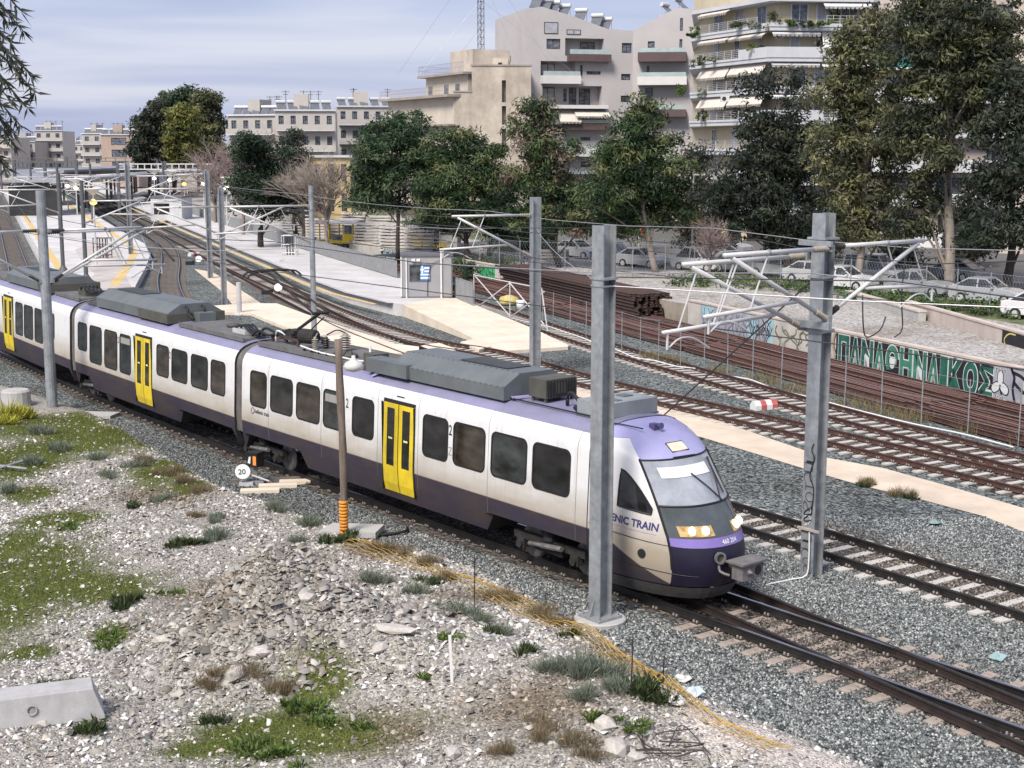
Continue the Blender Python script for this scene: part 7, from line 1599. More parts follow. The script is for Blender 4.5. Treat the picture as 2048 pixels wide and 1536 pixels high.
# street lamp post and small round sign
p = G(1383, 540, STZ); o = empty('street_lamp', p, label='plain grey street pole before the parking entrance', cat='street lamp'); mb = MB(); mb.tube([(0, 0, 0), (0, 0, 7)], [.09, .06], 8); obj('pole', mb, m_galt, o); mb = MB(); mb.box((.4, 0, 7.0), (.9, .2, .12)); obj('lamp_head', mb, m_galt, o)
p = G(1277, 518, STZ); o = empty('road_sign', p, label='red round no entry sign at the street corner', cat='sign'); mb = MB(); mb.tube([(0, 0, 0), (0, 0, 2.6)], .04, 6); obj('pole', mb, m_galt, o); mb = MB(); mb.lathe([(.02, 0), (.36, 0), (.36, .03), (.02, .03)], (0, -.05, 2.4), 16, axis=(0, -1, 0)); dk = obj('disc', mb, M('sign_red', (.55, .03, .03), .5, .05, 3), o); mb = MB(); mb.box((0, -.09, 2.4), (.5, .01, .12)); obj('bar', mb, m_wht, dk)
# ================================================================== TREES
m_leaf = vcol('leaf', .6, .3, .18); m_needle = vcol('needle', .7, .2, .08); m_bark = M('bark', (.15, .115, .09), .95, .3, (4, 4, 1), bump=.6, bscale=12); m_barkp = M('pale_bark', (.33, .28, .24), .9, .25, (3, 3, .8), bump=.4, bscale=10); m_barkd = M('dark_bark', (.06, .048, .04), .95, .3, 3)
def leaves(centres, radii, per, size, palette, out=.6, up_=.3, rng=RNG, shell_=.5, droop=0.0, axis_out=False):
    """diamond leaves around clump centres; returns verts, faces, tint"""
    centres = np.asarray(centres, float); n = len(centres); per = np.broadcast_to(np.asarray(per), (n,)).astype(int); ci = np.repeat(np.arange(n), per); N = len(ci)
    d = rng.normal(size=(N, 3)); d /= np.linalg.norm(d, axis=1)[:, None]; rr = rng.random(N) ** shell_
    p = centres[ci] + d * rr[:, None] * np.asarray(radii, float)[ci]
    nr = d * out + rng.normal(size=(N, 3)) * .55; nr[:, 2] += up_; nr /= np.linalg.norm(nr, axis=1)[:, None]
    t = d + rng.normal(size=(N, 3)) * .5 if axis_out else rng.normal(size=(N, 3)); t[:, 2] -= droop; a = t - (t * nr).sum(1)[:, None] * nr; a /= np.linalg.norm(a, axis=1)[:, None] + 1e-9; b = np.cross(nr, a)
    sc = rng.uniform(.6, 1.35, N)[:, None]; a = a * sc * size[0] / 2; b = b * sc * size[1] / 2
    v = np.stack([p - a, p + b * .9 - a * .1, p + a, p - b * .9 - a * .1], 1).reshape(-1, 3)
    pal = np.asarray(palette, float); cc = pal[rng.integers(0, len(pal), n)][ci] * rng.uniform(.75, 1.25, N)[:, None]
    return v, np.arange(N * 4).reshape(-1, 4), np.repeat(cc, 4, 0)
def blobs_px(ells, D_, dj=.0, rng=RNG):
    """ellipses seen at a distance D_ -> (centre, radii) in the world"""
    out = []
    for cx, cy, rx, ry in ells: rx, ry = rx * 1.17, ry * 1.15; c = F(cx, cy, D_ + rng.uniform(-dj, dj)); k = c.y / FPX; out.append((np.array(c), np.array([rx * k, min(rx, 1.2 * ry) * k * .9, ry * k])))
    return out
def clumps(bl, dens, rad, rng=RNG):
    C, Rr = [], []
    for c, r in bl:
        n = max(6, int(.6 * dens * (r[0] * r[1] + r[0] * r[2] + r[1] * r[2]) / 3 * 26))
        d = rng.normal(size=(n, 3)); d /= np.linalg.norm(d, axis=1)[:, None]; q = rng.random(n) ** .45
        C.append(c + d * q[:, None] * r); s = rng.uniform(.6, 1.45, n) * rad * 1.3; Rr.append(np.stack([s, s, s * .6], 1))
    return np.concatenate(C), np.concatenate(Rr)
def limbs(base, tips, r0, rng, split=.5, bend=.15):
    """tapered trunk to a fork, limbs from it to the tips"""
    mb = MB(); base = Vector(base); cen = sum((Vector(t) for t in tips), Vector()) / len(tips); fork = base.lerp(Vector((cen.x, cen.y, cen.z)), split)
    fork.x += rng.uniform(-.3, .3); mid = base.lerp(fork, .5) + Vector((rng.uniform(-bend, bend), rng.uniform(-bend, bend), 0)) * 2; topz = max(t[2] for t in tips); topp = Vector((cen.x, cen.y, fork.z + (topz - fork.z) * .75))
    tr = catmull([base, mid, fork, fork.lerp(topp, .6), topp], .8); mb.tube(tr, [max(.04, r0 * (1 - .9 * i / len(tr))) for i in range(len(tr))], 8)
    for t in tips:
        t = Vector(t); s = min(.95, max(.1, (t.z - base.z) / (topp.z - base.z + .01) - .22)); st = tr[int(s * (len(tr) - 1))]; md = st.lerp(t, .5) + Vector((0, 0, .15 * (t - st).length)) * rng.uniform(-.3, 1); L = catmull([st, md, t], .7); rb = r0 * .42 * (1 - s * .6)
        mb.tube(L, [max(.02, rb * (1 - .85 * i / len(L))) for i in range(len(L))], 6)
    return mb
def tree(name, px, py, D_, ells, label, palette, size, per, dens, rad, r0=.22, bark=None, zb=STZ, lm=None, cat='tree', group=None, dj=1.2, split=.5, axis_out=False, droop=0, ntips=14, up_=.35, seed=None, base=None):
    rng = np.random.default_rng(seed or int(px * 13 + py)); b = F(px, py, D_) if base is None else Vector(base); b.z = zb if base is None else b.z; o = empty(name, b, label=label, cat=cat, group=group); off = np.array(b)
    bl = blobs_px(ells, D_, dj, rng); C, Rr = clumps(bl, dens, rad, rng); v, f, t = leaves(C, Rr, int(per * 1.95), size, palette, .75, up_, rng, .42, droop, axis_out)
    put('crown', raw_mesh('crown', v - off, f, [lm or m_leaf], t), o)
    tips = C[rng.choice(len(C), min(ntips, len(C)), replace=False)] - off; rl = random.Random(int(px)); mb = limbs((0, 0, -.1), tips, r0, rl, split); obj('trunk', mb, bark or m_bark, o, smooth=True); return o
PINE = [(.032, .060, .026), (.055, .092, .036), (.095, .132, .055), (.022, .042, .022), (.135, .15, .065)]
PINEG = [(.032, .062, .030), (.05, .085, .042), (.085, .12, .06), (.022, .045, .026)]
EUC = [(.09, .10, .047), (.15, .155, .07), (.06, .07, .038), (.21, .205, .10), (.125, .12, .075)]
EUCD = [(.024, .037, .024), (.04, .052, .033), (.068, .074, .048), (.034, .04, .034)]
DRY = [(.20, .155, .115), (.25, .20, .15), (.15, .12, .09)]
nd = (.38, .105)
tree('pine_tree', 795, 478, 112, [(770, 300, 60, 55), (815, 275, 52, 45), (735, 345, 36, 50), (850, 320, 44, 45), (790, 365, 70, 45), (740, 400, 38, 30)], 'bushy pine above the sleeper stacks left of the old block', PINEG, nd, 60, .62, .75, .2, m_barkd, lm=m_needle, axis_out=True)
tree('pine_tree', 938, 512, 108, [(905, 300, 48, 38), (935, 275, 26, 22), (890, 370, 48, 45), (955, 340, 52, 40), (930, 410, 62, 36), (985, 305, 26, 24), (870, 430, 30, 26)], 'broad pine spreading before the blank beige wall', PINE, nd, 60, .62, .75, .24, m_barkd, lm=m_needle, axis_out=True)
tree('pine_tree', 978, 520, 116, [(1000, 390, 40, 34), (960, 440, 42, 28), (1010, 450, 36, 24)], 'low dark pine between the broad and the tall pine', PINEG, nd, 60, .62, .7, .2, m_barkd, lm=m_needle, axis_out=True)
tree('pine_tree', 1120, 530, 105, [(1078, 212, 34, 26), (1070, 255, 46, 34), (1095, 300, 52, 32), (1062, 345, 60, 36), (1110, 385, 58, 40), (1080, 440, 62, 34), (1150, 440, 44, 34)], 'tall tiered pine in front of the grey block', PINE + DRY[:1], nd, 60, .62, .72, .26, m_barkd, lm=m_needle, axis_out=True, split=.55)
tree('pine_tree', 1228, 528, 118, [(1230, 330, 42, 40), (1180, 395, 38, 40), (1230, 440, 52, 36)], 'dark pine half behind the leaning pine', PINEG, nd, 60, .6, .75, .24, m_barkd, lm=m_needle, axis_out=True)
tree('pine_tree', 1312, 545, 100, [(1285, 225, 34, 28), (1275, 270, 54, 38), (1310, 320, 68, 44), (1240, 320, 44, 36), (1290, 380, 80, 42), (1220, 395, 44, 36), (1345, 410, 48, 40), (1260, 440, 56, 34)], 'big pine with a pale leaning trunk before the cream block', PINE, nd, 60, .62, .74, .26, m_barkp, lm=m_needle, axis_out=True, split=.45)
tree('evergreen_tree', 1588, 560, 96, [(1520, 170, 26, 34), (1600, 185, 30, 38), (1540, 260, 60, 48), (1590, 300, 62, 60), (1500, 330, 66, 44), (1450, 380, 60, 36), (1570, 400, 74, 60), (1490, 430, 60, 36), (1590, 470, 60, 36)], 'dark wide evergreen hiding the cream balconies', EUCD, (.36, .125), 50, .55, .72, .26, m_barkd, split=.4, ntips=20)
tree('eucalyptus_tree', 1712, 572, 90, [(1705, 110, 46, 50), (1745, 60, 50, 50), (1690, 180, 48, 50), (1740, 200, 62, 60), (1695, 290, 62, 62), (1770, 300, 62, 66), (1680, 370, 52, 52), (1740, 420, 60, 60), (1690, 450, 42, 40)], 'olive green eucalyptus right of the dark evergreen', EUC, (.36, .125), 50, .6, .68, .28, m_barkp, split=.45, droop=.6, ntips=18)
tree('eucalyptus_tree', 1898, 588, 86, [(1880, 20, 90, 60), (1960, 40, 70, 60), (1830, 90, 60, 60), (1910, 110, 80, 60), (1970, 150, 60, 60), (1850, 190, 64, 54), (1930, 220, 64, 56), (1990, 90, 50, 60), (1820, 270, 50, 50), (1880, 310, 40, 40), (1840, 390, 44, 44), (1830, 460, 40, 34)], 'tallest eucalyptus with a thick bare trunk at right', EUC[:3] + EUCD[1:3], (.36, .125), 50, .6, .68, .36, m_barkp, split=.5, droop=.6, ntips=24)
tree('eucalyptus_tree', 2016, 604, 82, [(2030, 190, 50, 60), (2000, 260, 50, 50), (2040, 330, 50, 60), (1985, 370, 52, 50), (2035, 440, 54, 60), (1980, 470, 46, 40), (2070, 250, 50, 80)], 'dark eucalyptus at the right picture edge', EUCD, (.36, .125), 50, .6, .7, .34, m_barkd, split=.35, droop=.5)
for i, (ells, lb, pal, D_) in enumerate((([(300, 255, 32, 30), (290, 300, 30, 34), (318, 225, 20, 20)], 'dark leftmost tree of the clump beyond the platforms', EUCD, 255), ([(345, 215, 26, 30), (380, 205, 24, 26), (355, 250, 34, 36), (350, 295, 36, 34)], 'tall dark tree at the middle of the far clump', PINEG, 262), ([(362, 240, 28, 32), (362, 290, 32, 34)], 'yellow green round tree in front of the far clump', [(.17, .17, .045), (.13, .14, .04), (.10, .11, .035)], 240), ([(415, 210, 24, 28), (420, 255, 28, 36), (412, 300, 32, 34)], 'grey green right hand tree of the far clump', EUC[:3], 255))):
    tree('eucalyptus_tree', ells[0][0], 340, D_, ells, lb, pal, (.72, .28), 46, .34, 1.15, .4, zb=0, cat='tree', group='clump of trees beyond the platforms')
tree('evergreen_tree', 520, 445, 130, [(495, 285, 36, 20), (520, 320, 52, 40), (545, 360, 46, 36), (510, 385, 46, 34), (550, 405, 34, 28), (575, 395, 26, 22)], 'very dark evergreen in front of the bare tree', [(.015, .034, .018), (.024, .045, .022), (.035, .06, .028)], (.38, .14), 60, .5, .85, .3, m_barkd)
tree('evergreen_tree', 590, 430, 150, [(590, 290, 28, 26), (600, 340, 28, 34), (610, 395, 34, 30)], 'dark slim evergreen between the white blocks', EUCD, (.36, .13), 50, .5, .85, .24, m_barkd)
tree('pine_tree', 1060, 520, 122, [(1040, 430, 44, 34), (1010, 480, 40, 24), (1080, 485, 46, 24)], 'squat dark pine behind the tall tiered pine', PINEG, nd, 55, .5, .8, .2, m_barkd, lm=m_needle, axis_out=True)
tree('pine_tree', 880, 505, 124, [(870, 400, 40, 34), (850, 450, 34, 24), (905, 455, 36, 24)], 'squat pine behind the compressor trailer', PINEG, nd, 55, .5, .8, .2, m_barkd, lm=m_needle, axis_out=True)
tree('evergreen_tree', 1400, 545, 112, [(1385, 330, 34, 40), (1400, 400, 44, 44), (1380, 460, 44, 30), (1430, 470, 40, 30)], 'shaggy brown green evergreen left of the dark wide evergreen', EUCD + [(.13, .105, .075)], (.38, .13), 45, .5, .8, .2, m_barkd)
tree('evergreen_tree', 1640, 560, 110, [(1640, 430, 40, 50), (1630, 500, 40, 30)], 'dark evergreen filling the gap behind the tagged mast', EUCD, (.38, .13), 45, .5, .8, .2, m_barkd)
tree('evergreen_tree', 1950, 575, 104, [(1945, 420, 40, 60), (1930, 500, 44, 34), (1790, 500, 40, 34)], 'dark undergrowth tree between the right hand trunks', EUCD, (.38, .13), 45, .5, .8, .2, m_barkd)
tree('young_conifer', 936, 556, 97, [(937, 540, 16, 14), (934, 552, 16, 8), (938, 530, 9, 8)], 'small bushy conifer sapling beside the far white wall', PINEG, (.2, .06), 40, 2.2, .28, .05, zb=.1, lm=m_needle, dj=.2, axis_out=True)
tree('flowering_tree', 745, 470, 122, [(520, 232, 1, 1), (535, 225, 26, 16), (505, 235, 14, 10)], 'yellowish tree top over the pale block', [(.16, .14, .06), (.12, .11, .05)], (.4, .16), 40, .5, .8, .1, zb=.8, base=F(530, 400, 190)) if False else None
# bare winter trees: branching twigs
def bare(px, py, D_, h, spread, label, mat, seed, n0=7, depth=4, r0=.16, lean=0):
    b = F(px, py, D_); b.z = .6; rl = random.Random(seed); o = empty('bare_tree', b, label=label, cat='tree'); tb = MB(); tw = MB()
    def grow(p, d, L, r, lv):
        q = p + d * L; md = p.lerp(q, .5) + Vector((rl.uniform(-1, 1), rl.uniform(-1, 1), rl.uniform(-.3, .6))) * L * .08
        (tb if lv < 2 else tw).tube([p, md, q], [r, r * .85, r * .65], 5 if lv < 2 else 3, cap=False)
        if lv >= depth: return
        for k_ in range(n0 if lv == 0 else (5 if lv < 3 else 4)):
            nd_ = (d + Vector((rl.gauss(0, 1), rl.gauss(0, 1), rl.gauss(.15, .6))) * spread).normalized(); grow(p.lerp(q, rl.uniform(.45, 1)), nd_, L * rl.uniform(.55, .8), r * .55, lv + 1)
    grow(Vector((0, 0, -.1)), Vector((lean, 0, 1)).normalized(), h * .36, r0, 0); obj('trunk', tb, mat, o, smooth=True); obj('twigs', tw, mat, o, kind='stuff')
m_twig = M('pinkish_twigs', (.26, .20, .18), .9, .15, 2); m_twig2 = M('pale_twigs', (.34, .28, .24), .9, .15, 2)
bare(485, 440, 150, 13.5, .62, 'hazy pinkish bare tree behind the dark evergreen', m_twig, 5, 9, 5, .2); bare(430, 420, 175, 12, .6, 'bare tree thicket left of the dark evergreen', m_twig, 9, 8, 4, .2)
bare(655, 452, 128, 11.5, .5, 'pale leafless tree in front of the yellow house', m_twig2, 21, 8, 5, .2); bare(606, 440, 132, 10.5, .55, 'leafless tree right of the dark evergreen', m_twig2, 33, 7, 4, .18); bare(845, 478, 122, 6.5, .5, 'small leafless tree under the bushy pine', m_twig, 41, 6, 4, .1); bare(1420, 560, 94, 6.0, .6, 'drooping dry branches beside the dark evergreen', m_twig, 47, 8, 4, .12)
# ---- leafy boughs hanging in at the top left, their trunk just out of view
D0 = 9.5; b = Vector((-5.2, D0 + .4, bank_z(-5.2, D0 + .4) - .2)); ft = empty('overhanging_tree', b, label='narrow leaved boughs hanging into the top left corner', cat='tree'); off = Vector(b); mb = MB()
mb.tube(catmull([(0, 0, 0), (.15, 0, 3), (.1, .1, 6.5), (.3, 0, 10.2), (.2, 0, 12.5)], .6), .14, 8); obj('trunk', mb, m_bark, ft, smooth=True)
tw = MB(); V, Fc, T = [], [], []; rng = np.random.default_rng(77); nv = 0
for (tx, ty), (sx_, sy_) in (((45, 60), (-110, -40)), ((40, 20), (-110, -70)), ((62, 150), (-110, 60)), ((20, 85), (-120, 10)), ((15, 45), (-130, -50)), ((70, 185), (-90, 90)), ((55, 215), (-100, 130)), ((40, 250), (-100, 170)), ((20, 200), (-120, 110)), ((10, 280), (-110, 200)), ((30, 290), (-100, 215)), ((12, 335), (-90, 240)), ((35, 130), (-120, 50)), ((5, 240), (-120, 150)), ((-10, 120), (-150, 40)), ((-20, 200), (-150, 100)), ((0, 20), (-150, -100)), ((25, 265), (-110, 190)), ((8, 160), (-140, 80)), ((-5, 310), (-120, 220))):
    dj = rng.uniform(-.8, .8); a = F(sx_, sy_, D0 + dj) - off; c = F(tx, ty, D0 + dj) - off; L = catmull([a, a.lerp(c, .5) + Vector((0, 0, .12)), c], .04); tw.tube(L, [.012 * (1 - .7 * i / len(L)) for i in range(len(L))], 4)
    for i, p in enumerate(L):
        if i < len(L) * .18: continue
        for _ in range(6):
            dd = Vector((rng.normal(.35, .7), rng.normal(0, .7), rng.normal(-.75, .5))).normalized(); ln = rng.uniform(.07, .125); n_ = Vector((rng.normal(), rng.normal(), rng.normal())).cross(dd).normalized() * ln * .085; p2_ = p + dd * ln
            pts = [p, p + dd * ln * .35 + n_, p2_, p + dd * ln * .35 - n_]; V += [tuple(q) for q in pts]; Fc.append([nv, nv + 1, nv + 2, nv + 3]); nv += 4; cc = np.array([(.030, .040, .026), (.045, .055, .035), (.07, .075, .05)][rng.integers(0, 3)]) * rng.uniform(.7, 1.2); T += [cc] * 4
obj('twigs', tw, m_barkd, ft); put('crown', raw_mesh('crown', np.array(V), np.array(Fc), [m_leaf], np.array(T)), ft)

# ================================================================== LOW PLANTS
def tuft_mesh(n, h, spread, palette, seed, w=.012, lean=.6, cluster=1):
    rng = np.random.default_rng(seed); k = rng.integers(5, 9); cx = rng.normal(size=(k, 2)) * np.array([spread * .5, spread * .36]); ck = rng.integers(0, k, n); cs = rng.uniform(.35, 1.0, k)
    a = rng.uniform(0, 2 * math.pi, n); r = spread * .5 * cs[ck] * rng.random(n) ** .6; base = np.stack([cx[ck, 0] + r * np.cos(a), cx[ck, 1] + r * np.sin(a), -.02 * np.ones(n)], 1)
    dirv = np.stack([np.cos(a) * r / spread * 2 * lean, np.sin(a) * r / spread * 2 * lean, np.ones(n)], 1) + rng.normal(size=(n, 3)) * .34; dirv /= np.linalg.norm(dirv, axis=1)[:, None]
    hh = (h * rng.uniform(.25, 1.15, n) * (.45 + .65 * cs[ck]))[:, None]; sd = np.cross(dirv, rng.normal(size=(n, 3))); sd /= np.linalg.norm(sd, axis=1)[:, None]; tip = base + dirv * hh + rng.normal(size=(n, 3)) * .02; mid = base + dirv * hh * .5
    v = np.stack([base, mid + sd * w, tip, mid - sd * w], 1).reshape(-1, 3); pal = np.array(palette); c = pal[rng.integers(0, len(pal), n)] * rng.uniform(.6, 1.3, n)[:, None] * rng.uniform(.8, 1.2, k)[ck][:, None]
    return raw_mesh('foliage', v, np.arange(n * 4).reshape(-1, 4), [m_leaf], np.repeat(c, 4, 0))
GG = [(.17, .20, .15), (.22, .25, .19), (.12, .15, .10), (.27, .29, .22)]; DG = [(.06, .085, .035), (.09, .12, .045), (.04, .06, .025)]; BR = [(.24, .18, .11), (.30, .23, .14), (.17, .13, .08), (.20, .17, .09)]; LG = [(.10, .16, .035), (.14, .20, .05), (.075, .12, .03)]; YG = [(.42, .40, .05), (.30, .32, .06), (.50, .46, .08)]
TM = {k_: [tuft_mesh(n, h, sp, pal, 10 + i + s_, w, ln) for s_ in (0, 50, 90, 130)] for i, (k_, n, h, sp, pal, w, ln) in enumerate((('gg', 800, .36, .34, GG, .007, 1.0), ('dg', 380, .30, .34, DG, .02, 1.2), ('br', 900, .34, .36, BR, .0045, .9), ('lg', 320, .18, .38, LG, .028, 1.6), ('yg', 520, .8, .55, YG, .03, 1.0)))}
names = {'gg': ('grey green wiry shrub', 'wiry_shrub'), 'dg': ('dark green weed clump', 'weed_clump'), 'br': ('dry brown grass tuft', 'dry_tuft'), 'lg': ('bright green low weed', 'low_weed'), 'yg': ('yellow flowering bush', 'flowering_bush')}
PL = [('gg', 622, 1052, 1.2), ('gg', 555, 1022, 1.0), ('gg', 440, 1078, 1.1), ('gg', 432, 1040, .8), ('gg', 195, 918, 1.1), ('gg', 85, 868, 1.4), ('gg', 125, 900, 1.2), ('gg', 218, 955, .9), ('gg', 738, 1162, .9), ('gg', 762, 1168, .9), ('gg', 832, 1185, 1.0), ('gg', 916, 1225, 1.1), ('gg', 1000, 1270, .9), ('gg', 1110, 1345, .9), ('gg', 1165, 1340, 1.2), ('gg', 1190, 1355, 1.2), ('gg', 1225, 1385, 1.0), ('gg', 1170, 1395, .8), ('gg', 590, 1085, .8), ('gg', 268, 935, .9), ('gg', 60, 930, 1.2), ('gg', 20, 985, 1.0), ('gg', 958, 1245, .7), ('gg', 320, 1000, .8), ('gg', 410, 1085, .7),
      ('br', 370, 970, 1.3), ('br', 330, 950, 1.2), ('br', 285, 925, 1.1), ('br', 400, 985, 1.0), ('br', 398, 1035, .9), ('br', 450, 1352, 1.1), ('br', 490, 1352, 1.0), ('br', 425, 1375, .9), ('br', 580, 1390, 1.0), ('br', 1080, 1475, 1.0), ('br', 1140, 1490, .9), ('br', 1180, 1515, .9), ('br', 1020, 1505, .9), ('br', 800, 1110, .9), ('br', 850, 1130, .9), ('br', 760, 1100, 1.0), ('br', 900, 1160, 1.1), ('br', 1010, 1200, 1.0), ('br', 1080, 1235, 1.1), ('br', 1120, 1250, .9), ('br', 1735, 966, 1.0), ('br', 1810, 992, 1.0),
      ('dg', 355, 1092, 1.0), ('dg', 390, 1090, .9), ('dg', 690, 1082, 1.1), ('dg', 660, 1085, .9), ('dg', 240, 1215, 1.0), ('dg', 265, 1205, .9), ('dg', 265, 1015, .8), ('dg', 1730, 972, .8), ('dg', 1815, 996, .8), ('dg', 1150, 1275, .8), ('dg', 860, 1170, .8), ('dg', 1280, 1385, 1.1), ('dg', 1300, 1400, 1.0), ('dg', 1060, 1305, .8), ('dg', 120, 1375, .8), ('dg', 180, 1460, .9), ('dg', 420, 1450, .8), ('dg', 990, 1270, .8),
      ('lg', 625, 1415, 1.1), ('lg', 660, 1440, 1.0), ('lg', 480, 1495, 1.2), ('lg', 560, 1510, 1.2), ('lg', 345, 1185, .9), ('lg', 230, 1275, 1.0), ('lg', 205, 1300, .9), ('lg', 1190, 1440, .8), ('lg', 1270, 1450, .8), ('lg', 905, 1275, .8), ('lg', 720, 1455, .8), ('lg', 850, 1360, .6), ('lg', 130, 1055, 1.0), ('yg', 22, 840, 1.0), ('yg', 52, 838, .9), ('yg', 5, 848, .8)]
LMK = [('wooden pole', 687, 1060), ('rubble mound', 500, 1230), ('round concrete stub', 33, 812), ('left mast', 105, 822), ('points lantern', 510, 965), ('concrete block', 70, 1420), ('white stake', 904, 1340), ('tall rebar stake', 1262, 1370), ('near rebar stake', 948, 1200), ('dead branches', 1330, 1500), ('cab side mast', 1200, 1250), ('scrap bars', 5, 938), ('sandy path', 1775, 940), ('bottom edge grass', 560, 1500)]
spots = []
for i, (k_, px, py, s) in enumerate(PL):
    lk = min(LMK, key=lambda q: (q[1] - px) ** 2 + (2 * (q[2] - py)) ** 2); dx, dy = px - lk[1], 2 * (py - lk[2])
    side = ('right of' if dx > 0 else 'left of') if abs(dx) > abs(dy) else ('in front of' if dy > 0 else 'behind'); spots.append((k_, side, lk[0]))
ORD = ('leftmost', 'second', 'third', 'fourth', 'fifth', 'sixth', 'seventh')
for i, (k_, px, py, s) in enumerate(PL):
    right = px > 1700; p = G(px, py) if right else on_bank(px, py); lb, nm = names[k_]; same = sorted((PL[j][1], j) for j in range(len(PL)) if spots[j] == spots[i]); rk = [j for _, j in same].index(i)
    txt = '%s %s the %s' % (lb, spots[i][1], spots[i][2]) + ('' if len(same) == 1 else (', leftmost of %d' % len(same) if rk == 0 else ', %s from left' % ORD[rk]))
    o = put(nm, TM[k_][i % 4], loc=p, rz=i * 1.7, label=txt, cat='plant', group='%ss before the train' % lb); s *= .85; o.scale = (s, s, s * (1 + .15 * math.sin(i)))
# grass on the bank: uncountable blades
def blades(name, pts, h, w, palette, seed, label):
    rng = np.random.default_rng(seed); n = len(pts); d = rng.normal(size=(n, 3)) * .45; d[:, 2] = 1; d /= np.linalg.norm(d, axis=1)[:, None]; sd = np.cross(d, rng.normal(size=(n, 3))); sd /= np.linalg.norm(sd, axis=1)[:, None]; hh = h * rng.uniform(.4, 1.2, n)[:, None]
    v = np.stack([pts - sd * w, pts + sd * w, pts + d * hh], 1).reshape(-1, 3); pal = np.array(palette); c = pal[rng.integers(0, len(pal), n)] * rng.uniform(.7, 1.3, n)[:, None]
    return put(name, raw_mesh(name, v, np.arange(n * 3).reshape(-1, 3), [m_leaf], np.repeat(c, 3, 0)), kind='stuff', label=label, cat='grass')
def scatter(n, x0, x1, y0, y1, seed): r = np.random.default_rng(seed); return r.uniform(x0, x1, n), r.uniform(y0, y1, n), r
def visible(x, y, z, m_=40):
    dx, dy, dz = x, y, z - CH; w = dy * _fw.y + dz * _fw.z; u_ = 1024 + FPX * dx / w; v_ = 768 - FPX * (dy * _up.y + dz * _up.z) / w; return (u_ > -m_) & (u_ < 2048 + m_) & (v_ > 0) & (v_ < 1536 + m_ * 2)
x, y, r_ = scatter(560000, -22, 8, 17, 50, 3); g_ = np.clip(pixmask(x, y, GRASS) * 1.9 + .35 * fbm(x, y, 1.9, 5) - .25, 0, 1); ok = r_.random(len(x)) < g_ * .95; x, y = x[ok], y[ok]; z = bank_i(x, y); ok = (z > 0) & visible(x, y, z); P3 = np.stack([x[ok], y[ok], z[ok]], 1)[:110000]
blades('grass', P3, .085, .007, [(.12, .16, .03), (.16, .20, .04), (.08, .11, .022), (.22, .22, .05)], 5, 'short green grass patches on the rubble bank')
# dry weeds between fence and rail pile; leafy cover along the verge
pts = []; rng = np.random.default_rng(8)
for a, b in zip(fence_line[6:-1], fence_line[7:]):
    for _ in range(170): q = a.lerp(b, rng.random()) + PQ * abs(rng.normal(.35, .22)) ; pts.append((q.x, q.y, .0))
pts = np.array(pts); pts = np.repeat(pts, 2, 0) + rng.normal(size=(len(pts) * 2, 3)) * np.array([.12, .12, 0]); dens_ok = np.sin(pts[:, 1] * .9) + np.sin(pts[:, 1] * 2.3) > -.3; blades('dry_grass', pts[dens_ok], .55, .008, BR + [(.35, .29, .14), (.22, .22, .08)], 9, 'tall dry grass along the fence foot')
C, Rr = [], []
for px, py in [(1345 + i * 7.2, 572 + 8 * math.sin(i * .9) + i * .25) for i in range(44)] + [(1690 + i * 8, 598 + i * .85 + 6 * math.sin(i * .8)) for i in range(46)] + [(620 + i * 14, 508 + i * 1.6) for i in range(0)] + [(900 + i * 9, 528 + 3 * math.sin(i)) for i in range(16)]:
    p = G(px, py, STZ); C.append((p.x, p.y, STZ + .2)); s = rng.uniform(.5, 1.15); Rr.append((s, s, s * .85))
v, f, t = leaves(C, Rr, 95, (.2, .13), [(.05, .10, .025), (.075, .135, .035), (.03, .065, .02), (.11, .14, .04)], .7, .5, rng); put('ground_cover', raw_mesh('ground_cover', v, f, [m_leaf], t), kind='stuff', label='green leafy weeds along the street fence', cat='weeds')
# balcony greenery of the cream block
def balcony_plant(px, py, D_, rx, ry, pal, label): 
    c = F(px, py, D_); k_ = D_ / FPX; cs = [np.array(c) + rng.normal(size=3) * np.array([rx * k_ * .5, .15, ry * k_ * .4]) for _ in range(7)]; v, f, t = leaves(cs, [(rx * k_ * .45, .3, ry * k_ * .5)] * 7, 45, (.24, .12), pal, .6, .3, rng); off = np.array(c); o = put('balcony_plant', raw_mesh('foliage', v - off, f, [m_leaf], t), loc=c, label=label, cat='plant')
for a in ((1388, 62, 141, 10, 12, LG, 'leafy plant at the top left balcony corner'), (1385, 72, 141, 8, 6, DG, 'trailing plant below the top left balcony corner'), (1472, 50, 134, 18, 10, DG, 'dark rounded shrub on the upper balcony bend'), (1510, 50, 131, 14, 8, GG, 'grey trailing plant on the upper balcony'), (1550, 38, 130, 14, 22, EUC, 'tall shrub on the upper balcony'), (1580, 45, 130, 14, 8, LG, 'light green planter left of the upper doorway'), (1612, 47, 130, 16, 8, DG, 'dark planter below the upper doorway'), (1640, 46, 130, 18, 8, LG, 'light green planter right of the upper doorway'), (1672, 38, 131, 14, 18, DG, 'dark tall shrub at the right of upper balcony'), (1400, 122, 140, 16, 10, DG, 'plants crowding the second balcony rail'), (1430, 118, 138, 14, 8, GG, 'grey foliage on second balcony'), (1515, 98, 132, 14, 8, LG, 'climbing plant at the corner of second balcony'), (1362, 178, 145, 14, 16, LG, 'yellowish palm pot on third balcony'), (1405, 188, 140, 14, 10, GG, 'hanging plant over the third balcony edge'), (1400, 230, 140, 10, 12, DG, 'dark pot plant on fourth balcony')): balcony_plant(*a)

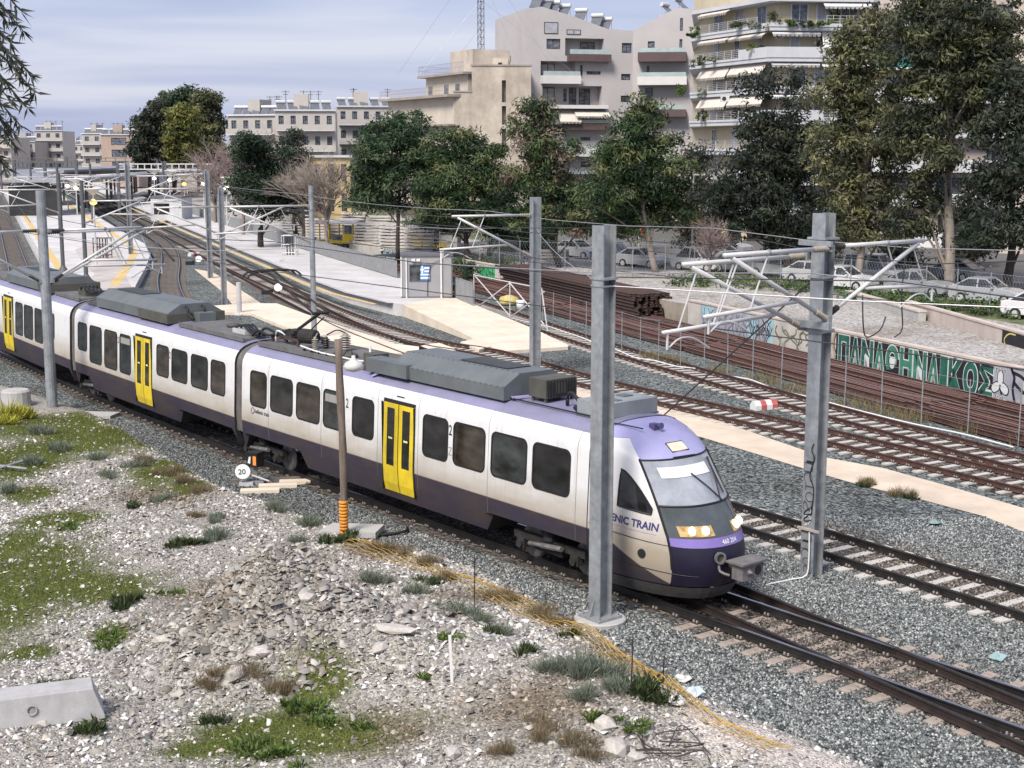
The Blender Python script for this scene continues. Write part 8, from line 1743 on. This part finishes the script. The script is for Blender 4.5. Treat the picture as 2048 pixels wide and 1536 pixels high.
# ================================================================== STONES
def ico():
    t = (1 + 5 ** .5) / 2; v = np.array([(-1, t, 0), (1, t, 0), (-1, -t, 0), (1, -t, 0), (0, -1, t), (0, 1, t), (0, -1, -t), (0, 1, -t), (t, 0, -1), (t, 0, 1), (-t, 0, -1), (-t, 0, 1)], float) / math.sqrt(1 + t * t)
    f = np.array([(0, 11, 5), (0, 5, 1), (0, 1, 7), (0, 7, 10), (0, 10, 11), (1, 5, 9), (5, 11, 4), (11, 10, 2), (10, 7, 6), (7, 1, 8), (3, 9, 4), (3, 4, 2), (3, 2, 6), (3, 6, 8), (3, 8, 9), (4, 9, 5), (2, 4, 11), (6, 2, 10), (8, 6, 7), (9, 8, 1)]); return v, f
OCT = (np.array([(1, 0, 0), (-1, 0, 0), (0, 1, 0), (0, -1, 0), (0, 0, 1), (0, 0, -1)], float), np.array([(0, 2, 4), (2, 1, 4), (1, 3, 4), (3, 0, 4), (2, 0, 5), (1, 2, 5), (3, 1, 5), (0, 3, 5)]))
PENT = (np.array([(1, .6, .3), (-.9, .8, .1), (-.8, -.9, .3), (.9, -.8, .0), (.6, .5, .95), (-.6, .5, .8), (-.4, -.6, 1), (.5, -.5, .85)], float) * np.array([.75, .75, .7]), np.array([(4, 5, 6), (4, 6, 7), (0, 1, 5), (0, 5, 4), (1, 2, 6), (1, 6, 5), (2, 3, 7), (2, 7, 6), (3, 0, 4), (3, 4, 7)]))
m_stone = vcol('stone', .9, .25)
def stones(name, x, y, z, size, cols, seed, label, base=PENT, flat=.75, shade=None):
    rng = np.random.default_rng(seed); n = len(x); bv, bf = base; a = rng.uniform(0, 2 * math.pi, n); ca, sa = np.cos(a), np.sin(a); k = len(bv)
    loc = np.repeat(bv[None], n, 0) * (1 + rng.normal(size=(n, k, 3)) * .22); sc = np.stack([size * rng.uniform(.7, 1.3, n), size * rng.uniform(.6, 1.1, n), size * flat * rng.uniform(.6, 1.2, n)], 1); loc = loc * sc[:, None]
    tl = rng.normal(size=(n, 2)) * .35; loc[:, :, 2] += loc[:, :, 0] * tl[:, :1] + loc[:, :, 1] * tl[:, 1:]
    X = loc[:, :, 0] * ca[:, None] - loc[:, :, 1] * sa[:, None] + x[:, None]; Y = loc[:, :, 0] * sa[:, None] + loc[:, :, 1] * ca[:, None] + y[:, None]; Z = loc[:, :, 2] + z[:, None]
    v = np.stack([X, Y, Z], 2).reshape(-1, 3); f = (bf[None] + (np.arange(n) * k)[:, None, None]).reshape(-1, 3); cols = np.array(cols); c = cols[rng.integers(0, len(cols), n)] * rng.uniform(.7, 1.2, n)[:, None]
    if shade is not None: c = c * shade
    return put(name, raw_mesh(name, v, f, [m_stone], np.repeat(c, k, 0)), kind='stuff', label=label, cat='gravel')
WHITE = [(.62, .60, .565), (.50, .48, .45), (.39, .37, .345), (.70, .685, .65), (.26, .245, .235), (.14, .135, .13), (.46, .405, .335), (.34, .305, .27)]
x, y, r_ = scatter(300000, -22, 9, 17, 50, 21); z = bank_i(x, y); ok = (z > -.02) & visible(x, y, z)
g_ = np.clip(pixmask(x, y, GRASS) * 1.9 + .35 * fbm(x, y, 1.9, 5) - .25, 0, 1); pd_ = np.clip(pixmask(x, y, [(1490, 1512, 150, 48), (1400, 1475, 70, 24), (1600, 1545, 120, 40)]) * 2.2 - .6, 0, 1)
cl = .35 + .65 * (fbm(x, y, 1.3, 4) > -.15); ok &= r_.random(len(x)) < (1 - .85 * g_) * (1 - .95 * pd_) * cl * np.clip(1.5 - (y - 17) / 34, .35, 1); x, y, z = x[ok][:68000], y[ok][:68000], z[ok][:68000]
sz_ = np.clip(r_.lognormal(-3.45, .45, len(x)), .012, .09); e_ = np.clip(pixmask(x, y, EARTH) * 1.3 + .3 * fbm(x, y, 2.7, 9) - .2, 0, 1)[:, None]; stones('rubble', x, y, z, sz_, WHITE, 22, 'white and grey rubble spread over the bank', shade=(1 - e_ * np.array([.45, .52, .6])) * (1 + .14 * fbm(x, y, .8, 6))[:, None])
# coarser rubble on the mound
x, y, r_ = scatter(16000, -8, 0, 22.8, 28.5, 31); dd = ((x + 4.4) / 2.4) ** 2 + ((y - 25.2) / 2.0) ** 2; ok = r_.random(len(x)) < np.exp(-dd); x, y = x[ok], y[ok]; z = bank_i(x, y); stones('mound_rubble', x, y, z, np.clip(r_.lognormal(-2.9, .45, len(x)), .03, .17), [(.42, .395, .355), (.32, .295, .265), (.54, .51, .46), (.20, .185, .165), (.36, .315, .26)], 32, 'coarse broken rubble heaped on the mound', PENT, shade=np.full((len(x), 1), .82))
# ballast stones over the near part of the bed
def on_bed(n, x0, x1, y0, y1, seed, cap):
    x, y, r_ = scatter(n, x0, x1, y0, y1, seed); z = np.zeros(len(x)); ok = visible(x, y, z) & (edge_dist(x, y) < .35)
    # keep the sandy path and rails clear
    pth = [G(*p) for p in ((960, 712), (1184, 775), (1420, 836), (1648, 915), (1767, 937), (1891, 971), (2048, 1017), (2200, 1062), (2200, 1115), (2048, 1065), (1967, 1033), (1839, 999), (1720, 971), (1648, 950), (1420, 880), (1184, 812), (960, 745))]
    ok &= ~inpoly(x, y, pth); s = (x - MO.x) * MD.x + (y - MO.y) * MD.y; t = (x - MO.x) * MN.x + (y - MO.y) * MN.y; ok &= ~((np.abs(t) < 1.3) & (s < 1.5)); x, y, z, s = x[ok][:cap], y[ok][:cap], z[ok][:cap], s[ok][:cap]; return x, y, z, r_
BAL = [(.23, .245, .24), (.14, .155, .155), (.34, .35, .335), (.09, .10, .10), (.46, .46, .44), (.18, .19, .185), (.05, .058, .058)]
x, y, z, r_ = on_bed(420000, -12, 14, 19, 36, 41, 84000); tt_ = np.abs((x - MO.x) * MN.x + (y - MO.y) * MN.y); aT, bT = G(1498, 1035), G(2048, 1201); dT = (bT - aT).normalized(); t2_ = np.abs((x - aT.x) * -dT.y + (y - aT.y) * dT.x); nr_ = np.exp(-np.clip(np.minimum(tt_, t2_) - .85, 0, 9) * 2.2)[:, None]
stones('ballast', x, y, z, r_.uniform(.020, .046, len(x)), BAL, 42, 'grey ballast stones around the near tracks', OCT, .8, shade=(1 - nr_ * np.array([.30, .42, .50])) * (1 + .16 * fbm(x, y, .9, 3))[:, None])
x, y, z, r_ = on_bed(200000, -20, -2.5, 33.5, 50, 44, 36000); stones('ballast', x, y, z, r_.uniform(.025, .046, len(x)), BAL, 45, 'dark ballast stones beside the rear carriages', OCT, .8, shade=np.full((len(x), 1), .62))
# single boulders
BV, BF = ico()
def rock_mesh(seed, flat):
    rng = np.random.default_rng(seed); me = bpy.data.meshes.new('rock'); v = BV * (1 + rng.normal(size=BV.shape) * .18) * np.array([1, .8, flat]); mb = MB(); mb.add([tuple(q) for q in v], [tuple(q) for q in BF]); return mb.mesh('rock', [M('limestone', (.52, .48, .43), .9, .15, 4, bump=.5, bscale=12)])
RM = [rock_mesh(s, .55 + .1 * (s % 3)) for s in range(4)]
for i, (px, py, s, lb) in enumerate(((528, 1312, .20, 'upright pale boulder at the right foot of the mound'), (475, 1358, .24, 'cracked pale boulder below the mound'), (512, 1322, .15, 'smaller boulder touching the upright one'), (255, 1245, .16, 'rounded boulder at the left foot of the mound'), (268, 1290, .12, 'small boulder under the rounded one'), (330, 1285, .16, 'flat grey boulder on the lower left of the mound'), (370, 1275, .14, 'pale block stone in the mound'), (790, 1270, .30, 'long flat white slab stone on the gravel ridge'), (760, 1310, .20, 'white stone below the flat slab stone'), (800, 1235, .14, 'white stone above the flat slab stone'), (1212, 1455, .22, 'whitish boulder near the bottom right weeds'), (905, 1512, .20, 'grey boulder at the bottom edge'), (430, 1365, .14, 'stone half buried in dry brush'), (85, 1455, .14, 'round stone beside the concrete block'), (1235, 1510, .25, 'pale rubble lump beside the dirt pad'), (1270, 1525, .18, 'second rubble lump beside the dirt pad'), (520, 1140, .10, 'dark stone on the mound top'), (610, 1210, .16, 'bluish stone on the right side of the mound'))):
    p = on_bank(px, py); o = put('rock', RM[i % 4], loc=p + Vector((0, 0, s * .2)), rz=i * 1.3, label=lb, cat='rock'); o.scale = (s * (1.6 if 'slab' in lb and i == 7 else 1), s, s * (.5 if i == 7 else 1))
# twisted root litter near the dirt pad
mb = MB(); rl = random.Random(5)
for _ in range(9): a = Vector((rl.uniform(-.3, .3), rl.uniform(-.3, .3), .03)); mb.tube(catmull([a, a + Vector((rl.uniform(-.4, .4), rl.uniform(-.3, .3), rl.uniform(.05, .3))), a + Vector((rl.uniform(-.7, .7), rl.uniform(-.5, .5), rl.uniform(0, .15)))], .1), .012, 4)
obj('dead_branches', mb, m_barkd, loc=on_bank(1330, 1505), label='tangle of dead branches beside the dirt pad', cat='branches')
